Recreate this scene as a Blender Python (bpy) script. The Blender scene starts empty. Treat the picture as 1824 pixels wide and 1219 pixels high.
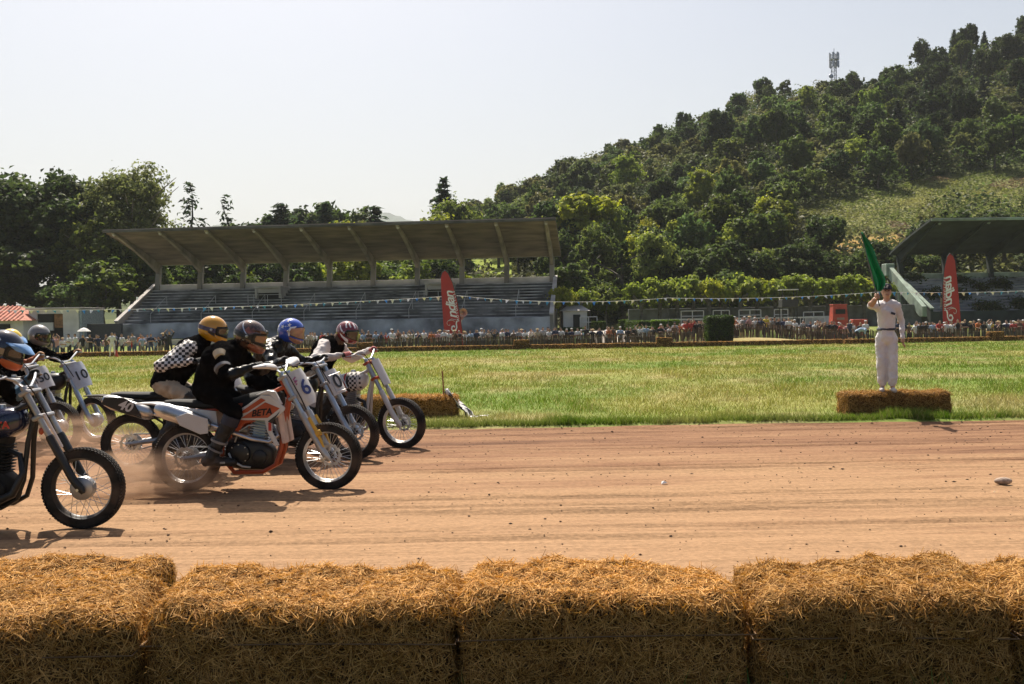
import bpy, bmesh, math, random
import numpy as np
from mathutils import Vector, Matrix, Euler
from mathutils import noise as mnoise

random.seed(7); rng = np.random.default_rng(7)
sc = bpy.context.scene
COL = sc.collection
R = math.radians

# ------------------------------------------------------------------ camera
F = 1773.0                      # focal length in photograph pixels (35 mm on 36 mm film)
PITCH = math.atan(39.5 / F); ROLL = R(1.0)
CAMZ = 1.6
_f = Vector((0, math.cos(PITCH), -math.sin(PITCH)))
_r0 = Vector((1, 0, 0)); _u0 = Vector((0, math.sin(PITCH), math.cos(PITCH)))
_r = _r0 * math.cos(ROLL) - _u0 * math.sin(ROLL)
_u = _r0 * math.sin(ROLL) + _u0 * math.cos(ROLL)
cam = bpy.data.cameras.new('camera'); camo = bpy.data.objects.new('camera', cam); COL.objects.link(camo)
cam.lens = 36.0 * F / 1824.0; cam.sensor_width = 36.0; cam.clip_start = 0.1; cam.clip_end = 9000
_m = Matrix((( _r.x, _u.x, -_f.x, 0), (_r.y, _u.y, -_f.y, 0), (_r.z, _u.z, -_f.z, CAMZ), (0, 0, 0, 1)))
camo.matrix_world = _m
sc.camera = camo

# ------------------------------------------------------------------ light
SUNV = Vector((-0.20, 0.64, 1.0)).normalized()          # towards the sun
EL = math.asin(SUNV.z); AZ = math.atan2(SUNV.x, SUNV.y)
w = bpy.data.worlds.new('World'); sc.world = w; w.use_nodes = True
nt = w.node_tree
sky = nt.nodes.new('ShaderNodeTexSky'); sky.sky_type = 'NISHITA'; sky.sun_disc = False
sky.sun_elevation = EL; sky.sun_rotation = AZ % (2 * math.pi)
sky.altitude = 0; sky.air_density = 1.0; sky.dust_density = 4.5; sky.ozone_density = 1.0
bg = nt.nodes['Background']; bg.inputs['Strength'].default_value = 0.064
nt.links.new(sky.outputs[0], bg.inputs['Color'])
sun = bpy.data.lights.new('sun', 'SUN'); sun.energy = 5.0; sun.angle = R(0.55); sun.color = (1.0, 0.91, 0.78)
suno = bpy.data.objects.new('sun', sun); COL.objects.link(suno)
suno.rotation_euler = SUNV.to_track_quat('Z', 'Y').to_euler(); suno.location = (-20, 60, 90)
sc.view_settings.view_transform = 'Standard'; sc.view_settings.look = 'None'
sc.view_settings.exposure = 0.97; sc.view_settings.gamma = 1.0; sc.view_settings.use_curve_mapping = False
sc.cycles.max_bounces = 6; sc.cycles.diffuse_bounces = 2; sc.cycles.transparent_max_bounces = 12
sc.cycles.volume_bounces = 1; sc.cycles.glossy_bounces = 2

# ------------------------------------------------------------------ helpers
def W(px, py, d):
    """the point seen at photograph pixel (px, py) that stands d metres in front of the camera (world y)"""
    v = _f * F + _r * (px - 912.0) - _u * (py - 609.5)
    v = v * (d / v.y)
    return Vector((v.x, v.y, v.z + CAMZ))
def HZ(px): return 570.0 - (px - 912.0) * math.tan(ROLL)

def tag(o, label=None, cat=None, group=None, kind=None):
    if label: o['label'] = label
    if cat: o['category'] = cat
    if group: o['group'] = group
    if kind: o['kind'] = kind
    return o
def empty(name, loc=(0, 0, 0), rz=0.0, parent=None):
    o = bpy.data.objects.new(name, None); COL.objects.link(o)
    o.location = loc; o.rotation_euler = (0, 0, rz); o.empty_display_size = 0.2
    if parent: o.parent = parent
    return o
def link(name, me, mats=None, parent=None, loc=None, smooth=None):
    o = bpy.data.objects.new(name, me); COL.objects.link(o)
    if mats is not None:
        for m in (mats if isinstance(mats, (list, tuple)) else [mats]): me.materials.append(m)
    if parent: o.parent = parent
    if loc is not None: o.location = loc
    return o
def children(o): return [c for c in bpy.data.objects if c.parent == o]
def copy_tree(o, parent=None, kids=None):
    c = o.copy(); COL.objects.link(c)
    if parent is not None: c.parent = parent
    for ch in (kids[o.name] if kids and o.name in kids else o.children):
        copy_tree(ch, c)
    return c

class MB:
    """collects shapes and links them as one mesh object"""
    def __init__(s): s.v = []; s.f = []; s.m = []
    def add(s, verts, faces, mat=0):
        n = len(s.v); s.v.extend([tuple(p) for p in verts])
        for f in faces: s.f.append(tuple(i + n for i in f)); s.m.append(mat)
        return s
    def box(s, c, size, rot=None, mat=0, taper=1.0):
        hx, hy, hz = size[0] / 2, size[1] / 2, size[2] / 2
        p = []
        for z in (-hz, hz):
            k = 1.0 if z < 0 else taper
            for x, y in ((-hx, -hy), (hx, -hy), (hx, hy), (-hx, hy)): p.append(Vector((x * k, y * k, z)))
        if rot is not None:
            q = rot if isinstance(rot, Matrix) else Euler(rot).to_matrix()
            p = [q @ a for a in p]
        c = Vector(c)
        return s.add([a + c for a in p], [(0, 3, 2, 1), (4, 5, 6, 7), (0, 1, 5, 4), (1, 2, 6, 5), (2, 3, 7, 6), (3, 0, 4, 7)], mat)
    def tube(s, path, rad, n=8, caps=True, mat=0, flat=1.0, closed=False):
        path = [Vector(p) for p in path]; L = len(path)
        if not hasattr(rad, '__len__'): rad = [rad] * L
        base = len(s.v); prev = None
        for i, p in enumerate(path):
            if closed: t = path[(i + 1) % L] - path[i - 1]
            else: t = path[min(i + 1, L - 1)] - path[max(i - 1, 0)]
            t = t.normalized() if t.length > 1e-9 else Vector((0, 0, 1))
            if prev is None:
                up = Vector((0, 0, 1)) if abs(t.z) < 0.9 else Vector((0, 1, 0))
                a = t.cross(up).normalized()
            else:
                a = (prev - t * prev.dot(t)).normalized()
            prev = a; b = t.cross(a)
            for k in range(n):
                an = 2 * math.pi * k / n
                q = p + (a * math.cos(an) + b * math.sin(an) * flat) * rad[i]
                s.v.append(tuple(q))
        rings = L if closed else L - 1
        for i in range(rings):
            j = (i + 1) % L
            for k in range(n):
                k2 = (k + 1) % n
                s.f.append((base + i * n + k, base + j * n + k, base + j * n + k2, base + i * n + k2)); s.m.append(mat)
        if caps and not closed:
            s.f.append(tuple(base + k for k in range(n))); s.m.append(mat)
            s.f.append(tuple(base + (L - 1) * n + k for k in reversed(range(n)))); s.m.append(mat)
        return s
    def lathe(s, prof, c=(0, 0, 0), axis='y', n=32, mat=0, rot=None):
        """prof: list of (r, h) around an axis; r = 0 allowed at ends"""
        c = Vector(c); base = len(s.v)
        for r, h in prof:
            for k in range(n):
                a = 2 * math.pi * k / n; u, v = r * math.cos(a), r * math.sin(a)
                p = Vector((u, h, v)) if axis == 'y' else (Vector((u, v, h)) if axis == 'z' else Vector((h, u, v)))
                if rot is not None: p = rot @ p
                s.v.append(tuple(p + c))
        for i in range(len(prof) - 1):
            for k in range(n):
                k2 = (k + 1) % n
                s.f.append((base + i * n + k, base + i * n + k2, base + (i + 1) * n + k2, base + (i + 1) * n + k)); s.m.append(mat)
        return s
    def ball(s, c, rad, n=16, m=10, mat=0, rot=None):
        if not hasattr(rad, '__len__'): rad = (rad, rad, rad)
        c = Vector(c); base = len(s.v)
        for i in range(m + 1):
            th = math.pi * i / m
            for k in range(n):
                a = 2 * math.pi * k / n
                p = Vector((rad[0] * math.sin(th) * math.cos(a), rad[1] * math.sin(th) * math.sin(a), rad[2] * math.cos(th)))
                if rot is not None: p = rot @ p
                s.v.append(tuple(p + c))
        for i in range(m):
            for k in range(n):
                k2 = (k + 1) % n
                s.f.append((base + i * n + k, base + (i + 1) * n + k, base + (i + 1) * n + k2, base + i * n + k2)); s.m.append(mat)
        return s
    def prism(s, outline, y0, y1, mat=0, plane='xz'):
        """outline of 2-D points pushed from y0 to y1"""
        n = len(outline)
        def P(p, y): return (p[0], y, p[1]) if plane == 'xz' else ((p[0], p[1], y) if plane == 'xy' else (y, p[0], p[1]))
        vs = [P(p, y0) for p in outline] + [P(p, y1) for p in outline]
        fs = [tuple(range(n)), tuple(range(2 * n - 1, n - 1, -1))]
        for i in range(n): j = (i + 1) % n; fs.append((i, i + n, j + n, j))
        return s.add(vs, fs, mat)
    def mesh(s, name, smooth=35):
        me = bpy.data.meshes.new(name); me.from_pydata(s.v, [], s.f)
        me.polygons.foreach_set('material_index', s.m)
        bm = bmesh.new(); bm.from_mesh(me)
        bmesh.ops.remove_doubles(bm, verts=bm.verts, dist=1e-6)
        bmesh.ops.recalc_face_normals(bm, faces=bm.faces); bm.to_mesh(me); bm.free()
        if smooth:
            me.polygons.foreach_set('use_smooth', [True] * len(me.polygons))
            me.set_sharp_from_angle(angle=R(smooth))
        me.update(); return me
    def build(s, name, mats, parent=None, smooth=35, bevel=0, loc=None, seg=2):
        o = link(name, s.mesh(name, smooth), mats, parent, loc)
        if bevel:
            b = o.modifiers.new('bevel', 'BEVEL'); b.width = bevel; b.segments = seg; b.limit_method = 'ANGLE'; b.angle_limit = R(40)
        return o

def np_mesh(name, V, Fq, mats=None, parent=None, col=None, smooth=False, uvname=None):
    """fast mesh from numpy arrays (V: n x 3, Fq: m x 3 or m x 4); col: per-vertex rgb -> attribute Col"""
    me = bpy.data.meshes.new(name)
    V = np.asarray(V, np.float32); Fq = np.asarray(Fq, np.int32)
    me.vertices.add(len(V)); me.vertices.foreach_set('co', V.ravel())
    k = Fq.shape[1]
    me.loops.add(Fq.size); me.loops.foreach_set('vertex_index', Fq.ravel())
    me.polygons.add(len(Fq)); me.polygons.foreach_set('loop_start', np.arange(0, Fq.size, k, dtype=np.int32))
    try: me.polygons.foreach_set('loop_total', np.full(len(Fq), k, dtype=np.int32))
    except Exception: pass
    if smooth: me.polygons.foreach_set('use_smooth', np.ones(len(Fq), dtype=bool))
    if col is not None:
        a = me.color_attributes.new('Col', 'FLOAT_COLOR', 'POINT')
        c4 = np.ones((len(V), 4), np.float32); c4[:, :3] = col
        a.data.foreach_set('color', c4.ravel())
    me.update(calc_edges=True); me.validate()
    return link(name, me, mats, parent)

def grid_faces(nu, nv):
    i = np.arange(nu - 1)[:, None]; j = np.arange(nv - 1)[None, :]
    a = i * nv + j
    return np.stack([a, a + nv, a + nv + 1, a + 1], -1).reshape(-1, 4)

def vnoise(x, y, seed=0, z=None):
    """smooth value noise on numpy arrays, -1..1"""
    x = np.asarray(x, float); y = np.asarray(y, float)
    def h(i, j): 
        n = np.sin(i * 127.1 + j * 311.7 + seed * 74.7) * 43758.5453
        return (n - np.floor(n)) * 2 - 1
    xi = np.floor(x); yi = np.floor(y); fx = x - xi; fy = y - yi
    fx = fx * fx * (3 - 2 * fx); fy = fy * fy * (3 - 2 * fy)
    a = h(xi, yi); b = h(xi + 1, yi); c = h(xi, yi + 1); d = h(xi + 1, yi + 1)
    return (a * (1 - fx) + b * fx) * (1 - fy) + (c * (1 - fx) + d * fx) * fy
def fbm(x, y, seed=0, oct=4):
    s = 0; a = 1.0; t = 0
    for k in range(oct): s = s + a * vnoise(x * 2 ** k, y * 2 ** k, seed + k * 13); t += a; a *= 0.5
    return s / t
def sstep(a, b, x):
    t = np.clip((np.asarray(x, float) - a) / (b - a), 0, 1); return t * t * (3 - 2 * t)

# ------------------------------------------------------------------ materials
MATS = {}
def new_mat(name):
    m = bpy.data.materials.new(name); m.use_nodes = True; MATS[name] = m
    return m, m.node_tree, m.node_tree.nodes['Principled BSDF']
def N(t, kind, **kw):
    n = t.nodes.new(kind)
    for k, v in kw.items():
        if k in n.inputs: n.inputs[k].default_value = v
        else: setattr(n, k, v)
    return n
def mat(name, col, rough=0.6, metal=0.0, var=0.12, vscale=8.0, bump=0.0, bscale=40.0, col2=None, spec=0.5, coat=0.0, dirt=0.0, detail=4.0, stretch=None):
    """plain procedural surface: a base colour with noise variation, fine relief and optional dust"""
    if name in MATS: return MATS[name]
    m, t, b = new_mat(name)
    tc = N(t, 'ShaderNodeTexCoord'); vec = tc.outputs['Object']
    if stretch:
        mp = N(t, 'ShaderNodeMapping'); mp.inputs['Scale'].default_value = stretch; t.links.new(vec, mp.inputs[0]); vec = mp.outputs[0]
    nz = N(t, 'ShaderNodeTexNoise'); nz.inputs['Scale'].default_value = vscale; nz.inputs['Detail'].default_value = detail
    t.links.new(vec, nz.inputs['Vector'])
    rp = N(t, 'ShaderNodeValToRGB')
    c2 = col2 or tuple(max(0, c * (1 - var * 2)) for c in col)
    c1 = tuple(min(1, c * (1 + var)) for c in col)
    rp.color_ramp.elements[0].position = 0.3; rp.color_ramp.elements[1].position = 0.7
    rp.color_ramp.elements[0].color = (*c2, 1); rp.color_ramp.elements[1].color = (*c1, 1)
    t.links.new(nz.outputs['Fac'], rp.inputs[0]); out = rp.outputs[0]
    if dirt:
        n2 = N(t, 'ShaderNodeTexNoise'); n2.inputs['Scale'].default_value = vscale * 0.6; n2.inputs['Detail'].default_value = 6
        t.links.new(vec, n2.inputs['Vector'])
        r2 = N(t, 'ShaderNodeValToRGB'); r2.color_ramp.elements[0].position = 0.45; r2.color_ramp.elements[1].position = 0.75
        r2.color_ramp.elements[1].color = (dirt, dirt, dirt, 1); r2.color_ramp.elements[0].color = (0, 0, 0, 1)
        t.links.new(n2.outputs['Fac'], r2.inputs[0])
        mx = N(t, 'ShaderNodeMix', data_type='RGBA'); t.links.new(r2.outputs[0], mx.inputs[0])
        t.links.new(out, mx.inputs[6]); mx.inputs[7].default_value = (0.33, 0.21, 0.14, 1); out = mx.outputs[2]
    t.links.new(out, b.inputs['Base Color'])
    b.inputs['Roughness'].default_value = rough; b.inputs['Metallic'].default_value = metal
    b.inputs['Specular IOR Level'].default_value = spec; b.inputs['Coat Weight'].default_value = coat
    if bump:
        n3 = N(t, 'ShaderNodeTexNoise'); n3.inputs['Scale'].default_value = bscale; n3.inputs['Detail'].default_value = 5
        t.links.new(vec, n3.inputs['Vector'])
        bp = N(t, 'ShaderNodeBump'); bp.inputs['Strength'].default_value = bump; bp.inputs['Distance'].default_value = 0.02
        t.links.new(n3.outputs['Fac'], bp.inputs['Height']); t.links.new(bp.outputs[0], b.inputs['Normal'])
    return m
def leaf_mat(name, trans=0.45, rough=0.55, tint=(1, 1, 1), obj_tint=True):
    """leaves and grass: the attribute Col, a per-tree tint and light passing through"""
    m, t, b = new_mat(name)
    at = N(t, 'ShaderNodeAttribute'); at.attribute_name = 'Col'
    out = at.outputs['Color']
    if obj_tint:
        oi = N(t, 'ShaderNodeObjectInfo')
        mx = N(t, 'ShaderNodeMix', data_type='RGBA', blend_type='MULTIPLY'); mx.inputs[0].default_value = 1.0
        t.links.new(out, mx.inputs[6]); t.links.new(oi.outputs['Color'], mx.inputs[7]); out = mx.outputs[2]
    t.links.new(out, b.inputs['Base Color']); b.inputs['Roughness'].default_value = rough
    b.inputs['Specular IOR Level'].default_value = 0.08
    tr = N(t, 'ShaderNodeBsdfTranslucent')
    hs = N(t, 'ShaderNodeHueSaturation'); hs.inputs['Saturation'].default_value = 1.15; hs.inputs['Value'].default_value = 1.15
    t.links.new(out, hs.inputs['Color']); t.links.new(hs.outputs[0], tr.inputs['Color'])
    ms = N(t, 'ShaderNodeMixShader'); ms.inputs[0].default_value = trans
    t.links.new(b.outputs[0], ms.inputs[1]); t.links.new(tr.outputs[0], ms.inputs[2])
    t.links.new(ms.outputs[0], t.nodes['Material Output'].inputs['Surface'])
    return m
sc.cycles.use_denoising = True
# ------------------------------------------------------------------ terrain
_PX = np.array([-900, -300, 0, 300, 500, 640, 740, 820, 1000, 1200, 1350, 1500, 1650, 1824, 2100, 2700], float)
_Z2 = np.array([7, 7, 7, 8, 9, 12, 17, 25, 37.5, 47, 55.5, 58.5, 63.5, 70, 82, 88], float)
def gz(x, y):
    x = np.asarray(x, float); y = np.asarray(y, float)
    z = 0.32 * (1 - sstep(3.8, 4.9, y))
    z = z - 0.5 * np.clip((y - 16) / 54, 0, 1) - 0.3 * sstep(69, 76, y)
    z = z + 0.68 * np.exp(-((x - 17.6) / 5.2) ** 2) * sstep(69.6, 73.5, y) * (1 - sstep(80, 90, y))
    z = z + 1.15 * sstep(81, 91, y)
    yy = np.maximum(y, 30.0)
    px = 912 + F * x / yy
    z2 = np.interp(px, _PX, _Z2)
    s = (y - 104) / 156.0
    h = np.where(s > 1, z2 * (1 - 0.22 * (np.minimum(s, 3) - 1)), z2 * np.clip(s, 0, 1) ** 1.05)
    z = z + np.where(y > 104, h, 0) + np.where(y > 110, 0.9 * vnoise(x * 0.05, y * 0.05, 3) * np.clip(s * 3, 0, 1), 0)
    return z
def g1(x, y): return float(gz(np.array([x]), np.array([y]))[0])
def on_ground(px, d):
    x = (px - 912.0) / F * d
    return Vector((x, d, g1(x, d)))

def stretch_axis(pts):
    out = [pts[0][0]]
    for a, b, st in pts:
        n = max(1, int(round((b - a) / st))); out.extend(list(a + (b - a) * np.arange(1, n + 1) / n))
    return np.array(out)
MEADOW = [(1420, 372), (1500, 352), (1640, 322), (1760, 305), (1960, 292), (1960, 395), (1830, 400), (1700, 380), (1640, 400), (1600, 445), (1500, 447), (1440, 420), (1425, 395)]
LAWN = [(812, 462), (912, 462), (912, 500), (812, 500)]
OCHRE = [(1484, 424), (1600, 418), (1600, 447), (1480, 447)]
def inpoly(px, py, poly):
    px = np.asarray(px); py = np.asarray(py); r = np.zeros(px.shape, bool); n = len(poly)
    for i in range(n):
        x1, y1 = poly[i]; x2, y2 = poly[(i + 1) % n]
        c = ((y1 > py) != (y2 > py)) & (px < (x2 - x1) * (py - y1) / (y2 - y1 + 1e-9) + x1); r ^= c
    return r
def proj(x, y, z):
    x = np.asarray(x, float); y = np.asarray(y, float); z = np.asarray(z, float) - CAMZ
    dd = y * _f.y + z * _f.z + x * _f.x
    return 912 + F * (x * _r.x + y * _r.y + z * _r.z) / dd, 609.5 - F * (x * _u.x + y * _u.y + z * _u.z) / dd

def ground_mat():
    m, t, b = new_mat('ground')
    at = N(t, 'ShaderNodeAttribute'); at.attribute_name = 'Col'
    geo = N(t, 'ShaderNodeNewGeometry')
    n1 = N(t, 'ShaderNodeTexNoise'); n1.inputs['Scale'].default_value = 1.4; n1.inputs['Detail'].default_value = 8; n1.inputs['Roughness'].default_value = 0.7
    n2 = N(t, 'ShaderNodeTexNoise'); n2.inputs['Scale'].default_value = 14.0; n2.inputs['Detail'].default_value = 6
    t.links.new(geo.outputs['Position'], n1.inputs['Vector']); t.links.new(geo.outputs['Position'], n2.inputs['Vector'])
    mul = N(t, 'ShaderNodeMath', operation='MULTIPLY'); t.links.new(n1.outputs['Fac'], mul.inputs[0]); t.links.new(n2.outputs['Fac'], mul.inputs[1])
    mr = N(t, 'ShaderNodeMapRange'); mr.inputs[1].default_value = 0.1; mr.inputs[2].default_value = 0.45; mr.inputs[3].default_value = 0.55; mr.inputs[4].default_value = 1.35
    t.links.new(mul.outputs[0], mr.inputs[0])
    mx = N(t, 'ShaderNodeMix', data_type='RGBA', blend_type='MULTIPLY'); mx.inputs[0].default_value = 1
    t.links.new(at.outputs['Color'], mx.inputs[6]); t.links.new(mr.outputs[0], mx.inputs[7])
    t.links.new(mx.outputs[2], b.inputs['Base Color']); b.inputs['Roughness'].default_value = 0.95; b.inputs['Specular IOR Level'].default_value = 0.1
    bp = N(t, 'ShaderNodeBump'); bp.inputs['Strength'].default_value = 0.5; bp.inputs['Distance'].default_value = 0.05
    t.links.new(mul.outputs[0], bp.inputs['Height']); t.links.new(bp.outputs[0], b.inputs['Normal'])
    return m
GRASS_A = np.array([0.215, 0.218, 0.062]); GRASS_B = np.array([0.130, 0.185, 0.038]); STRAW = np.array([0.34, 0.275, 0.145])
def field_col(x, y):
    """grass colour of the field at a point: green, yellow-green and dry straw patches"""
    a = fbm(x * 0.22, y * 0.16, 21, 3); b = fbm(x * 0.5 + 9, y * 0.35, 5, 3)
    ka = sstep(-0.25, 0.35, a)[..., None]; kb = (sstep(0.05, 0.55, b) * 0.55)[..., None]
    c = GRASS_B * (1 - ka) + GRASS_A * ka
    return c * (1 - kb) + STRAW * kb
def edge(x):           # where the dirt of the track ends and the field begins
    return 14.95 + 0.10 * vnoise(x * 0.9, 0 * x, 31) + 0.07 * vnoise(x * 3.1, 0 * x, 37) - 0.016 * x
def build_ground():
    xs = stretch_axis([(-4000, -900, 310), (-900, -220, 40), (-220, -60, 8), (-60, -20, 1.6), (-20, 20, 0.5), (20, 60, 1.6), (60, 240, 8), (240, 900, 40), (900, 4000, 310)])
    ys = stretch_axis([(-30, 0, 5), (0, 3, 0.5), (3, 17, 0.2), (17, 66, 1.2), (66, 96, 0.7), (96, 200, 3), (200, 340, 6), (340, 700, 40), (700, 5600, 490)])
    X, Y = np.meshgrid(xs, ys, indexing='ij')
    Z = gz(X, Y)
    e = edge(X)
    Z = Z + 0.02 - 0.12 * (sstep(4.3, 4.9, Y)) * (1 - sstep(e - 0.35, e + 0.1, Y))
    Z = Z + np.where((Y > 15.5) & (Y < 70), 0.03 * fbm(X * 0.4, Y * 0.4, 8, 3), 0)
    c = field_col(X, Y)
    px, py = proj(X, Y, Z)
    hill = sstep(96, 112, Y)[..., None]
    n = sstep(-0.4, 0.5, fbm(X * 0.08, Y * 0.08, 17, 4))[..., None]
    hc = np.array([0.045, 0.062, 0.022]) * (1 - n) + np.array([0.085, 0.10, 0.035]) * n
    c = c * (1 - hill) + hc * hill
    md = (inpoly(px, py, MEADOW) & (Y > 104))[..., None]
    mc = np.array([0.15, 0.18, 0.055]) * (1 - n) + np.array([0.24, 0.235, 0.09]) * n
    c = np.where(md, mc, c)
    oc = (inpoly(px, py, OCHRE) & (Y > 104))[..., None]; c = np.where(oc, np.array([0.34, 0.22, 0.07]), c)
    lw = (inpoly(px, py, LAWN) & (Y > 104))[..., None]; c = np.where(lw, np.array([0.20, 0.25, 0.038]), c)
    md2 = ((Y > 69.8) & (Y < 82) & (np.abs(X - 18) < 8))[..., None]      # the dry trampled bank
    c = np.where(md2, c * 0.4 + np.array([0.34, 0.25, 0.13]) * 0.6, c)
    bk = (1 - sstep(3.0, 4.4, Y))[..., None]; c = c * (1 - bk) + np.array([0.045, 0.045, 0.02]) * bk      # near bank: shade put into the colour to cut bounce on the bales
    far = (Y > 420)[..., None]; c = np.where(far, np.array([0.07, 0.09, 0.035]), c)
    V = np.stack([X, Y, Z], -1).reshape(-1, 3)
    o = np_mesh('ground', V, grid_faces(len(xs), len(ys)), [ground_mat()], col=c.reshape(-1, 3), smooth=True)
    tag(o, 'grassy field, bank and hillside ground running back to the horizon', 'ground', kind='structure')
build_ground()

def dirt_mat():
    m, t, b = new_mat('track_dirt')
    geo = N(t, 'ShaderNodeNewGeometry')
    mp = N(t, 'ShaderNodeMapping'); mp.inputs['Scale'].default_value = (0.16, 1.5, 1.0); t.links.new(geo.outputs['Position'], mp.inputs[0])
    n1 = N(t, 'ShaderNodeTexNoise'); n1.inputs['Scale'].default_value = 1.0; n1.inputs['Detail'].default_value = 9; n1.inputs['Roughness'].default_value = 0.62
    t.links.new(mp.outputs[0], n1.inputs['Vector'])
    mp2 = N(t, 'ShaderNodeMapping'); mp2.inputs['Scale'].default_value = (0.5, 7.0, 1.0); t.links.new(geo.outputs['Position'], mp2.inputs[0])
    n2 = N(t, 'ShaderNodeTexNoise'); n2.inputs['Scale'].default_value = 1.3; n2.inputs['Detail'].default_value = 7; n2.inputs['Roughness'].default_value = 0.65
    t.links.new(mp2.outputs[0], n2.inputs['Vector'])
    n3 = N(t, 'ShaderNodeTexNoise'); n3.inputs['Scale'].default_value = 26.0; n3.inputs['Detail'].default_value = 6
    t.links.new(geo.outputs['Position'], n3.inputs['Vector'])
    # the loose pale racing line lies in the nearer half, damper red earth along the infield
    sp = N(t, 'ShaderNodeSeparateXYZ'); t.links.new(geo.outputs['Position'], sp.inputs[0])
    mr = N(t, 'ShaderNodeMapRange'); mr.inputs[1].default_value = 8.0; mr.inputs[2].default_value = 13.0; mr.inputs[3].default_value = 0.28; mr.inputs[4].default_value = -0.05
    t.links.new(sp.outputs['Y'], mr.inputs[0])
    ad = N(t, 'ShaderNodeMath', operation='ADD'); t.links.new(n1.outputs['Fac'], ad.inputs[0]); t.links.new(mr.outputs[0], ad.inputs[1])
    a2 = N(t, 'ShaderNodeMath', operation='MULTIPLY_ADD'); a2.inputs[1].default_value = 0.55; t.links.new(n2.outputs['Fac'], a2.inputs[0]); t.links.new(ad.outputs[0], a2.inputs[2])
    rp = N(t, 'ShaderNodeValToRGB'); e = rp.color_ramp.elements
    e[0].position = 0.58; e[0].color = (0.095, 0.046, 0.025, 1); e[1].position = 1.08; e[1].color = (0.285, 0.172, 0.093, 1)
    k = e.new(0.76); k.color = (0.20, 0.106, 0.058, 1)
    t.links.new(a2.outputs[0], rp.inputs[0])
    r3 = N(t, 'ShaderNodeMapRange'); r3.inputs[1].default_value = 0.3; r3.inputs[2].default_value = 0.7; r3.inputs[3].default_value = 0.8; r3.inputs[4].default_value = 1.12
    t.links.new(n3.outputs['Fac'], r3.inputs[0])
    mx = N(t, 'ShaderNodeMix', data_type='RGBA', blend_type='MULTIPLY'); mx.inputs[0].default_value = 1
    t.links.new(rp.outputs[0], mx.inputs[6]); t.links.new(r3.outputs[0], mx.inputs[7])
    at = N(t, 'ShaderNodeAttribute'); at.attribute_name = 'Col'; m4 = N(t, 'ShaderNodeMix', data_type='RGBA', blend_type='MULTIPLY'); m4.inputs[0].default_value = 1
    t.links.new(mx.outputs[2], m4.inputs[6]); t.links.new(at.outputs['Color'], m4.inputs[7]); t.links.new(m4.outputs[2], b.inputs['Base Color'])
    b.inputs['Roughness'].default_value = 0.95; b.inputs['Specular IOR Level'].default_value = 0.15
    b1 = N(t, 'ShaderNodeBump'); b1.inputs['Strength'].default_value = 0.9; b1.inputs['Distance'].default_value = 0.03; t.links.new(n2.outputs['Fac'], b1.inputs['Height'])
    b2 = N(t, 'ShaderNodeBump'); b2.inputs['Strength'].default_value = 0.5; b2.inputs['Distance'].default_value = 0.02; t.links.new(n3.outputs['Fac'], b2.inputs['Height']); t.links.new(b1.outputs[0], b2.inputs['Normal'])
    t.links.new(b2.outputs[0], b.inputs['Normal'])
    return m
GROOVES = [(float(a), float(b), float(c), float(d)) for a, b, c, d in zip(6.2 + 8.6 * np.random.default_rng(12).random(30) ** 0.8, 0.05 + 0.16 * np.random.default_rng(13).random(30), np.random.default_rng(14).random(30) * 50, 0.010 + 0.016 * np.random.default_rng(15).random(30))]
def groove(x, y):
    """tyre grooves running down the straight: depth and a 0..1 mask of the groove bottoms"""
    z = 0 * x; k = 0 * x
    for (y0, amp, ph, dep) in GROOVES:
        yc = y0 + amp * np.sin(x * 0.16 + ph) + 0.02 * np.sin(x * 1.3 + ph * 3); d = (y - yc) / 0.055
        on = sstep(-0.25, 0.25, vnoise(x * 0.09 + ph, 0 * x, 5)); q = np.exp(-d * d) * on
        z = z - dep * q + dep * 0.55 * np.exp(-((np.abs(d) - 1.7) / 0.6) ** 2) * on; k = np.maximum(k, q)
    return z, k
def rut(x, y):
    return rut0(x, y) + groove(x, y)[0]
def rut0(x, y):
    return (0.022 * fbm(x * 0.10, y * 2.2, 41, 3) + 0.013 * fbm(x * 0.35, y * 6.5, 43, 3) + 0.006 * fbm(x * 3, y * 5, 47, 2)) * sstep(4.5, 5.2, y)
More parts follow.
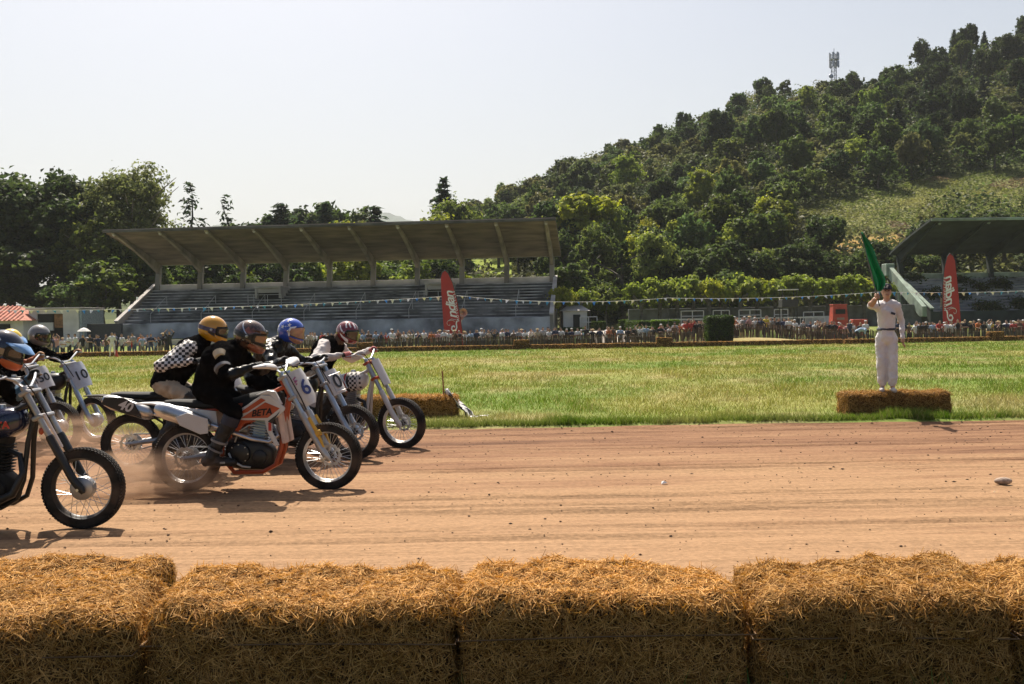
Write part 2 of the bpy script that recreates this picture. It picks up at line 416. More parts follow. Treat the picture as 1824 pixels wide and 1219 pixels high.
def build_track():
    xs = stretch_axis([(-140, -40, 5), (-40, -11, 0.6), (-11, 11, 0.11), (11, 40, 0.6), (40, 140, 5)])
    ys = stretch_axis([(4.2, 6, 0.06), (6, 15.3, 0.045)])
    X, Y = np.meshgrid(xs, ys, indexing='ij')
    Z = rut(X, Y) - 0.02 + 0.3 * 0 * X
    Z = np.where(Y < 4.9, np.maximum(Z, gz(X, Y) - 0.14), Z)
    V = np.stack([X, Y, Z], -1).reshape(-1, 3)
    gk = groove(X, Y)[1].reshape(-1, 1) * (0.6 + 0.4 * vnoise(X * 2, Y * 2, 9).reshape(-1, 1))  # tint mask: track colour goes darker along the groove bottoms
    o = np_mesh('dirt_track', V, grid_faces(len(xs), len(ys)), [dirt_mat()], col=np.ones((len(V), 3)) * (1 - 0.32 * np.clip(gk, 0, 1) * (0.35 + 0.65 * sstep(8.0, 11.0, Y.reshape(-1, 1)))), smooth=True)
    tag(o, 'rutted red brown dirt of the race track', 'track', kind='structure')
    # crumbs of earth thrown up by the wheels: far too many to count
    n = 1500
    yy = 5.0 + 9.9 * rng.random(n) ** 0.8; xx = (rng.random(n) * 2 - 1) * (0.56 * yy + 1.5)
    s = 0.003 + 0.009 * rng.random(n) ** 7 + 0.004 * (yy / 10)
    oc = np.array([[1, 0, 0], [0, 1, 0], [-1, 0, 0], [0, -1, 0], [0, 0, 0.8], [0, 0, -0.5]], float)
    ff = np.array([[0, 1, 4], [1, 2, 4], [2, 3, 4], [3, 0, 4], [1, 0, 5], [2, 1, 5], [3, 2, 5], [0, 3, 5]])
    V = (oc[None] * (0.7 + 0.6 * rng.random((n, 6, 1)))) * s[:, None, None] * np.array([1.3, 1, 0.8])
    V[..., 0] += xx[:, None]; V[..., 1] += yy[:, None]; V[..., 2] += (rut(xx, yy) - 0.016)[:, None]
    Fq = (ff[None] + (np.arange(n) * 6)[:, None, None]).reshape(-1, 3)
    o = np_mesh('loose_dirt_clods', V.reshape(-1, 3), Fq, [mat('clod', (0.09, 0.048, 0.028), 0.95, var=0.35, vscale=3)])
    tag(o, 'small loose clods of dark earth strewn over the dirt track', 'dirt', kind='stuff')
build_track()

def build_field_grass():
    n = 230000
    u = rng.random(n)
    y = 14.86 * (71.5 / 14.86) ** (u ** 1.1)
    x = (rng.random(n) * 2 - 1) * (0.56 * y + 2.0)
    # extra fringe along the edge of the dirt
    ne = 26000; xe = (rng.random(ne) * 2 - 1) * 13; ye = edge(xe) + 0.02 + np.abs(rng.normal(0, 0.16, ne))
    x = np.concatenate([x, xe]); y = np.concatenate([y, ye])
    k = y > edge(x) + 0.05 * rng.normal(0, 1, len(x)); x = x[k]; y = y[k]; n = len(x)
    tuft = fbm(x * 1.7, y * 1.3, 61, 3)
    nearedge = np.exp(-((y - edge(x)) / 0.5) ** 2)
    h = (0.05 + 0.06 * rng.random(n)) * (0.8 + 0.9 * sstep(0.0, 0.6, tuft)) + 0.05 * nearedge * rng.random(n)
    h *= np.clip(1 + (y - 15) * 0.004, 1, 1.3)
    wd = (0.004 + 0.005 * rng.random(n)) * np.clip(y / 15, 1, 6) ** 1.0
    wild = np.exp(-((fbm(x * 0.9, y * 0.9, 63, 2) - 0.62) / 0.1) ** 2); h = h * (1 + 0.45 * wild * (y < 40) * (y > 16.5))
    a = rng.random(n) * 2 * np.pi; lean = 0.15 + 0.75 * rng.random(n) ** 1.5
    dx, dy = np.cos(a), np.sin(a)
    z = gz(x, y) + 0.005
    b = np.stack([x, y, z], -1)
    side = np.stack([-np.sin(a + 1.2), np.cos(a + 1.2), 0 * a], -1) * wd[:, None]
    tip = b + np.stack([dx * h * lean, dy * h * lean, h], -1)
    V = np.stack([b - side, b + side, tip], 1).reshape(-1, 3)
    Fq = np.arange(n * 3).reshape(-1, 3)
    c = field_col(x, y) * (0.75 + 0.6 * rng.random((n, 1)))
    c = np.where((wild > 0.5)[:, None], c * np.array([0.62, 0.78, 0.6]), c)
    kd = (rng.random(n) < 0.16)[:, None]; c = np.where(kd, c * 0.4 + STRAW * 0.85, c)
    ke = (nearedge * (0.5 + 0.5 * vnoise(x * 0.8, y * 0, 71)))[:, None]; c = c * (1 - 0.7 * ke) + np.array([0.092, 0.165, 0.026]) * 0.7 * ke
    c = np.repeat(c, 3, 0)
    o = np_mesh('field_grass', V, Fq, [leaf_mat('grass_blade', 0.4, 0.6, obj_tint=False)], col=np.clip(c, 0, 1))
    tag(o, 'short yellow green grass and dry stalks over the infield', 'grass', kind='stuff')
build_field_grass()
def build_bank_grass():
    n = 9000
    x = (rng.random(n) * 2 - 1) * 3.2; y = 1.4 + 1.8 * rng.random(n)
    cl = fbm(x * 2, y * 2, 91, 2)
    k = cl > 0.0; x = x[k]; y = y[k]; n = len(x)
    h = 0.05 + 0.12 * rng.random(n) ** 2; a = rng.random(n) * 6.283; lean = 0.2 + 0.6 * rng.random(n)
    z = gz(x, y) + 0.015; b = np.stack([x, y, z], -1); wd = 0.002 + 0.002 * rng.random(n)
    side = np.stack([-np.sin(a), np.cos(a), 0 * a], -1) * wd[:, None]
    mid = b + np.stack([np.cos(a) * h * lean * 0.3, np.sin(a) * h * lean * 0.3, h * 0.6], -1)
    tip = b + np.stack([np.cos(a) * h * lean, np.sin(a) * h * lean, h], -1)
    V = np.stack([b - side, b + side, mid + side * 0.7, tip, mid - side * 0.7], 1).reshape(-1, 3)
    i0 = np.arange(n)[:, None] * 5
    Fq = np.concatenate([i0 + np.array([0, 1, 2]), i0 + np.array([0, 2, 4]), i0 + np.array([4, 2, 3])])
    c = np.repeat(np.array([0.10, 0.15, 0.035]) * (0.7 + 0.6 * rng.random((n, 1))), 5, 0)
    o = np_mesh('bank_grass', V, Fq, [MATS['grass_blade']], col=c)
    tag(o, 'weedy grass growing on the bank in front of the near hay bales', 'grass', kind='stuff')
build_bank_grass()
# far ridges
def far_ridge(name, label, pts, d, depth, col, seed):
    """pts: (px, top py) along the ridge as it stands d metres away"""
    pxs = np.linspace(pts[0][0], pts[-1][0], 90); tops = np.interp(pxs, [p[0] for p in pts], [p[1] for p in pts])
    rows = 14; V = []
    for i, (p, t) in enumerate(zip(pxs, tops)):
        top = W(p, t, d); zt = top.z + d * 0.0011 * (vnoise(np.array([i * 0.7]), np.array([0.0]), seed)[0] + 0.8 * random.uniform(-1, 1))
        for j in range(rows):
            k = j / (rows - 1); y = d - depth * (1 - k); x = top.x * y / d
            nz = 0 if j == rows - 1 else (zt * 0.05) * random.uniform(-1, 1)
            V.append((x, y, max(-2, zt * k ** 0.8 + nz * k)))
        V.append((top.x * 1.1, d * 1.12, -2))
    o = np_mesh(name, np.array(V), grid_faces(90, rows + 1), [mat('ridge_wood_%d' % seed, col, 0.95, var=0.3, vscale=0.02, detail=8)], smooth=False)
    tag(o, label, 'hill', kind='structure')
far_ridge('far_hill', 'wooded far hill showing blue above the roof of the long stand', [(150, 470), (300, 420), (400, 398), (455, 402), (560, 420), (640, 392), (690, 378), (745, 396), (830, 420), (1000, 470)], 3000, 1000, (0.05, 0.075, 0.045), 3)
# ------------------------------------------------------------------ vegetation
LEAF = leaf_mat('foliage', 0.5, 0.5)
BARK = mat('bark', (0.085, 0.07, 0.055), 0.9, var=0.3, vscale=3, bump=0.6, bscale=9)
BARK_PALE = mat('bark_pale', (0.22, 0.20, 0.165), 0.9, var=0.3, vscale=3, bump=0.5, bscale=9)
def leaves_mesh(name, P, Nrm, size, cols, rnd=0.75, asp=1.0, seed=0):
    """leaf-sized faces at points P facing about Nrm"""
    g = np.random.default_rng(seed + 100); n = len(P)
    d = Nrm + rnd * g.normal(0, 1, (n, 3)); d /= np.linalg.norm(d, axis=1, keepdims=True) + 1e-9
    up = g.normal(0, 1, (n, 3)); a = np.cross(d, up); a /= np.linalg.norm(a, axis=1, keepdims=True) + 1e-9
    b = np.cross(d, a); s = np.asarray(size).reshape(-1, 1) * np.ones((n, 1))
    a = a * s * asp; b = b * s
    q = np.stack([P - a, P + b * 0.62 - a * 0.1, P + a, P - b * 0.62 + a * 0.1], 1)
    q += d[:, None, :] * (s[:, None, :] * 0.18 * np.array([-1, 1, -1, 1])[None, :, None])
    me_o = (q.reshape(-1, 3), np.arange(n * 4).reshape(-1, 4), np.repeat(np.clip(cols, 0, 1), 4, 0))
    return me_o
def sph(g, n):
    v = g.normal(0, 1, (n, 3)); return v / np.linalg.norm(v, axis=1, keepdims=True)
def mesh_only(name, data, mats):
    o = np_mesh(name, data[0], data[1], mats, col=data[2]); me = o.data; bpy.data.objects.remove(o); return me
def blob_crown(name, blobs, nleaf, size, pal, seed, shell=0.34, asp=1.1, lowcut=-0.55):
    """blobs: (x, y, z, rx, ry, rz); pal: three greens that vary from clump to clump"""
    g = np.random.default_rng(seed); B = np.array(blobs, float)
    wgt = (B[:, 3] * B[:, 4] + B[:, 3] * B[:, 5]); wgt /= wgt.sum()
    # every blob gets sub-clumps so that its surface breaks up into tufts
    P = []; Nn = []; Cc = []
    pal = np.array(pal)
    for bi, bb in enumerate(B):
        nl = int(nleaf * wgt[bi]); ns = max(6, int(26 * (bb[3] / 2.5) ** 1.4))
        dirs = sph(g, ns); dirs[:, 2] = np.where(dirs[:, 2] < lowcut, -dirs[:, 2], dirs[:, 2])
        rr = 0.72 + 0.36 * g.random(ns); cs = dirs * rr[:, None]
        tone = g.random(ns)
        idx = g.integers(0, ns, nl); off = sph(g, nl) * (shell * ((0.25 + 0.75 * g.random(nl)) ** 0.6 + 0.9 * (g.random(nl) < 0.07)))[:, None]
        q = cs[idx] + off
        P.append(q * bb[3:6] + bb[:3]); nn = off / shell + 0.6 * dirs[idx] + np.array([0, 0, 0.25]); Nn.append(nn / np.linalg.norm(nn, axis=1, keepdims=True))
        t = np.clip(0.65 * tone[idx] + 0.35 * g.random(nl), 0, 1)
        c = np.where((t < 0.5)[:, None], pal[0] + (pal[1] - pal[0]) * (t * 2)[:, None], pal[1] + (pal[2] - pal[1]) * ((t - 0.5) * 2)[:, None])
        Cc.append(c)
    P = np.concatenate(P); Nn = np.concatenate(Nn); Cc = np.concatenate(Cc)
    s = size * (0.6 + 0.8 * g.random(len(P)))
    return mesh_only(name, leaves_mesh(name, P, Nn, s, Cc, 0.55, asp, seed), [LEAF])
def trunk_mesh(h, r, limbs, seed, bark=BARK, forkz=0.45, spread=0.3):
    g = random.Random(seed); mb = MB()
    pts = [Vector((0, 0, -0.6))]; 
    for k in range(1, 6): pts.append(Vector((g.uniform(-.04, .04) * h * k / 5, g.uniform(-.04, .04) * h * k / 5, h * k / 5 * 0.95)))
    mb.tube(pts, [r * 1.5, r * 1.05, r * 0.9, r * 0.7, r * 0.45, r * 0.15], 8)
    for i in range(limbs):
        k = g.uniform(forkz, 0.85); a = g.uniform(0, 6.28) ; L = h * spread * g.uniform(0.7, 1.2)
        p0 = Vector((pts[3].x * k, pts[3].y * k, h * k)); d = Vector((math.cos(a), math.sin(a), g.uniform(0.4, 0.9)))
        mb.tube([p0, p0 + d * L * 0.5 + Vector((0, 0, L * 0.05)), p0 + d * L], [r * 0.45, r * 0.28, r * 0.08], 6)
    me = mb.mesh('trunk'); me.materials.append(bark); return me
def crown_blobs(seed, w, h, zc, n):
    """rounded, uneven crown: n clumps around an egg of width w and height h centred at zc"""
    g = random.Random(seed); out = [(0, 0, zc, w * 0.30, w * 0.30, h * 0.36)]; lop = g.uniform(-0.12, 0.12) * w
    for i in range(int(n * 1.6)):
        a = i * 2.4 + g.uniform(-.7, .7); el = g.uniform(-0.62, 1.0); rad = w * g.uniform(0.16, 0.42) * math.sqrt(max(0.05, 1 - el * el * 0.75)) + lop * max(0, el)
        r = w * g.uniform(0.09, 0.21)
        out.append((rad * math.cos(a), rad * math.sin(a), zc + el * h * 0.36, r, r, r * g.uniform(0.75, 1.05)))
    return out
def conifer_crown(name, h, w, seed, pal, tiers=16, dens=130, leaf=0.28, gap=0.0):
    g = np.random.default_rng(seed); P = []; Nn = []; Cc = []; pal = np.array(pal)
    for k in range(tiers):
        f = k / (tiers - 1); z = h * (0.12 + 0.86 * f); rad = w * 0.5 * (1 - f) ** 0.85 * (0.85 + 0.3 * g.random()) + 0.12
        nb = max(4, int(8 * (1 - f) + 4))
        for b in range(nb):
            if g.random() < gap: continue
            a = b * 6.283 / nb + g.random(); n = max(6, int(dens * (rad / w) * 0.5)); t = g.random(n) ** 0.7
            L = rad * (0.75 + 0.4 * g.random()); droop = -0.22 * L
            q = np.stack([np.cos(a) * t * L, np.sin(a) * t * L, z + droop * t ** 1.5], -1) + g.normal(0, 1, (n, 3)) * np.array([0.16, 0.16, 0.09]) * (0.5 + w / 8)
            P.append(q); Nn.append(np.tile([0.3 * np.cos(a), 0.3 * np.sin(a), 1.0], (n, 1)))
            tt = g.random(n)[:, None]; Cc.append(pal[0] * (1 - tt) + pal[1] * tt)
    P = np.concatenate(P); Nn = np.concatenate(Nn); Cc = np.concatenate(Cc)
    return mesh_only(name, leaves_mesh(name, P, Nn, leaf * (0.6 + 0.8 * g.random(len(P))), Cc, 0.5, 1.5, seed), [LEAF])

DARK = [(0.030, 0.048, 0.020), (0.052, 0.076, 0.027), (0.085, 0.110, 0.038)]
MID = [(0.045, 0.070, 0.024), (0.078, 0.110, 0.034), (0.135, 0.165, 0.052)]
BRN = [(0.062, 0.072, 0.030), (0.100, 0.108, 0.044), (0.165, 0.160, 0.068)]
LITE = [(0.075, 0.105, 0.028), (0.130, 0.170, 0.042), (0.22, 0.25, 0.07)]
PALE = [(0.09, 0.11, 0.042), (0.15, 0.175, 0.065), (0.25, 0.255, 0.11)]
YEL = [(0.10, 0.13, 0.024), (0.175, 0.205, 0.04), (0.29, 0.29, 0.068)]
CON = [(0.024, 0.040, 0.022), (0.050, 0.074, 0.036)]

TV = {}
def variant(key, crown_me, trunk_me): TV.setdefault(key, []).append((crown_me, trunk_me))
for i in range(4):
    variant('dark', blob_crown('crown_dark', crown_blobs(10 + i, 8.5, 8, 6.2, 11), 6800, 0.25, DARK, 10 + i), trunk_mesh(7.5, 0.3, 5, i))
    variant('mid', blob_crown('crown_mid', crown_blobs(20 + i, 8.0, 7.4, 5.8, 11), 6600, 0.25, MID, 20 + i), trunk_mesh(7, 0.26, 5, 5 + i))
    variant('brown', blob_crown('crown_brown', crown_blobs(30 + i, 7.6, 6.6, 5.2, 10), 6200, 0.25, BRN, 30 + i), trunk_mesh(6.4, 0.24, 5, 9 + i))
for i in range(2):
    variant('light', blob_crown('crown_light', crown_blobs(40 + i, 7.5, 9, 7.0, 11), 6000, 0.24, LITE, 40 + i, 0.42), trunk_mesh(8.5, 0.22, 6, 13 + i, BARK_PALE))
    variant('yellow', blob_crown('crown_yellow', crown_blobs(50 + i, 6.5, 7.5, 5.6, 11), 5400, 0.23, YEL, 50 + i, 0.44), trunk_mesh(7.2, 0.18, 6, 17 + i))
    variant('conifer', conifer_crown('crown_conifer', 13, 5.4, 60 + i, CON, 20, 150, 0.30), trunk_mesh(12.6, 0.22, 0, 21 + i))
    variant('shrub', blob_crown('crown_shrub', [(x, y, z, r, r, r * 0.85) for x, y, z, r in ((0, 0, 1.0, 1.3), (0.9, 0.3, 0.8, 0.9), (-0.9, 0.2, 0.85, 0.95), (0.2, -0.8, 0.7, 0.85), (-0.2, 0.7, 1.5, 0.8))], 1700, 0.17, MID, 70 + i, lowcut=-0.2), trunk_mesh(1.4, 0.07, 4, 25 + i))
    variant('shrub_pale', blob_crown('crown_shrub_pale', [(x, y, z, r, r, r * 0.85) for x, y, z, r in ((0, 0, 1.0, 1.3), (0.9, 0.3, 0.8, 0.9), (-0.9, 0.2, 0.85, 0.95), (0.2, -0.8, 0.7, 0.85), (-0.2, 0.7, 1.5, 0.8))], 1700, 0.17, PALE, 75 + i, lowcut=-0.2), trunk_mesh(1.4, 0.07, 4, 27 + i))
variant('sparse', conifer_crown('crown_sparse', 13.5, 6.4, 66, CON, 24, 44, 0.20, 0.4), trunk_mesh(13.3, 0.2, 0, 31, BARK))
variant('sparse', conifer_crown('crown_sparse', 13.0, 6.0, 67, CON, 22, 42, 0.20, 0.42), trunk_mesh(12.8, 0.2, 0, 32, BARK))
variant('columnar', blob_crown('crown_columnar', [(0, 0, 1.2 + k * 0.95, 0.95 - 0.06 * k, 0.95 - 0.06 * k, 1.0) for k in range(9)], 4200, 0.2, DARK, 81, 0.3), trunk_mesh(9, 0.25, 3, 33))
variant('big_dark', blob_crown('crown_big_dark', crown_blobs(90, 14.5, 15.5, 12.0, 17), 19000, 0.28, DARK, 90, 0.34), trunk_mesh(14, 0.5, 9, 35))
variant('big_dark', blob_crown('crown_big_dark', crown_blobs(91, 13.5, 15, 11.5, 16), 18000, 0.28, DARK, 91, 0.34), trunk_mesh(14, 0.5, 9, 36))
variant('big_pale', blob_crown('crown_big_pale', crown_blobs(92, 11.0, 15.5, 11.5, 22), 14000, 0.2, PALE, 92, 0.46), trunk_mesh(16, 0.32, 14, 37, BARK_PALE, 0.35, 0.36))
def pollard(seed):
    g = random.Random(seed); mb = MB(); bl = []
    mb.tube([(0, 0, -0.3), (0.03, 0, 1.2), (0, 0.04, 2.1)], [0.22, 0.17, 0.19], 8)
    for i in range(6):
        a = i * 1.05 + g.uniform(-.2, .2); L = g.uniform(0.8, 1.3)
        e = Vector((math.cos(a) * L, math.sin(a) * L, 2.1 + g.uniform(0.35, 0.75)))
        mb.tube([(0, 0.04, 2.0), tuple(e * 0.55 + Vector((0, 0, 1.05))), tuple(e)], [0.13, 0.10, 0.12], 6); mb.ball(e, 0.15, 8, 6)
        bl.append((e.x * 1.05, e.y * 1.05, e.z + 0.12, g.uniform(.55, .8), g.uniform(.55, .8), g.uniform(.5, .75)))
    bl.append((0, 0, 3.1, 0.8, 0.8, 0.6))
    me = mb.mesh('trunk'); me.materials.append(mat('bark_plane', (0.13, 0.125, 0.11), 0.85, var=0.35, vscale=4, bump=0.4))
    return blob_crown('crown_pollard', bl, 2400, 0.15, YEL if seed % 2 else LITE, seed, 0.5), me
for i in range(3): variant('pollard', *pollard(130 + i))

def plant(key, name, label, cat, loc, scale=1.0, rz=None, group=None, tint=(1, 1, 1), var=None, sz=None):
    vs = TV[key]; cm, tm = vs[random.randrange(len(vs)) if var is None else var % len(vs)]
    e = empty(name, loc, random.uniform(0, 6.28) if rz is None else rz); e.scale = (scale, scale, scale * (sz or 1.0))
    c = bpy.data.objects.new('crown', cm); COL.objects.link(c); c.parent = e; c.color = (*tint, 1)
    t = bpy.data.objects.new('trunk', tm); COL.objects.link(t); t.parent = e
    tag(e, label, cat, group); return e
def tree_at(key, name, label, px, top, d, group=None, tint=(1, 1, 1), var=None, cat='tree', wide=1.0, base=None):
    """a tree standing d metres away whose top reaches photograph row `top`"""
    p = on_ground(px, d); ht = W(px, top, d).z - p.z
    H0 = {'dark': 10.6, 'mid': 9.9, 'brown': 8.9, 'light': 11.8, 'yellow': 9.6, 'conifer': 13, 'sparse': 13.4, 'columnar': 9.9, 'big_dark': 20.2, 'big_pale': 19.6, 'pollard': 3.75, 'shrub': 2.3, 'shrub_pale': 2.3}[key]
    s = ht / H0
    e = plant(key, name, label, cat, p, s * wide, group=group, tint=tint, var=var); e.scale = (s * wide, s * wide, s); return e

# --- the wooded hillside: trees spread over the slope, none on the meadow
def hillside():
    pts = []; g = random.Random(5)
    n = 14000; PX = 770 + 1160 * rng.random(n); S = rng.random(n) ** 0.9; D = 110 + 150 * S
    X = (PX - 912) / F * D; Zg = gz(X, D); _, PY = proj(X, D, Zg); _, PT = proj(X, D, Zg + 8.0); _, PM = proj(X, D, Zg + 4.0)
    bad = inpoly(PX, PY, MEADOW) | inpoly(PX, PT, MEADOW) | inpoly(PX, PM, MEADOW) | ((PX < 990) & (S < 0.16)) | ((PX > 1380) & (PX < 1640) & (PY > 440)) | ((PX > 800) & (PX < 925) & (S < 0.34)) | ((PX > 1460) & (PY > 440))
    for i in np.nonzero(~bad)[0]:
        x, d, s = float(X[i]), float(D[i]), float(S[i]); need = 5.0 + 1.7 * s
        if len(pts) >= 430: break
        if all((x - a) ** 2 + (d - b) ** 2 > need * need for a, b, *_ in pts): pts.append((x, d, float(Zg[i]), float(PX[i]), s, float(PY[i])))
    pts.sort(key=lambda p: p[1])
    for (x, d, z, px, s, py) in pts:
        r = g.random()
        near_top = s > 0.86
        if px > 1600 and s > 0.5: key = 'conifer' if r < 0.5 else ('dark' if r < 0.9 else 'mid')
        elif near_top and px > 1300: key = 'dark' if r < 0.5 else ('mid' if r < 0.7 else ('conifer' if r < 0.8 else 'brown'))
        elif s < 0.22: key = 'mid' if r < 0.4 else ('yellow' if r < 0.58 else ('light' if r < 0.7 else 'dark'))
        else: key = 'brown' if r < 0.36 else ('mid' if r < 0.68 else ('dark' if r < 0.93 else 'light'))
        zone = 'ridge' if near_top else ('upper slope' if s > 0.5 else ('lower slope' if s > 0.22 else 'foot'))
        kind = {'conifer': 'dark pointed conifer', 'dark': 'dark green broadleaf tree', 'mid': 'mid green broadleaf tree', 'brown': 'olive brown broadleaf tree', 'light': 'light green broadleaf tree', 'yellow': 'yellow green broadleaf tree'}[key]
        where = 'above the long stand' if px < 960 else ('above the white hut' if px < 1120 else ('above the plane trees' if px < 1290 else ('left of the mast' if px < 1455 else ('below the mast' if px < 1530 else ('right of the mast' if px < 1660 else 'above the green stand')))))
        sc_ = g.uniform(0.52, 0.92) * (0.85 if s < 0.12 else 1.0)
        if near_top and px < 1600: sc_ *= 0.78
        if key == 'conifer': sc_ *= 0.85
        v = g.uniform(0.95, 1.6) * (0.62 if px > 1600 and s > 0.45 else 1.0)
        if key == 'conifer' and px > 1600: sc_ *= 1.05
        plant(key, 'conifer_tree' if key == 'conifer' else 'broadleaf_tree', f'{kind} on the wooded hill {zone}, {where}', 'tree',
              (x, d, z - 0.3), sc_, sz=g.uniform(0.8, 1.25) if key != 'conifer' else g.uniform(0.7, 0.95), group=f'{kind}s, hill {zone}, {where}', tint=(v * g.uniform(0.9, 1.12), v, v * g.uniform(0.85, 1.1)))
hillside()
# --- trees that stand out, one by one
T = tree_at
ORD = ['first', 'second', 'third', 'fourth', 'fifth', 'sixth', 'seventh', 'eighth', 'ninth', 'tenth', 'eleventh', 'twelfth', 'thirteenth', 'fourteenth', 'fifteenth', 'sixteenth']
T('big_dark', 'dark_tree', 'huge dark tree at the left edge behind the red roofed house', 20, 306, 112, var=0, wide=1.15)
T('big_dark', 'dark_tree', 'tall dark tree between the left edge and the pale leafy tree', 122, 292, 114, var=1, wide=1.1)
T('big_dark', 'dark_tree', 'dark tree half out of the picture at the far left', -70, 320, 116, var=1, wide=1.1)
T('dark', 'dark_tree', 'low dark tree behind the white flat roofed building', 70, 440, 108, wide=1.5)
T('dark', 'dark_tree', 'dark low tree at the left edge above the red roof', 0, 440, 107, wide=1.5)
T('big_pale', 'pale_leafy_tree', 'tall loose pale green tree behind the left end of the long stand', 240, 288, 113, var=0, wide=1.05)
T('light', 'pale_leafy_tree', 'pale green tree leaning out left of the long stand roof', 175, 372, 108, wide=1.0, tint=(0.9, 0.85, 0.9))
T('light', 'leafy_shrub', 'green leafy tree hugging the left end of the long stand', 185, 450, 103.5, wide=1.5, tint=(0.75, 0.8, 0.8), cat='tree')
T('mid', 'round_bush', 'round grey green bush left of the long stand', 130, 489, 101, wide=1.1, cat='bush', tint=(1.1, 1.2, 1.3))
T('mid', 'broadleaf_tree', 'mid green tree under the left end of the stand roof', 215, 420, 111, wide=1.2)
T('sparse', 'sparse_conifer', 'left one of the two thin open conifers above the stand roof', 345, 325, 128, var=0)
T('sparse', 'sparse_conifer', 'right one of the two thin open conifers above the stand roof', 407, 338, 128, var=1)
T('conifer', 'small_conifer', 'small dark conifer rising between round trees above the stand', 506, 364, 150, var=0, wide=1.5)
T('conifer', 'small_conifer', 'dark conifer spike in front of the broad tree above the stand', 583, 362, 150, var=1, wide=1.4)
T('conifer', 'small_conifer', 'short dark conifer right of the broad trees above the stand', 674, 368, 150, var=0, wide=1.5)
T('conifer', 'small_conifer', 'tall dark conifer where the hill wood meets the stand roof', 795, 318, 150, var=1, wide=1.3)
for k, (px, top, d, key, lab) in enumerate([(470, 388, 152, 'dark', 'dark round tree left of the small conifer above the stand'), (535, 384, 156, 'mid', 'round green tree right of the small conifer above the stand'),
        (560, 372, 160, 'dark', 'dark round tree left of the broad tree above the stand'), (605, 362, 160, 'mid', 'broad green tree highest above the middle of the stand'), (640, 372, 162, 'mid', 'green tree right of the broad tree above the stand'),
        (655, 385, 154, 'brown', 'olive tree beside the short conifer above the stand'), (628, 388, 148, 'yellow', 'pale yellow green tree just above the stand roof edge'), (440, 400, 150, 'mid', 'low green tree below the right thin conifer'),
        (320, 392, 130, 'light', 'light tree left of the thin conifers above the stand'), (775, 372, 140, 'yellow', 'yellow green birch like tree right of the far blue hill'), (815, 345, 146, 'light', 'light loose tree beside the tall dark conifer'),
        (745, 392, 142, 'light', 'small light tree just above the stand roof')]):
    T(key, 'broadleaf_tree', lab, px, top, d)
for k, px in enumerate([270, 305, 345, 385, 425, 465, 505, 548, 590, 630, 668, 706, 745, 778, 800]):
    T(['mid', 'dark', 'light', 'dark', 'yellow'][k % 5], 'broadleaf_tree', f'leafy tree in the gap under the long stand roof, {ORD[k]} from the left', px, 448 + 8 * (k % 3), 118 + 4 * (k % 3), group='trees in the gap under the stand roof', wide=1.2, tint=(1.1, 1.15, 1.0))
for k, (px, top, d, key, lab, wd) in enumerate([(1040, 342, 132, 'yellow', 'broad sunlit yellow green tree above the right end of the stand', 1.3), (1085, 360, 133, 'light', 'light green tree right of the broad sunlit tree', 1.0), (1000, 352, 134, 'light', 'light green tree just right of the stand roof corner', 0.9), (1178, 352, 140, 'mid', 'round fresh green tree alone before the dark wood', 1.1),
        (1375, 348, 130, 'yellow', 'yellow green tree at the left end of the meadow', 0.9), (1345, 375, 124, 'mid', 'round green tree left of the meadow', 1.2), (1310, 385, 124, 'light', 'light tree left of the round green tree by the meadow', 1.0), (1472, 378, 122, 'dark', 'dark round tree standing before the meadow', 1.1),
        (1150, 412, 116, 'yellow', 'loose yellow green tree behind the ivy column', 0.9), (1055, 425, 116, 'dark', 'dark ivy covered tree right of the stand', 0.6), (1700, 374, 118, 'dark', 'dark tree hanging over the roof of the green stand', 1.3), (1640, 398, 120, 'dark', 'dark tree at the left slope of the green stand roof', 0.9), (1790, 376, 118, 'dark', 'dark tree above the green stand at the right edge', 1.3)]):
    T(key, 'broadleaf_tree', lab, px, top, d, wide=wd, tint=(1.5, 1.45, 1.3) if key in ('yellow', 'light') else (1.15, 1.15, 1.1))
T('columnar', 'ivy_column_tree', 'narrow dark column of ivy right of the small white hut', 1112, 432, 104, wide=1.25)
T('columnar', 'ivy_column_tree', 'slim dark column of ivy beside the stand wall', 1060, 436, 108, wide=1.1)
for k, px in enumerate([1180, 1225, 1265, 1305, 1350, 1395, 1440, 1480, 1520, 1560, 1600, 1650]):
    T(['dark', 'dark', 'mid'][k % 3], 'hedge_tree', f'dark tree in the belt behind the clipped plane trees, {ORD[k]} from the left', px, 438 + 14 * math.sin(k * 1.9), 112 + 2 * (k % 2), group='dark tree belt behind the plane trees', wide=1.2)
for k, (px, top) in enumerate([(1003, 470), (1025, 478), (1050, 492), (1080, 500), (1000, 500), (1030, 508), (1285, 478), (1160, 505)]):
    T('light' if k % 2 else 'mid', 'bush', f'leafy bush on the slope right of the long stand, {ORD[k]} of six' if px < 1100 else ('pale bush poking above the middle of the plane trees' if px == 1285 else 'pale bush above the first plane trees'), px, top, 103 + 2 * (k % 3), cat='bush', group='bushes right of the stand' if px < 1100 else 'bushes above the plane trees', wide=1.2)
# clipped plane trees in a row along the terrace
PL = [1003, 1040, 1143, 1176, 1207, 1236, 1264, 1292, 1320, 1350, 1382, 1412, 1444, 1475, 1508, 1540, 1568]
for k, px in enumerate(PL):
    p = on_ground(px, 97 + (0.8 if k % 2 else 0)); top = 500 + 6 * math.sin(k * 2.1) + (14 if px < 1150 else 0)
    s = (W(px, top, p.y).z - p.z) / 3.75
    e = plant('pollard', 'clipped_plane_tree', f'clipped plane tree {("left" if k == 0 else "right")} of the small white hut' if px < 1100 else f'clipped plane tree along the terrace wall, {ORD[k - 2]} from the ivy column', 'tree', p, s, group='clipped trees by the hut' if px < 1100 else 'row of clipped plane trees', tint=(1.45, 1.4, 1.25))
    e.scale = (s * 0.84, s * 0.84, s)
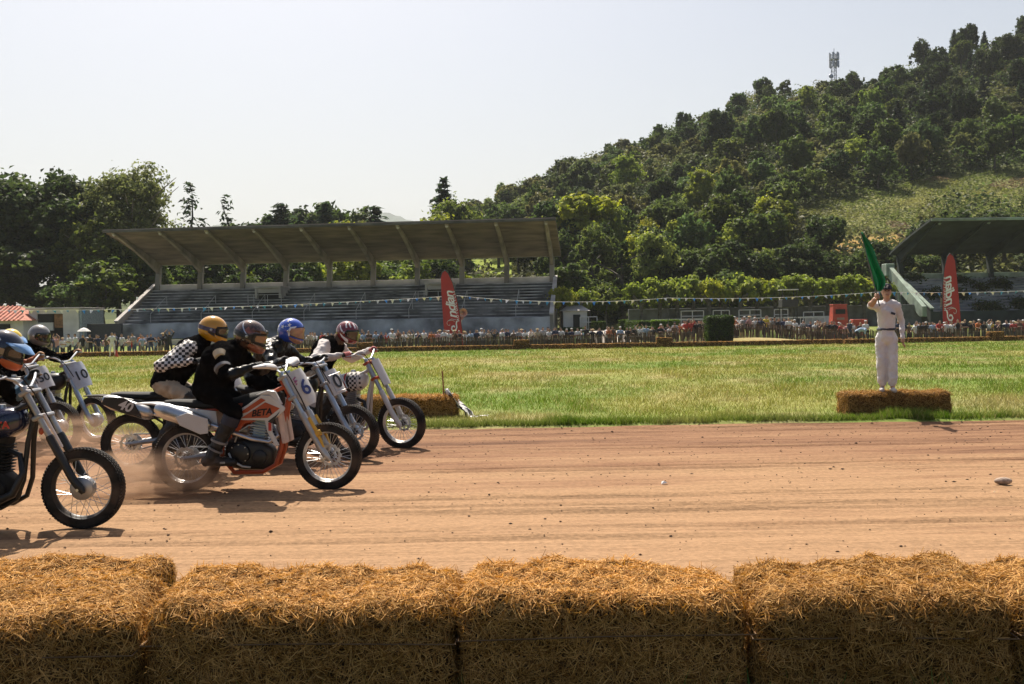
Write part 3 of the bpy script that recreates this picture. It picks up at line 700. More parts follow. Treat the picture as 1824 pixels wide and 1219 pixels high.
# low growth on the meadow: one mass nobody could count
def bracken():
    n = 52000; px = 1400 + 480 * rng.random(n); s = rng.random(n) * 0.55; d = 104 + 156 * s
    x = (px - 912) / F * d; z = gz(x, d); gx, gy = proj(x, d, z); k = inpoly(gx, gy, MEADOW) & ~inpoly(gx, gy, OCHRE)
    x, d, z = x[k], d[k], z[k]; n = len(x)
    lump = np.clip(fbm(x * 0.25, d * 0.25, 77, 3), -0.2, 1)
    P = np.stack([x, d, z + 0.1 + rng.random(n) * (0.35 + 1.1 * np.maximum(lump, 0))], -1)
    tone = sstep(-0.3, 0.4, fbm(x * 0.1, d * 0.1, 78, 3))[:, None]
    c = np.array([0.095, 0.12, 0.034]) * (1 - tone) + np.array([0.17, 0.17, 0.058]) * tone
    q = (fbm(x * 0.13 + 5, d * 0.13, 79, 2) > 0.35)[:, None]; c = np.where(q, np.array([0.13, 0.10, 0.06]), c) * (0.7 + 0.6 * rng.random((n, 1)))
    dd = leaves_mesh('bracken', P, np.tile([0, -0.2, 1.0], (n, 1)), 0.19 * (0.6 + 0.7 * rng.random(n)), c, 0.35, 1.3, 7)
    o = np_mesh('meadow_bracken', dd[0], dd[1], [LEAF], col=dd[2]); tag(o, 'low bracken and scrub over the hillside meadow', 'bracken', kind='stuff')
bracken()
def undergrowth():
    n = 210000; px = 700 + 1260 * rng.random(n); s = 1.06 * rng.random(n) ** 0.8; d = 106 + 154 * s
    x = (px - 912) / F * d; z = gz(x, d); gx, gy = proj(x, d, z); k = ~inpoly(gx, gy, MEADOW) & ~inpoly(gx, gy, LAWN) & ~inpoly(gx, gy, OCHRE)
    x, d, z = x[k], d[k], z[k]; n = len(x); lump = np.clip(0.4 + fbm(x * 0.15, d * 0.15, 97, 3), 0, 1)
    P = np.stack([x, d, z + 0.1 + rng.random(n) * (0.6 + 6.0 * lump) ** (0.75 + 0.25 * rng.random(n))], -1)
    sp = sstep(-0.3, 0.3, fbm(x * 0.11 + 4, d * 0.11, 55, 3))[:, None]; c = (np.array([0.055, 0.08, 0.028]) * (1 - sp) + np.array([0.10, 0.105, 0.042]) * sp) * (0.7 + 0.6 * lump[:, None]) * (0.6 + 0.8 * rng.random((n, 1)))
    dd = leaves_mesh('ug', P, np.tile([0, -0.4, 1.0], (n, 1)), 0.33 * (0.6 + 0.7 * rng.random(n)), c, 0.7, 1.2, 8)
    o = np_mesh('undergrowth', dd[0], dd[1], [LEAF], col=dd[2]); tag(o, 'tangled undergrowth between the trees of the hillside', 'undergrowth', kind='stuff')
undergrowth()
# ------------------------------------------------------------------ stands and buildings
CONC = mat('concrete', (0.30, 0.28, 0.25), 0.9, var=0.22, vscale=0.5, bump=0.4, bscale=6, dirt=0.25, detail=8, stretch=(1, 1, 0.35))
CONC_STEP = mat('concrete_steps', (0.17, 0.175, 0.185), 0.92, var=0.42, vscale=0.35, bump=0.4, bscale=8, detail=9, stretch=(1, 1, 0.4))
CONC_PALE = mat('concrete_pale', (0.50, 0.47, 0.44), 0.9, var=0.2, vscale=0.5, bump=0.3, detail=8)
CONC_BLUE = mat('concrete_weathered', (0.36, 0.38, 0.42), 0.9, var=0.4, vscale=0.45, bump=0.3, detail=9)
EDGE = mat('seat_edges', (0.42, 0.42, 0.43), 0.92, var=0.45, vscale=0.6, detail=9)
RIBM = mat('rib_concrete', (0.30, 0.265, 0.225), 0.9, var=0.25, vscale=0.6, dirt=0.15, detail=8)
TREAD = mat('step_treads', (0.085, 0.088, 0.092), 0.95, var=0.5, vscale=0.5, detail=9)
ROOF_U = mat('roof_boards', (0.20, 0.158, 0.125), 0.9, var=0.25, vscale=0.4, bump=0.3, detail=8, stretch=(1, 3, 1))
ROOF_EDGE = mat('roof_edge', (0.10, 0.095, 0.09), 0.9, var=0.3, vscale=0.6)
WHITEW = mat('whitewash', (0.62, 0.61, 0.60), 0.85, var=0.12, vscale=0.8, dirt=0.15)
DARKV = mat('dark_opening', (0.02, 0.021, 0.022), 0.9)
GREENP = mat('green_paint', (0.23, 0.30, 0.245), 0.8, var=0.25, vscale=0.8, dirt=0.15)
GREEND = mat('green_paint_dark', (0.03, 0.042, 0.036), 0.85, var=0.3, vscale=0.7)
RAIL = mat('rail_steel', (0.55, 0.55, 0.55), 0.5, 0.3)
def make_stand(name, label, L, bays, mats, vomit=(), end_frame=False, loc=(0, 0, 0), rz=0, first=0):
    """cantilever stand in local axes: x along the seats, y back from the field, z up"""
    m_con, m_step, m_par, m_front, m_roof, m_edge = mats
    e = empty(name, loc, rz); tag(e, label, 'grandstand')
    ns = 13; z0, z1, y0, y1 = 1.25, 4.95, 0.9, 8.6
    for k in range(ns):
        za = z0 + (z1 - z0) * k / (ns - 1); ya = y0 + (y1 - y0) * k / ns; yb = y0 + (y1 - y0) * (k + 1) / ns + 0.02
        so_ = MB().box((L / 2, (ya + yb) / 2, za / 2 - 0.1), (L - 0.5, yb - ya, za + 0.2)).build('step', [m_step, TREAD], e, 0)
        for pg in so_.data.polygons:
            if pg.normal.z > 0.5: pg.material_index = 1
        MB().box((L / 2, ya + 0.02, za - 0.035), (L - 0.52, 0.30, 0.10)).build('seat_edge', EDGE, e, 0)
    MB().box((L / 2, 0.72, 0.55), (L - 0.5, 0.3, 1.9)).build('front_wall', m_front, e, 0, bevel=0.02, seg=1)
    MB().box((L / 2, y1 + 0.32, 2.6), (L, 0.3, 5.4)).build('rear_wall', m_con, e, 0)
    MB().box((L / 2, y1 + 0.16, 5.26), (L - 0.1, 0.10, 0.60)).build('parapet', m_par, e, 0, bevel=0.02, seg=1)
    for x in (0.12, L - 0.12):
        MB().prism([(0.5, -0.5), (0.5, 1.75), (0.8, 1.85), (8.95, 5.55), (8.95, -0.5)], x - 0.14, x + 0.14, plane='yz').build('end_wall', m_con, e, 0)
        MB().prism([(0.42, 1.84), (8.95, 5.68), (8.95, 5.55), (0.42, 1.70)], x - 0.2, x + 0.2, plane='yz').build('coping', m_par, e, 0)
    # roof: a shell that rises towards the field
    def under(y):  # underside of the shell, y from 9.4 (back) to -0.6 (front)
        t = (9.4 - y) / 10.0
        return 7.62 + 2.7 * t ** 0.88
    ys = [9.4 - 10.0 * k / 14 for k in range(15)]
    mb = MB(); nx = bays * 2 + 1
    prof = [(y, under(y)) for y in ys] + [(y, under(y) + 0.22) for y in reversed(ys)]
    mb.prism(prof, -0.35, L + 0.45, plane='yz'); mb.build('roof', [m_roof], e, 20)
    MB().box((L / 2 + 0.05, -0.68, 10.34), (L + 0.9, 0.14, 0.26)).build('roof_fascia', m_edge, e, 0, bevel=0.02, seg=1)
    MB().box((L / 2 + 0.05, 9.47, 7.72), (L + 0.8, 0.14, 0.24)).build('rear_beam', m_par if first == 0 else m_con, e, 0)
    for b in range(bays + 1):
        x = 0.55 + (L - 1.0) * b / bays
        inner = []; outer = []
        for k in range(15):                                # the curved rib under the shell
            y = ys[k]; t = (9.4 - y) / 10.0; dep = 0.80 * (1 - t) ** 1.5 + 0.24
            outer.append((y, under(y) - 0.01)); inner.append((y - 0.35 * (1 - t), under(y) - dep))
        out = outer + list(reversed(inner))
        MB().prism(out, x - 0.16, x + 0.16, plane='yz').build('rib', RIBM if first == 0 else m_con, e, 0, bevel=0.03, seg=1)
        MB().prism([(8.35, 4.4), (8.85, 4.4), (9.42, 7.6), (8.95, 7.3), (8.62, 6.2)], x - 0.24, x + 0.24, plane='yz').build('column', m_con, e, 0, bevel=0.03, seg=1)
        MB().ball((x, -0.35, 10.02), (0.16, 0.16, 0.16), 10, 6).build('roof_lamp', m_par, e)
    for xv in vomit:                                       # covered way out in the upper seats
        q = empty('exit_box', (xv, 0, 0), 0, e)
        MB().box((0, 6.6, 4.95), (2.7, 3.2, 0.22)).build('lid', m_par, q, 0, bevel=0.03, seg=1)
        for sx in (-1.22, 1.22): MB().box((sx, 6.6, 4.35), (0.2, 3.0, 1.02)).build('side_wall', m_par, q, 0)
        MB().box((0, 5.3, 4.62), (2.24, 0.12, 0.46)).build('lintel', m_par, q, 0)
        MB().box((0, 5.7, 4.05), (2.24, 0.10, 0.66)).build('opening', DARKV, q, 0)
        rb = MB()
        for sx in (-2.0, -1.4, 0.0, 1.4): rb.tube([(sx, 5.0, 3.2), (sx, 5.0, 4.2)], 0.03, 6)
        rb.tube([(-2.0, 5.0, 4.2), (1.4, 5.0, 4.2)], 0.03, 6); rb.build('railing', RAIL, q)
    return e
# corners of the long stand read from the photograph
_a = W(200, 560, 95.5); _b = W(984, 560, 91.5)
SL = math.hypot(_b.x - _a.x, _b.y - _a.y); SRZ = math.atan2(_b.y - _a.y, _b.x - _a.x)
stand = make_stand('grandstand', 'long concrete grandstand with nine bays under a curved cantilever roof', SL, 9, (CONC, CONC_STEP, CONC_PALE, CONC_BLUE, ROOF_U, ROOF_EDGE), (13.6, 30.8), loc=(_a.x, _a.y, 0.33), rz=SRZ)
rb = MB()
for k in range(8):
    x = 3 + k * 5.1
    for z, y in ((1.7, 1.7), (2.6, 3.6), (3.5, 5.4)): rb.tube([(x, y, z - 0.1), (x, y, z + 0.75)], 0.025, 5)
    rb.tube([(x, 1.7, 2.45), (x, 3.6, 3.35), (x, 5.4, 4.25)], 0.025, 5)
rb.build('stair_handrails', RAIL, stand)
_c = W(1640, 560, 97.0)
gst = make_stand('green_grandstand', 'dark green painted grandstand at the right edge with weeds on its steps', 30, 6, (GREEND, CONC_BLUE, GREENP, GREEND, GREEND, GREENP), (), loc=(_c.x + 1.2, _c.y, 0.2), rz=R(1.5), first=1)
# the green raking frame at its open left end
MB().prism([(0.2, 1.0), (0.9, 1.0), (9.0, 5.4), (9.0, 6.3), (8.2, 6.3), (0.2, 2.0)], -0.95, -0.5, plane='yz').build('raking_beam', GREENP, gst, 0, bevel=0.04, seg=1)
MB().box((-0.75, 8.9, 6.0), (0.9, 1.3, 1.3)).build('beam_head', GREENP, gst, 0, bevel=0.05, seg=1)
for (y0_, y1_) in ((8.9, 8.6), (6.1, 5.4), (2.4, 2.2)): MB().tube([(-0.72, y0_, 4.6 if y0_ > 8 else (3.5 if y0_ > 5 else 1.9)), (-0.72, y1_, -0.6)], [0.24, 0.2], 8).build('leg', GREENP, gst)
# weeds on its steps
def weeds():
    n = 9000; g = rng
    cx = g.random((26, 2)) * np.array([20, 7.0]) + np.array([1.0, 1.3]); ci = g.integers(0, 26, n)
    x = cx[ci, 0] + g.normal(0, 0.5, n); y = np.clip(cx[ci, 1] + g.normal(0, 0.4, n), 0.95, 8.4); z = 1.3 + 3.9 * (y - 0.9) / 7.7 + np.abs(g.normal(0, 0.32, n))
    c = np.array([0.05, 0.07, 0.025]) * (0.6 + 0.8 * g.random((n, 1)))
    dd = leaves_mesh('w', np.stack([x, y, z], -1), np.tile([0, -0.4, 1.0], (n, 1)), 0.12 * (0.6 + 0.8 * g.random(n)), c, 0.7, 1.4, 3)
    o = np_mesh('step_weeds', dd[0], dd[1], [LEAF], gst, col=dd[2]); o['kind'] = 'stuff'
weeds()

# --- low white building and the red roofed house at the left
def simple_house():
    p = on_ground(97, 92); e = empty('white_building', p); tag(e, 'low white flat roofed building with a brown shutter left of the long stand', 'building')
    w_, dp, h = 4.6, 5.0, 2.95; fy = 0
    # wall pieces round the openings
    for (x0, x1, z0, z1) in ((-2.3, -1.55, -0.3, h), (0.85, 2.3, -0.3, h), (-1.55, 0.85, 2.55, h), (-1.55, -0.1, 1.0, 1.75), (-1.55, 0.85, -0.3, 0.15)):
        MB().box(((x0 + x1) / 2, 0.1, (z0 + z1) / 2), (x1 - x0 - 0.004, 0.22, z1 - z0 - 0.004)).build('wall', WHITEW, e, 0)
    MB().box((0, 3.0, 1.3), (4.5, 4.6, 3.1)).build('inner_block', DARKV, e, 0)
    MB().box((2.42, 2.6, 1.32), (0.2, 5.0, 3.2)).build('side_wall', mat('side_blue', (0.30, 0.36, 0.42), 0.85, var=0.2), e, 0)
    MB().box((0.05, 2.5, h + 0.08), (5.1, 5.5, 0.16)).build('flat_roof', CONC_PALE, e, 0, bevel=0.02, seg=1)
    MB().box((0.42, 0.16, 1.88), (0.84, 0.08, 1.26)).build('shutter', mat('brown_shutter', (0.25, 0.12, 0.045), 0.7, var=0.25, vscale=4), e, 0)
    MB().box((-0.85, 0.28, 2.15), (1.3, 0.06, 0.75)).build('window', DARKV, e, 0)
    h_ = on_ground(-20, 90); q = empty('red_roof_house', h_); tag(q, 'house with a red hipped tile roof at the left edge', 'house')
    MB().box((-2.2, 3.0, 0.8), (10.5, 5.6, 2.6)).build('wall', WHITEW, q, 0)
    MB().box((-1.0, 0.16, 1.0), (1.5, 0.1, 1.3)).build('window', DARKV, q, 0)
    MB().box((1.4, 0.16, 0.9), (1.0, 0.1, 1.6)).build('door', DARKV, q, 0)
    rf = MB(); x0, x1, y0, y1, zb, zt = -8.0, 3.5, -0.5, 6.4, 2.0, 3.35
    rf.add([(x0, y0, zb), (x1, y0, zb), (x1, y1, zb), (x0, y1, zb), (x0 + 2.4, 2.9, zt), (x1 - 2.0, 2.9, zt)], [(0, 1, 5, 4), (1, 2, 5), (2, 3, 4, 5), (3, 0, 4), (3, 2, 1, 0)])
    rfo = rf.build('roof', mat('roof_tile', (0.46, 0.17, 0.115), 0.85, var=0.25, vscale=3, bump=0.5, bscale=20), q, 0)
    tl = MB()
    for k in range(24):                                     # tile courses down the front slope
        x = x0 + 1.3 + k * 0.42
        t = min(1, (x - x0) / 2.4, (x1 - x) / 2.0); tl.tube([(x, y0 + 0.02, zb + 0.03), (x, y0 + 3.35 * t, zb + 0.03 + (zt - zb) * t)], 0.09, 6)
    tl.build('tile_rows', MATS['roof_tile'], rfo)
simple_house()
def lefty_bits():
    # low retaining wall and pale path edge behind the crowd on the left
    w0 = on_ground(-120, 87.0); w1 = on_ground(400, 87.0)
    MB().box(((w0.x + w1.x) / 2, 87.0, 0.0), (w1.x - w0.x, 0.3, 0.75)).build('low_wall', CONC_PALE, None, 0, bevel=0.02, seg=1)
    o = bpy.data.objects['low_wall']; tag(o, 'low pale kerb wall behind the spectators left of the stand', 'wall')
    d0 = on_ground(178, 93.5); m = MB().box((d0.x, d0.y, d0.z + 0.7), (4.2, 0.5, 1.7)).build('dark_hoarding', mat('hoarding', (0.05, 0.052, 0.06), 0.8), None, 0, bevel=0.03)
    tag(m, 'dark hoarding between the white building and the long stand', 'hoarding')
    um = on_ground(150, 83.5); e = empty('parasol', um); e.scale = (0.62, 0.62, 0.94); tag(e, 'small white parasol open above the spectators left of the stand', 'parasol')
    MB().lathe([(0.0, 2.35), (0.5, 2.22), (0.95, 2.0), (0.93, 1.98), (0.0, 2.3)], axis='z', n=8).build('canopy', WHITEW, e, 0)
    MB().tube([(0, 0, -0.1), (0, 0, 2.4)], 0.025, 6).build('pole', RAIL, e)
lefty_bits()
# --- hut, terrace wall, railings, hedges, lawn and drive at the right
def hut():
    p = on_ground(1024, 97); e = empty('white_hut', p); tag(e, 'small white hut with a pale hipped roof beside the driveway', 'hut')
    MB().box((0, 0, 0.95), (2.3, 2.2, 2.1)).build('wall', WHITEW, e, 0)
    MB().add([(-1.45, -1.4, 2.0), (1.45, -1.4, 2.0), (1.45, 1.4, 2.0), (-1.45, 1.4, 2.0), (-0.6, 0, 2.62), (0.6, 0, 2.62)], [(0, 1, 5, 4), (1, 2, 5), (2, 3, 4, 5), (3, 0, 4), (3, 2, 1, 0)]).build('roof', CONC_PALE, e, 0)
    MB().box((0.15, -1.12, 0.85), (0.7, 0.06, 1.6)).build('door', DARKV, e, 0)
hut()
def hedge(px0, px1, d, h, name='clipped_hedge', label='', thick=1.0, d1=None, tint=(1, 1, 1)):
    a = on_ground(px0, d); b = on_ground(px1, d1 or d); e = empty(name, a); tag(e, label, 'hedge')
    L = (b - a).length; ang = math.atan2(b.y - a.y, b.x - a.x); e.rotation_euler = (0, 0, ang)
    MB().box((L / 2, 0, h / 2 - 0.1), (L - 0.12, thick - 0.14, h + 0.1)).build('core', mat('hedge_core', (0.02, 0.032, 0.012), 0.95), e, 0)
    n = int(500 * (L * h * 2 + L * thick)); n = min(n, 6000); g = rng
    u = g.random(n) * L; face = g.random(n); v = g.random(n)
    top = face < thick / (thick + 2 * h)
    P = np.where(top[:, None], np.stack([u, (v - 0.5) * thick, np.full(n, h)], -1), np.stack([u, np.where(face > 0.8, thick / 2, -thick / 2), v * h], -1)) + g.normal(0, 0.035, (n, 3))
    nn = np.where(top[:, None], np.array([0, 0, 1.0]), np.array([0, -1.0, 0.2]))
    c = np.array([0.055, 0.085, 0.024]) * (0.6 + 0.8 * g.random((n, 1)))
    dd = leaves_mesh('h', P, nn, 0.075 * (0.6 + 0.8 * g.random(n)), c, 0.6, 1.3, 5)
    o = np_mesh('leaves', dd[0], dd[1], [LEAF], e, col=dd[2]); o['kind'] = 'stuff'; o.color = (*tint, 1); return e
hedge(1055, 1078, 95, 0.9, label='short clipped hedge left of the drive gateway')
hedge(1104, 1120, 94, 1.0, label='short clipped hedge right of the drive gateway')
hedge(1124, 1150, 91, 0.9, label='clipped hedge bending along the drive', d1=86)
hedge(1130, 1158, 87, 0.8, label='low hedge at the inner bend of the drive', d1=85)
hedge(1160, 1208, 90, 0.95, label='pale topped hedge behind the spectators right of the drive', thick=1.6, tint=(1.8, 1.8, 1.5))
hedge(995, 1042, 92.5, 0.35, label='low dark hedge in front of the small white hut')
def drive():
    pts = []
    for k in range(13):
        t = k / 12; d = 84 + 10.5 * t; c = 1095 - 20 * t; hw = 46 - 26 * t
        a = on_ground(c - hw, d); b = on_ground(c + hw, d); pts += [(a.x, a.y, a.z + 0.06), (b.x, b.y, b.z + 0.06)]
    o = np_mesh('driveway', np.array(pts), grid_faces(13, 2), [mat('drive_gravel', (0.50, 0.44, 0.38), 0.95, var=0.12, vscale=2)]); tag(o, 'pale gravel drive running up to the terrace', 'drive', kind='structure')
    pts = []
    for k in range(13):
        t = k / 12; d = 83.5 + 11 * t
        a = on_ground(990 + 4 * t, d); b = on_ground(1046 + 6 * t, d); pts += [(a.x, a.y, a.z + 0.05), (b.x, b.y, b.z + 0.05)]
    o = np_mesh('lawn', np.array(pts), grid_faces(13, 2), [mat('lawn_green', (0.20, 0.29, 0.05), 0.95, var=0.2, vscale=2, bump=0.4)]); tag(o, 'bright green lawn between the stand and the drive', 'lawn', kind='structure')
    a = on_ground(1120, 99.3); b = on_ground(1640, 99.3); L = b.x - a.x
    m = MB().box(((a.x + b.x) / 2, 99.3, 1.15), (L, 0.5, 2.6)).build('terrace_wall', mat('terrace_stone', (0.17, 0.18, 0.185), 0.9, var=0.3, vscale=0.8, bump=0.4, bscale=4), None, 0, bevel=0.03, seg=1)
    tag(m, 'long dark grey terrace wall behind the clipped plane trees', 'wall')
    k = 0
    for (p0, p1, zb, lab) in ((1214, 1254, 1.3, 'white pipe railing left of the others along the terrace'), (1271, 1300, 1.3, 'short white pipe railing second along the terrace'), (1317, 1356, 1.3, 'white pipe railing third along the terrace'), (1380, 1404, 1.3, 'white pipe railing left of the dark box on legs'), (1034, 1064, 0.9, 'white pipe railing beside the small white hut'), (1432, 1468, 1.0, 'white pipe railing right of the dark box on legs')):
        A = on_ground(p0, 95.5); B = on_ground(p1, 95.5); e = empty('pipe_railing', A); tag(e, lab, 'railing'); L = B.x - A.x
        for z in (zb, zb + 0.5): MB().tube([(0, 0, z), (L, 0, z)], 0.05, 6).build('rail', WHITEW, e)
        for x in (0, L / 2, L): MB().tube([(x, 0, -0.2), (x, 0, zb + 0.5)], 0.05, 6).build('post', WHITEW, e)
    A = on_ground(1165, 94.8); B = on_ground(1470, 94.8); L = B.x - A.x
    e = empty('track_rail', A); tag(e, 'long low white rail along the terrace behind the spectators', 'railing')
    MB().box((L / 2, 0, 1.0), (L, 0.06, 0.14)).build('rail', WHITEW, e, 0)
    for j in range(15): MB().tube([(L * j / 14, 0.05, -0.2), (L * j / 14, 0.05, 1.0)], 0.04, 6).build('post', WHITEW, e)
    A = on_ground(1470, 96); e = empty('sponsor_board', A); tag(e, 'pale low board leaning by the terrace left of the red kiosk', 'board')
    MB().box((-0.6, 0, 0.7), (2.6, 0.08, 0.8)).build('board_panel', WHITEW, e, 0)
drive()
def kiosk():
    p = on_ground(1494, 84); e = empty('red_kiosk', p); tag(e, 'red slope sided kiosk behind the spectators left of the flagman', 'kiosk')
    red = mat('kiosk_red', (0.42, 0.055, 0.035), 0.6, var=0.2, vscale=2, dirt=0.15)
    MB().box((0, 0, 1.45), (1.55, 1.3, 2.9), taper=0.72).build('body', red, e, 0, bevel=0.05)
    MB().box((0, -0.50, 2.35), (0.8, 0.14, 0.4)).build('hatch', DARKV, e, 0); MB().box((0, -0.58, 1.75), (0.6, 0.1, 0.2)).build('sign_panel', mat('kiosk_grey', (0.3, 0.2, 0.18), 0.7), e, 0)
    MB().box((0, 0, 2.93), (1.2, 1.05, 0.08)).build('roof', red, e, 0, bevel=0.02)
    p = on_ground(1530, 86); m = MB().box((p.x, p.y, p.z + 0.6), (1.3, 0.8, 1.5)).build('red_crate', red, None, 0, bevel=0.04); tag(m, 'low red crate right of the red kiosk', 'crate')
    p = on_ground(1405, 84); e = empty('timing_box', p); tag(e, 'dark box cabin on scaffold legs behind the spectators', 'cabin')
    dk = mat('cabin_dark', (0.035, 0.037, 0.04), 0.7)
    MB().box((0, 0, 3.0), (1.35, 1.2, 0.7)).build('parapet_box', dk, e, 0, bevel=0.03)
    MB().box((0, 0, 4.15), (1.4, 1.3, 0.08)).build('roof', RAIL, e, 0)
    for sx in (-0.6, 0.6):
        for sy in (-0.5, 0.5): MB().tube([(sx, sy, -0.2), (sx, sy, 4.15)], 0.035, 6).build('leg', dk, e)
    for z in (1.0, 2.0):
        MB().tube([(-0.6, -0.5, z), (0.6, -0.5, z)], 0.03, 6).build('brace', dk, e)
    MB().tube([(-0.6, -0.5, 0), (0.6, -0.5, 2.0)], 0.025, 6).build('brace', dk, e)
kiosk()
def mast():
    p = on_ground(1491, 262); p.z -= 0.5; top = W(1491, 92, 262).z; H = top - p.z
    e = empty('antenna_mast', p); tag(e, 'slim steel antenna mast standing on the wooded ridge', 'antenna mast')
    st = mat('mast_steel', (0.50, 0.52, 0.55), 0.5, 0.4)
    mb = MB(); r = 0.75
    c = [Vector((r * math.cos(a), r * math.sin(a), 0)) for a in (0.4, 0.4 + 2.094, 0.4 + 4.189)]
    for q in c: mb.tube([q, q + Vector((0, 0, H - 0.5))], 0.10, 5)
    n = int(H / 1.1)
    for k in range(n):
        z = k * 1.1
        for i in range(3):
            a = c[i] + Vector((0, 0, z)); b = c[(i + 1) % 3] + Vector((0, 0, z + 1.1)); mb.tube([a, b], 0.06, 4); mb.tube([a, c[(i + 1) % 3] + Vector((0, 0, z))], 0.05, 4)
    mb.build('lattice', st, e)
    for k in range(6):
        a = k * 1.047
        for z in (H - 1.2, H - 3.3):
            MB().box((1.15 * math.cos(a), 1.15 * math.sin(a), z), (0.3, 0.4, 1.7), rot=(0, 0, a)).build('antenna_panel', st, e, 0)
    MB().lathe([(0.0, -0.2), (0.55, 0.0), (0.6, 0.1), (0, 0.15)], (-1.0, -0.6, H - 6.5), 'y', 14).build('dish', st, e)
    MB().lathe([(1.3, 0), (1.3, 0.1), (0.3, 0.1)], (0, 0, H - 2.2), 'z', 12).build('platform', st, e)
    MB().tube([(0, 0, H - 1), (0, 0, H + 0.8)], 0.08, 5).build('spike', st, e)
mast()
# ------------------------------------------------------------------ hay bales
STRAW_M = leaf_mat('straw', 0.22, 0.6, obj_tint=True)
def hay_body_mat():
    m, t, b = new_mat('hay_body')
    tc = N(t, 'ShaderNodeTexCoord'); n1 = N(t, 'ShaderNodeTexNoise'); n1.inputs['Scale'].default_value = 60; n1.inputs['Detail'].default_value = 6; n1.inputs['Distortion'].default_value = 1.5
    n2 = N(t, 'ShaderNodeTexNoise'); n2.inputs['Scale'].default_value = 7; n2.inputs['Detail'].default_value = 4
    for n in (n1, n2): t.links.new(tc.outputs['Object'], n.inputs['Vector'])
    ad = N(t, 'ShaderNodeMath', operation='ADD'); t.links.new(n1.outputs['Fac'], ad.inputs[0]); t.links.new(n2.outputs['Fac'], ad.inputs[1])
    rp = N(t, 'ShaderNodeValToRGB'); e = rp.color_ramp.elements; e[0].position = 0.36; e[0].color = (0.03, 0.014, 0.0045, 1); e[1].position = 0.64; e[1].color = (0.16, 0.08, 0.025, 1)
    hf = N(t, 'ShaderNodeMath', operation='MULTIPLY'); hf.inputs[1].default_value = 0.5; t.links.new(ad.outputs[0], hf.inputs[0]); t.links.new(hf.outputs[0], rp.inputs[0])
    t.links.new(rp.outputs[0], b.inputs['Base Color']); b.inputs['Roughness'].default_value = 0.95; b.inputs['Specular IOR Level'].default_value = 0.15
    bp = N(t, 'ShaderNodeBump'); bp.inputs['Strength'].default_value = 0.9; bp.inputs['Distance'].default_value = 0.03; t.links.new(n1.outputs['Fac'], bp.inputs['Height']); t.links.new(bp.outputs[0], b.inputs['Normal'])
    return m
HAYB = hay_body_mat(); TWINE = mat('twine', (0.16, 0.09, 0.04), 0.9)
def bale_surface(L, Wd, H, n, seed, rnd=0.07, amp=0.03):
    """rounded lumpy box, origin at the middle of its underside; returns verts, faces"""
    V = []; Fc = []; off = 0; sz = np.array([L, Wd, H]) / 2
    for ax in range(3):
        for sgn in (-1, 1):
            o1, o2 = [(1, 2), (2, 0), (0, 1)][ax]
            n1 = max(3, int(n * sz[o1] / sz.max())); n2 = max(3, int(n * sz[o2] / sz.max()))
            a, b = np.meshgrid(np.linspace(-1, 1, n1), np.linspace(-1, 1, n2), indexing='ij')
            p = np.zeros((n1, n2, 3)); p[..., ax] = sgn * sz[ax]; p[..., o1] = a * sz[o1]; p[..., o2] = b * sz[o2]
            inner = np.clip(p, -(sz - rnd), sz - rnd); dv = p - inner; ln = np.linalg.norm(dv, axis=-1, keepdims=True)
            p = inner + dv / np.maximum(ln, 1e-9) * rnd; nr = dv / np.maximum(ln, 1e-9)
            q = p * 1.0
            d = amp * (fbm(q[..., 0] * 4 + q[..., 2] * 3, q[..., 1] * 4 + q[..., 2] * 2.3, seed, 3) + 0.35 * vnoise(q[..., 0] * 23 + q[..., 2] * 9, q[..., 1] * 23 - q[..., 2] * 21, seed + 5))
            for tx in (-0.25, 0.25):                       # pinched where the twine runs
                d = d - 0.022 * np.exp(-((q[..., 1] - tx * Wd * 1.1) / 0.03) ** 2) if False else d
            p = p + nr * d[..., None]
            f = grid_faces(n1, n2) + off; 
            if sgn < 0: f = f[:, ::-1]
            V.append(p.reshape(-1, 3)); Fc.append(f); off += n1 * n2
    V = np.concatenate(V); V[:, 2] += sz[2]
    return V, np.concatenate(Fc)
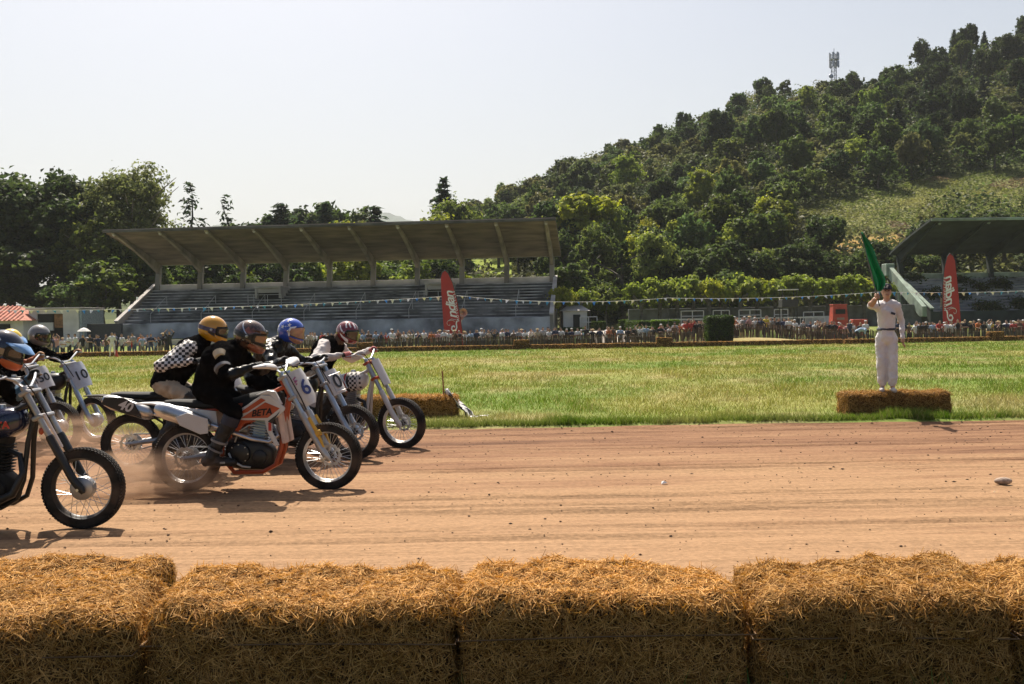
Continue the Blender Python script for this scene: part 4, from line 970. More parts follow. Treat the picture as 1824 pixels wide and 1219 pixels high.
def straw_cloud(V, Fc, n, seed, lmin, lmax, wd, bottom=0.03, skip_back=False, lift=0.35):
    g = np.random.default_rng(seed)
    A = V[Fc[:, 0]]; B = V[Fc[:, 1]]; C = V[Fc[:, 2]]; D = V[Fc[:, 3]]
    nr = np.cross(C - A, D - B); ar = np.linalg.norm(nr, axis=1); nr = nr / np.maximum(ar, 1e-9)[:, None]
    ok = (nr[:, 2] > -0.5) & (A[:, 2] > bottom - 0.03)
    if skip_back: ok &= nr[:, 1] < 0.6
    wgt = ar * ok * np.where(nr[:, 2] > 0.5, 1.35, 1.0)
    idx = g.choice(len(Fc), n, p=wgt / wgt.sum()); u = g.random((n, 1)); v = g.random((n, 1))
    P = A[idx] * (1 - u) * (1 - v) + B[idx] * u * (1 - v) + C[idx] * u * v + D[idx] * (1 - u) * v; nn = nr[idx]
    t = g.normal(0, 1, (n, 3)); t -= nn * (t * nn).sum(1, keepdims=True); t /= np.linalg.norm(t, axis=1, keepdims=True)
    tilt = np.abs(g.normal(0, lift, (n, 1))); d = t + nn * tilt; d /= np.linalg.norm(d, axis=1, keepdims=True)
    Ln = lmin + (lmax - lmin) * g.random((n, 1)) ** 2
    sd = np.cross(d, nn + 0.5 * g.normal(0, 1, (n, 3))); sd /= np.linalg.norm(sd, axis=1, keepdims=True); sd *= wd * (0.6 + 0.8 * g.random((n, 1)))
    a = P - d * Ln * 0.3 + nn * 0.003; b = P + d * Ln * 0.7 + nn * 0.004
    m = (a + b) / 2 + nn * Ln * 0.06 * g.random((n, 1)) - np.array([0, 0, 1]) * Ln * 0.03
    q = np.stack([a - sd, a + sd, m + sd, b + sd * 0.6, b - sd * 0.6, m - sd], 1).reshape(-1, 3)
    i0 = (np.arange(n) * 6)[:, None]
    Fq = np.concatenate([i0 + np.array([0, 1, 2, 5]), i0 + np.array([5, 2, 3, 4])])
    tone = g.random((n, 1))
    c = np.array([0.25, 0.115, 0.026]) * (1 - tone) + np.array([0.74, 0.45, 0.17]) * tone
    dk = g.random((n, 1)) < 0.12; c = np.where(dk, c * 0.45, c)
    return q, Fq, np.repeat(c, 6, 0)
def hero_bale(label, loc, L, Wd, H, rz, seed, n=26000, skip_back=False):
    e = empty('hay_bale', loc, rz); tag(e, label, 'hay bale')
    V, Fc = bale_surface(L, Wd, H, 60, seed, 0.075, 0.035)
    np_mesh('bale_body', V, Fc, [HAYB], e, smooth=True)
    dd = straw_cloud(V, Fc, int(n * 1.35), seed, 0.018, 0.075, 0.0012, lift=0.15)
    o = np_mesh('loose_straw', dd[0], dd[1], [STRAW_M], e, col=dd[2]); o['kind'] = 'stuff'; q_ = 0.88 + 0.07 * (seed % 4); o.color = (q_ * 1.04, q_, q_ * 0.92, 1)
    for z in (0.33 * H, 0.70 * H):
        x0, x1, y0, y1 = -L / 2 - 0.012, L / 2 + 0.012, -Wd / 2 - 0.014, Wd / 2 + 0.014
        MB().tube([(x0, y0, z), (0, y0 - 0.004, z + 0.006), (x1, y0, z), (x1, y1, z), (x0, y1, z)], 0.0028, 5, closed=True).build('twine', TWINE, e)
    return e
BZ = 0.275
hero_bale('near hay bale cut off at the left edge of the picture', (-1.80, 3.36, BZ), 1.12, 0.48, 0.405, R(2), 201)
hero_bale('long near hay bale second from the left with its gap beside the dirt', (-0.695, 3.42, BZ), 0.99, 0.50, 0.425, R(-2), 202, 30000)
hero_bale('near hay bale in the middle, right of the wide gap', (0.285, 3.40, BZ), 0.93, 0.46, 0.435, R(1), 203, 28000)
hero_bale('near hay bale right of the middle one, under the flagman', (1.175, 3.38, BZ), 0.80, 0.50, 0.425, R(-3), 204)
hero_bale('near hay bale cut off at the right edge of the picture', (2.06, 3.40, BZ), 0.95, 0.47, 0.43, R(4), 205)
hero_bale('hay bale tucked behind the near row at the left', (-1.95, 3.93, BZ - 0.03), 1.05, 0.46, 0.40, R(-5), 206, 16000)

def small_bale_mesh(L, Wd, H, seed, n=20, straw=2600, wdt=0.003):
    V, Fc = bale_surface(L, Wd, H, n, seed, 0.05, 0.03); b = np_mesh('bale_body', V, Fc, [HAYB], smooth=True)
    dd = straw_cloud(V, Fc, straw, seed, 0.03, 0.13, wdt); s = np_mesh('loose_straw', dd[0], dd[1], [STRAW_M], col=dd[2])
    r = (b.data, s.data); bpy.data.objects.remove(b); bpy.data.objects.remove(s); return r
def put_bale(ms, label, loc, rz, group=None, tint=1.0, tilt=0.0):
    e = empty('hay_bale', loc, rz); e.rotation_euler = (0, tilt, rz); tag(e, label, 'hay bale', group)
    o = bpy.data.objects.new('bale_body', ms[0]); COL.objects.link(o); o.parent = e
    o = bpy.data.objects.new('loose_straw', ms[1]); COL.objects.link(o); o.parent = e; o['kind'] = 'stuff'; o.color = (tint, tint, tint, 1)
    return e
MIDB = [small_bale_mesh(0.82, 0.46, 0.36, 300 + i, 34, 7000, 0.0026) for i in range(2)]
fb = on_ground(1548, 15.55)
put_bale(MIDB[0], 'left hay bale of the pair the flagman stands on', (W(1546, 740, 15.6).x, 15.6, fb.z), R(3), None, 0.8)
put_bale(MIDB[1], 'right hay bale of the pair under the flagman', (W(1635, 740, 15.6).x, 15.58, fb.z), R(-2), None, 0.78)
put_bale(MIDB[0], 'hay bale on the grass with a chequered flag draped over its end', (W(770, 740, 16.5).x, 16.5, g1(-1.3, 16.5)), R(-3))
put_bale(MIDB[1], 'hay bale on the grass behind the front wheel of the white motorcycle', (W(684, 740, 16.55).x, 16.55, g1(-2.1, 16.5)), R(2))
FARB = [small_bale_mesh(1.06, 0.48, 0.38, 310 + i, 12, 500, 0.008) for i in range(4)]
def zone_hay(px):
    for lim, nm in ((120, 'at the left edge'), (200, 'left of the marshal in white'), (300, 'right of the marshal in white'), (480, 'behind the riders'), (560, 'between the blue and burgundy helmets'), (640, 'just right of the burgundy helmet'), (720, 'well left of the stand banner'), (790, 'left of the stand banner'), (850, 'below the stand banner'), (920, 'right of the stand banner'), (990, 'before the stand right end'), (1060, 'before the white hut'), (1130, 'before the drive'), (1200, 'where the bank starts'), (1260, 'left of the clipped bush'), (1310, 'below the clipped bush'), (1400, 'right of the clipped bush'), (1480, 'before the dark box cabin'), (1560, 'by the bending marshal'), (1640, 'right of the flagman'), (1720, 'below the right banner'), (3000, 'at the right edge')):
        if px < lim: return nm
def hay_line():
    g = random.Random(3); px = 40.0; k = 0
    while px < 1880:
        d = 69.0 + 0.8 * math.sin(px * 0.004) - (0.8 if px > 1500 else 0)
        p = on_ground(px, d)
        zone = zone_hay(px)
        dbl = int(px) in range(632, 668) or int(px) in range(1162, 1188) or int(px) in range(1768, 1795) or int(px) in range(905, 932)
        put_bale(FARB[g.randrange(4)], f'far hay bale in the row edging the field {zone}', (p.x, p.y + g.uniform(-.12, .12), p.z - 0.03), g.uniform(-.1, .1) + 0.02, f'far row of hay bales {zone}', g.uniform(0.85, 1.15))
        if dbl: put_bale(FARB[g.randrange(4)], {6: 'hay bale lying on top of the far row right of the last helmet', 9: 'hay bale stacked on the far row before the stand end', 11: 'hay bale stacked on the far row before the clipped bush', 17: 'hay bale stacked on the far row at the right edge'}[int(px) // 100], (p.x + 0.1, p.y, p.z + 0.31), g.uniform(-.06, .06), None, 1.0, g.uniform(-.05, .05))
        px += 1.085 / d * F; k += 1
hay_line()
# chequered flag with its stick on the grass bale
def cheq_mat():
    m, t, b = new_mat('chequered_cloth'); tc = N(t, 'ShaderNodeTexCoord'); ck = N(t, 'ShaderNodeTexChecker'); ck.inputs['Scale'].default_value = 7
    ck.inputs['Color1'].default_value = (0.03, 0.03, 0.035, 1); ck.inputs['Color2'].default_value = (0.72, 0.70, 0.68, 1)
    mp = N(t, 'ShaderNodeMapping'); mp.inputs['Location'].default_value = (0.03, 0.031, 0.033); t.links.new(tc.outputs['UV'], mp.inputs[0])
    t.links.new(mp.outputs[0], ck.inputs['Vector']); t.links.new(ck.outputs[0], b.inputs['Base Color']); b.inputs['Roughness'].default_value = 0.8; return m
def uv_sheet(name, fn, nu, nv, m, parent, thick=0.006):
    V = []; UV = []
    for i in range(nu):
        for j in range(nv):
            u, v = i / (nu - 1), j / (nv - 1); V.append(fn(u, v)); UV.append((u, v))
    Fq = grid_faces(nu, nv); o = np_mesh(name, np.array([tuple(p) for p in V]), Fq, [m], parent, smooth=True)
    l = o.data.uv_layers.new(name='UVMap'); ids = Fq.ravel(); l.data.foreach_set('uv', np.array(UV)[ids].ravel())
    s = o.modifiers.new('solid', 'SOLIDIFY'); s.thickness = thick; return o
def cheq_flag():
    a = W(806, 705, 16.4); e = empty('chequered_flag', (a.x, a.y, g1(a.x, 16.4))); tag(e, 'chequered flag slumped over the end of the grass bale with its stick', 'flag')
    MB().tube([(-0.13, 0.0, 0.05), (-0.16, 0.0, 0.78)], 0.012, 6).build('stick', mat('wood_stick', (0.30, 0.12, 0.05), 0.7), e)
    def fn(u, v):
        x = 0.0 + 0.5 * u ** 1.3 - 0.12 * (1 - u) + 0.05 * math.sin(9 * v + 4 * u); z = 0.46 * (1 - u) ** 1.6 + 0.03 + 0.03 * math.sin(7 * v + 9 * u)
        if u > 0.62: z = 0.03 + 0.02 * math.sin(14 * v + 6 * u)
        return (x + 0.08 * v, -0.14 + 0.34 * v - 0.1 * u, z * (1 - 0.2 * v))
    uv_sheet('cloth', fn, 22, 16, cheq_mat(), e)
cheq_flag()

# ------------------------------------------------------------------ people
def body_from(bones, blobs, voxel, smooth=3, name='body', extra=None):
    """one continuous skin grown over tapered bones and ellipsoids; returns mesh and bone labels per face"""
    mb = MB()
    for (a, b, ra, rb, lab) in bones:
        a = Vector(a); b = Vector(b); d = b - a; n = 5
        pts = []; rr = []
        L = d.length; u = d / max(L, 1e-6)
        for k in range(5):
            an = math.pi / 2 * (1 - k / 4); pts.append(a - u * ra * math.sin(an)); rr.append(max(0.0008, ra * math.cos(an)))
        for k in range(5):
            an = math.pi / 2 * k / 4; pts.append(b + u * rb * math.sin(an)); rr.append(max(0.0008, rb * math.cos(an)))
        mb.tube(pts, rr, 14)
    for (c, r, lab, rot) in blobs: mb.ball(c, r, 18, 12, rot=Euler(rot).to_matrix() if rot else None)
    me = mb.mesh('tmp', 0); o = bpy.data.objects.new('tmp', me); COL.objects.link(o)
    r = o.modifiers.new('r', 'REMESH'); r.mode = 'VOXEL'; r.voxel_size = voxel; r.use_smooth_shade = True
    s = o.modifiers.new('s', 'SMOOTH'); s.factor = 0.5; s.iterations = smooth
    dg = bpy.context.evaluated_depsgraph_get(); dg.update()
    out = bpy.data.meshes.new_from_object(o.evaluated_get(dg)); out.name = name
    bpy.data.objects.remove(o); bpy.data.meshes.remove(me)
    n = len(out.polygons); c = np.zeros(n * 3); out.polygons.foreach_get('center', c); c = c.reshape(-1, 3)
    best = np.full(n, 1e9); lab_i = np.zeros(n, int); labs = []
    for (a, b, ra, rb, lab) in bones:
        a = np.array(a, float); b = np.array(b, float); d = b - a; t = np.clip(((c - a) @ d) / max(d @ d, 1e-9), 0, 1)
        ds = np.linalg.norm(c - (a + t[:, None] * d), axis=1) - (ra + (rb - ra) * t)
        if lab not in labs: labs.append(lab)
        k = ds < best; best[k] = ds[k]; lab_i[k] = labs.index(lab)
    for (ce, r, lab, rot) in blobs:
        q = c - np.array(ce, float)
        if rot: q = q @ np.array(Euler(rot).to_matrix())
        rv = np.array(r if hasattr(r, '__len__') else (r,) * 3, float); ds = (np.linalg.norm(q / rv, axis=1) - 1) * rv.min()
        if lab not in labs: labs.append(lab)
        k = ds < best; best[k] = ds[k]; lab_i[k] = labs.index(lab)
    return out, np.array(labs)[lab_i], c
def lerp3(a, b, t): return tuple(a[i] + (b[i] - a[i]) * t for i in range(3))
def crowd_variant(arms, seed, female=False, stance=0.10, lean=0.0, hat=None):
    """a standing figure about 1.72 m tall facing -y; slots: skin, top, trousers, hair, shoes, shins"""
    g = random.Random(seed); y = lean
    hip = (0, 0, 0.90); chest = (0, -0.02 - y * 0.6, 1.28); neck = (0, -0.02 - y, 1.46); head = (0, -0.05 - y * 1.2, 1.59)
    shw = 0.185 if not female else 0.165
    bones = [((0.0, 0, 0.93), (0, -y * 0.4, 1.12), 0.135, 0.125, 'top'), ((0, -y * 0.4, 1.12), chest, 0.13, 0.15, 'top'), ((-0.09, chest[1], 1.36), (0.09, chest[1], 1.36), 0.10, 0.10, 'top'), (neck, head, 0.055, 0.055, 'skin')]
    blobs = [(head, (0.078, 0.095, 0.115), 'head', None), ((0, 0.0, 0.90), (0.165, 0.115, 0.12), 'pants', None), ((0.05, -0.01, 1.27), (0.12, 0.11, 0.15), 'top', None), ((-0.05, -0.01, 1.27), (0.12, 0.11, 0.15), 'top', None)]
    for s in (-1, 1):
        hx = 0.085 * s; kn = (hx + stance * 0.5 * s, -0.03, 0.50); an = (hx + stance * s, 0.02, 0.09)
        bones += [((hx, 0, 0.86), kn, 0.088, 0.060, 'pants'), (kn, an, 0.058, 0.040, 'shin'), ((an[0], 0.03, 0.05), (an[0] + 0.02 * s, -0.13, 0.035), 0.045, 0.035, 'shoe')]
        sh = (shw * s, chest[1], 1.385)
        A = arms[0 if s < 0 else 1]
        if A == 'down': el = (0.25 * s, chest[1] + 0.03, 1.12); ha = (0.25 * s, chest[1] - 0.07, 0.86)
        elif A == 'fold': el = (0.26 * s, chest[1] - 0.03, 1.13); ha = (-0.06 * s, chest[1] - 0.20, 1.17)
        elif A == 'hip': el = (0.36 * s, chest[1] + 0.05, 1.16); ha = (0.18 * s, -0.08, 0.98)
        elif A == 'phone': el = (0.24 * s, chest[1] - 0.18, 1.18); ha = (0.05 * s, chest[1] - 0.30, 1.50)
        elif A == 'fence': el = (0.27 * s, chest[1] - 0.12, 1.14); ha = (0.16 * s, chest[1] - 0.38, 1.08)
        else: el = (0.30 * s, chest[1] - 0.05, 1.60); ha = (0.12 * s, chest[1] - 0.12, 1.80)
        bones += [(sh, el, 0.056, 0.042, 'sleeve'), (el, ha, 0.040, 0.028, 'arm'), (ha, lerp3(ha, (ha[0], ha[1] - 0.05, ha[2] - (0.09 if A == 'down' else -0.02)), 1), 0.036, 0.024, 'arm')]
    me, lab, c = body_from(bones, blobs, 0.026, 2, 'spectator')
    mi = np.zeros(len(lab), np.int32)
    mi[(lab == 'top') | (lab == 'sleeve')] = 1; mi[lab == 'pants'] = 2; mi[lab == 'shoe'] = 4; mi[lab == 'shin'] = 5; mi[lab == 'skin'] = 0; mi[lab == 'arm'] = 0
    hd = lab == 'head'; hz = c[:, 2] - head[2]; hy = c[:, 1] - head[1]
    mi[hd & ((hz > 0.045) | ((hy > 0.0) & (hz > -0.05 - (0.1 if female else 0))))] = 3
    me.materials.clear()
    for k in range(6): me.materials.append(SKIN)
    me.polygons.foreach_set('material_index', mi); me.update()
    return me
SKIN = mat('skin', (0.46, 0.27, 0.19), 0.6, var=0.08, vscale=4)
def cm(n, c): return mat('cloth_' + n, c, 0.85, var=0.12, vscale=7)
TOPS = [('white', (0.70, 0.69, 0.67)), ('black', (0.022, 0.022, 0.025)), ('grey', (0.26, 0.26, 0.27)), ('navy', (0.03, 0.04, 0.085)), ('red', (0.42, 0.045, 0.035)), ('orange', (0.55, 0.16, 0.04)), ('pale blue', (0.32, 0.42, 0.55)), ('pink', (0.55, 0.30, 0.28)), ('brown', (0.14, 0.085, 0.055)), ('yellow', (0.62, 0.45, 0.05)), ('beige', (0.48, 0.40, 0.29))]
TOPW = [27, 30, 12, 14, 6, 4, 6, 6, 10, 1.5, 6]
BOTS = [('black', (0.025, 0.025, 0.03)), ('denim', (0.065, 0.09, 0.15)), ('khaki', (0.26, 0.21, 0.14))]
HAIR = [('dark hair', (0.022, 0.016, 0.012)), ('brown hair', (0.085, 0.05, 0.028)), ('grey hair', (0.30, 0.28, 0.26)), ('fair hair', (0.34, 0.22, 0.10)), ('a white cap', (0.70, 0.69, 0.66)), ('a straw hat', (0.50, 0.38, 0.20)), ('a black cap', (0.02, 0.02, 0.022))]
HAIRW = [34, 22, 8, 6, 12, 7, 8]
VARS = [crowd_variant(a, 400 + i, f, st, ln) for i, (a, f, st, ln) in enumerate([(('down', 'down'), False, 0.08, 0), (('fold', 'fold'), False, 0.10, 0), (('hip', 'down'), True, 0.09, 0), (('phone', 'phone'), False, 0.07, 0.02), (('fence', 'fence'), False, 0.10, 0.10), (('down', 'phone'), True, 0.06, 0.02), (('fold', 'fold'), True, 0.05, 0.0), (('hip', 'hip'), False, 0.12, 0), (('up', 'up'), False, 0.10, 0)])]
POSE = ['arms at the sides', 'arms folded', 'one hand on the hip', 'holding a phone up', 'leaning on the fence', 'one hand to the face', 'arms folded', 'hands on the hips', 'both arms raised']
VW = [26, 18, 12, 10, 18, 8, 10, 8, 1]
SHOE = mat('shoe_dark', (0.03, 0.028, 0.026), 0.7)
HATM = MB().lathe([(0.0, 0.06), (0.07, 0.052), (0.098, 0.0), (0.19, -0.012), (0.19, -0.018), (0.0, -0.004)], axis='z', n=14).mesh('hat'); HATM.materials.append(cm('straw hat', (0.50, 0.38, 0.20)))
CAPM = MB().lathe([(0.0, 0.062), (0.06, 0.055), (0.098, 0.0), (0.0, -0.004)], axis='z', n=14).box((0, -0.13, 0.0), (0.13, 0.12, 0.014)).mesh('cap')
used = {}
def zone_of(px):
    for lim, nm in ((190, 'left of the long stand'), (300, 'before the stand left end'), (560, 'behind the riders'), (660, 'right of the last rider'), (785, 'left of the stand banner'), (840, 'under the stand banner'), (905, 'right of the loudspeaker'), (985, 'before the stand right end'), (1055, 'before the white hut'), (1130, 'before the pale drive'), (1200, 'beside the drive hedges'), (1255, 'left of the clipped bush'), (1305, 'behind the clipped bush'), (1385, 'right of the clipped bush'), (1440, 'under the dark box cabin'), (1560, 'before the red kiosk'), (1680, 'right of the flagman'), (1725, 'under the right banner'), (3000, 'right of both banners')):
        if px < lim: return nm
g_c = random.Random(11)
def spectator(px, d, scale=1.0, var=None, top=None, bot=None, hair=None, rz=None, dz=0.0):
    vi = g_c.choices(range(9), VW)[0] if var is None else var
    t = g_c.choices(TOPS, TOPW)[0] if top is None else next(x for x in TOPS if x[0] == top)
    b = g_c.choices(BOTS, [45, 35, 20])[0] if bot is None else next(x for x in BOTS if x[0] == bot)
    h = g_c.choices(HAIR, HAIRW)[0] if hair is None else next(x for x in HAIR if x[0] == hair)
    shorts = g_c.random() < 0.35
    p = on_ground(px, d); p.z += dz - 0.02
    if 'cap' in h[0] or 'hat' in h[0]:
        e = empty('person', p); ob = bpy.data.objects.new('body', VARS[vi]); COL.objects.link(ob); ob.parent = e
        hb = HAIR[0]; lean = {3: .02, 4: .10, 5: .02}.get(vi, 0)
        ho = bpy.data.objects.new('hat', HATM if 'hat' in h[0] else CAPM); COL.objects.link(ho); ho.parent = e; ho.location = (0, -0.05 - lean * 1.2, 1.665)
        if 'cap' in h[0]:
            if not CAPM.materials: CAPM.materials.append(SKIN)
            ho.material_slots[0].link = 'OBJECT'; ho.material_slots[0].material = cm(h[0], h[1])
        root = e
    else:
        ob = bpy.data.objects.new('person', VARS[vi]); COL.objects.link(ob); ob.location = p; root = ob; hb = h
    ms = [SKIN, cm(t[0], t[1]), cm('trousers ' + b[0], b[1]), cm('hair ' + hb[0], hb[1]), SHOE, SKIN if shorts else cm('trousers ' + b[0], b[1])]
    for k in range(6): ob.material_slots[k].link = 'OBJECT'; ob.material_slots[k].material = ms[k]
    root.rotation_euler = (0, 0, g_c.uniform(-0.7, 0.7) if rz is None else rz); root.scale = (scale,) * 3
    who = 'child' if scale < 0.8 else 'spectator'; z_short = None
    z = zone_of(px)
    tag(root, f'{who} in {t[0]} top and {b[0]} {"shorts" if shorts else "trousers"} and {h[0]}, {z}', 'person', f'spectators {z}')
    if len(root['label'].replace(',', '').split()) > 16: root['label'] = root['label'].replace(' top and ', ' and ')
    return root
def crowd():
    def fill(px0, px1, d0, d1, step, drop=0.0):
        px = px0
        while px < px1:
            d = g_c.uniform(d0, d1); sc_ = g_c.gauss(1.0, 0.045)
            if g_c.random() < 0.06: sc_ = g_c.uniform(0.6, 0.78)
            if g_c.random() >= drop: spectator(px, d, min(1.12, sc_))
            px += step * F / d * g_c.uniform(0.75, 1.3)
    fill(66, 300, 72.3, 73.2, 0.52); fill(70, 300, 74.0, 75.0, 0.55, 0.1)
    fill(520, 990, 74.0, 74.6, 0.44, 0.03); fill(525, 990, 75.2, 76.4, 0.46, 0.03)
    fill(990, 1180, 74.0, 74.6, 0.48, 0.05); fill(1000, 1180, 75.2, 76.4, 0.55, 0.06)
    fill(1180, 1545, 75.0, 75.6, 0.43, 0.03); fill(1190, 1545, 76.2, 77.4, 0.46, 0.03)
    fill(1600, 1830, 74.0, 74.6, 0.42, 0.03); fill(1600, 1835, 75.2, 76.6, 0.44, 0.03)
    for px, d, kw in ((302, 72.6, dict(scale=1.12, var=8, top='black', bot='black')), (1405, 74.6, dict(var=1, top='white', rz=0)), (1765, 75.0, dict(top='yellow', var=4)), (1085, 74.2, dict(top='orange', var=1, rz=0)), (930, 75.0, dict(top='red')), (1778, 75.4, dict(top='red'))):
        spectator(px, d, **kw)
crowd()
# a handful of people sitting up in the green stand
for px, dz in ((1678, 2.0), (1684, 1.7), (1692, 1.4)):
    o = spectator(px, 97.5, 0.9, top='black', dz=dz - 0.3); o['label'] = 'spectator in black sitting low on the steps of the green stand'; o['group'] = 'spectators on the green stand'

def paling_fence():
    g = random.Random(9); wood = mat('paling', (0.085, 0.055, 0.036), 0.9, var=0.35, vscale=3)
    px = 480.0; i = 0
    while px < 1860:
        d = 73.3 if px < 1160 or px > 1560 else 74.2
        p = on_ground(px, d); L = 4.0; e = empty('paling_fence', p); z = zone_of(px + 40)
        q = on_ground(px + L / d * F, d); slope = (q.z - p.z) / L
        tag(e, f'panel of split wooden paling fence, spectators {z}', 'fence', f'paling fence {z}')
        mb = MB(); n = 50
        for k in range(n):
            x = L * k / n; h = 1.14 + g.uniform(-.06, .06); t = g.uniform(-.03, .03)
            mb.box((x + t / 2, g.uniform(-.012, .012), h / 2 + slope * x - 0.05), (0.056, 0.016, h), rot=(0, t, g.uniform(-.3, .3)))
        o = mb.build('pickets', wood, e, 0); o['kind'] = 'stuff'
        for z_ in (0.25, 0.85): MB().tube([(0, 0.014, z_), (L, 0.014, z_ + slope * L)], 0.006, 4).build('wire', RAIL, e)
        MB().tube([(0.02, 0.05, -0.3), (0.02, 0.05, 1.25)], 0.035, 6).build('post', wood, e)
        px += L / d * F; i += 1
paling_fence()
# clipped bush on the bank
def topiary():
    p = on_ground(1281, 71.6); e = empty('clipped_bush', p); tag(e, 'square clipped dark green bush standing on the bank before the spectators', 'bush')
    V, Fc = bale_surface(1.85, 1.6, 2.05, 24, 501, 0.18, 0.05); taper = 0.86 + 0.14 * np.clip(V[:, 2:3] / 2.05, 0, 1); V[:, :2] *= taper; V[:, 2] -= 0.15
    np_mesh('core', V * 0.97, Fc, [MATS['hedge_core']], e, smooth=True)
    g = np.random.default_rng(4); idx = g.integers(0, len(Fc), 9000); P = V[Fc[idx, 0]] + g.normal(0, 0.045, (9000, 3)); cc = V.mean(0); nn = P - cc; nn /= np.linalg.norm(nn, axis=1, keepdims=True)
    c = np.array([0.045, 0.075, 0.02]) * (0.6 + 0.8 * g.random((9000, 1)))
    dd = leaves_mesh('t', P, nn, 0.055 * (0.6 + 0.8 * g.random(9000)), c, 0.6, 1.3, 9); o = np_mesh('leaves', dd[0], dd[1], [LEAF], e, col=dd[2]); o['kind'] = 'stuff'
topiary()

# ------------------------------------------------------------------ lettering, banners, bunting
def text_mesh(body, size, shear=0.0, extrude=0.002, bold=0.0, align='CENTER', space=1.0):
    cu = bpy.data.curves.new('lettering', 'FONT'); cu.body = body; cu.size = size; cu.shear = shear; cu.extrude = extrude; cu.offset = bold; cu.align_x = align; cu.align_y = 'CENTER'; cu.space_character = space; cu.resolution_u = 3
    o = bpy.data.objects.new('tmp', cu); COL.objects.link(o); dg = bpy.context.evaluated_depsgraph_get(); dg.update()
    me = bpy.data.meshes.new_from_object(o.evaluated_get(dg)); bpy.data.objects.remove(o); bpy.data.curves.remove(cu); me.name = 'lettering'; return me
def put_text(body, size, m, parent, M, name='lettering', **kw):
    me = text_mesh(body, size, **kw); o = link(name, me, m, parent); o.matrix_local = M; return o
BRED = mat('banner_red', (0.40, 0.022, 0.018), 0.6, var=0.08, vscale=1.2)
BWHITE = mat('banner_white', (0.78, 0.77, 0.76), 0.6, var=0.03)
def feather_banner(px, d, label, mirror, lean, sz):
    p = on_ground(px, d); e = empty('feather_banner', p); tag(e, label, 'banner')
    e.rotation_euler = (0, R(lean), 0); e.scale = (1, 1, sz); s = -1 if mirror else 1
    out = [(-0.55, 0.4), (0.95, 0.3), (0.80, 2.0), (0.62, 3.4), (0.35, 4.5), (0.05, 5.15), (-0.15, 5.32), (-0.38, 5.2), (-0.52, 4.9), (-0.56, 4.0), (-0.58, 2.0)]
    out = [(x * s, z) for x, z in out]
    sl = MB().prism(out, -0.008, 0.008).build('sail', BRED, e, 0)
    MB().tube([(x * s, 0, z) for x, z in ((0.97, -0.2), (0.97, 0.3), (0.82, 2.0), (0.64, 3.4), (0.37, 4.52), (0.06, 5.19), (-0.15, 5.36), (-0.40, 5.22), (-0.54, 4.9))], 0.028, 6).build('pole', mat('banner_pole', (0.03, 0.03, 0.03), 0.5), e)
    # lettering runs up the sail
    rot = Matrix.Rotation(R(90), 4, 'X')
    def M(x, z, ang): 
        a = Matrix.Translation((x * s, -0.016, z)) @ rot @ Matrix.Rotation(R(ang) * s, 4, 'Z')
        return a @ Matrix.Diagonal((s, 1, 1, 1)) if mirror else a
    lt = put_text('ndian', 0.98, BWHITE, sl, M(0.12, 3.05, 95), shear=0.32, bold=0.014, space=0.86)
    put_text('MOTORCYCLE', 0.25, BWHITE, sl, M(0.52, 2.95, 96), space=1.35, bold=0.006)
    # the big curled initial
    cur = [(0.33, 1.95), (0.20, 2.02), (-0.02, 2.04), (-0.22, 2.0), (-0.30, 1.88), (-0.24, 1.74), (-0.10, 1.70), (-0.06, 1.80)]
    cur2 = [(0.50, 1.98), (0.44, 1.80), (0.46, 1.55), (0.36, 1.36), (0.16, 1.32), (0.04, 1.46), (0.10, 1.62), (0.24, 1.66), (0.30, 1.56)]
    mb = MB()
    for c in (cur, cur2): mb.tube([(x * s, -0.012, z) for x, z in c], 0.055, 6, flat=0.3)
    mb.tube([(-0.2 * s, -0.012, 2.02), (0.1 * s, -0.012, 2.12), (0.46 * s, -0.012, 2.06)], 0.06, 6, flat=0.3)
    mb.build('initial_letter', BWHITE, sl)
feather_banner(806, 79, 'red feather banner lettered Indian Motorcycle before the long stand', False, -3, 1.2)
feather_banner(1702, 80, 'red feather banner seen from behind, lettering reversed, by the green stand', True, -4.5, 1.33)
def speakers():
    p = on_ground(822, 81); e = empty('loudspeaker_pole', p); tag(e, 'pole with horn loudspeakers right of the red banner', 'loudspeaker')
    MB().tube([(0, 0, -0.2), (0, 0, 3.3)], 0.06, 8).build('pole', WHITEW, e)
    hm = mat('horn', (0.40, 0.33, 0.26), 0.5)
    for (x, z, r, a) in ((-0.15, 2.75, 0.34, 0.5), (0.22, 3.05, 0.36, -0.1), (0.1, 1.35, 0.3, 0.2)):
        h = MB().lathe([(0.04, 0.35), (0.08, 0.15), (r * 0.6, -0.1), (r, -0.22), (r * 0.96, -0.22), (r * 0.55, -0.08), (0.05, 0.16), (0, 0.16)], (x, -0.15, z), 'y', 18, rot=Matrix.Rotation(a, 3, 'Z')).build('horn', hm, e)
speakers()
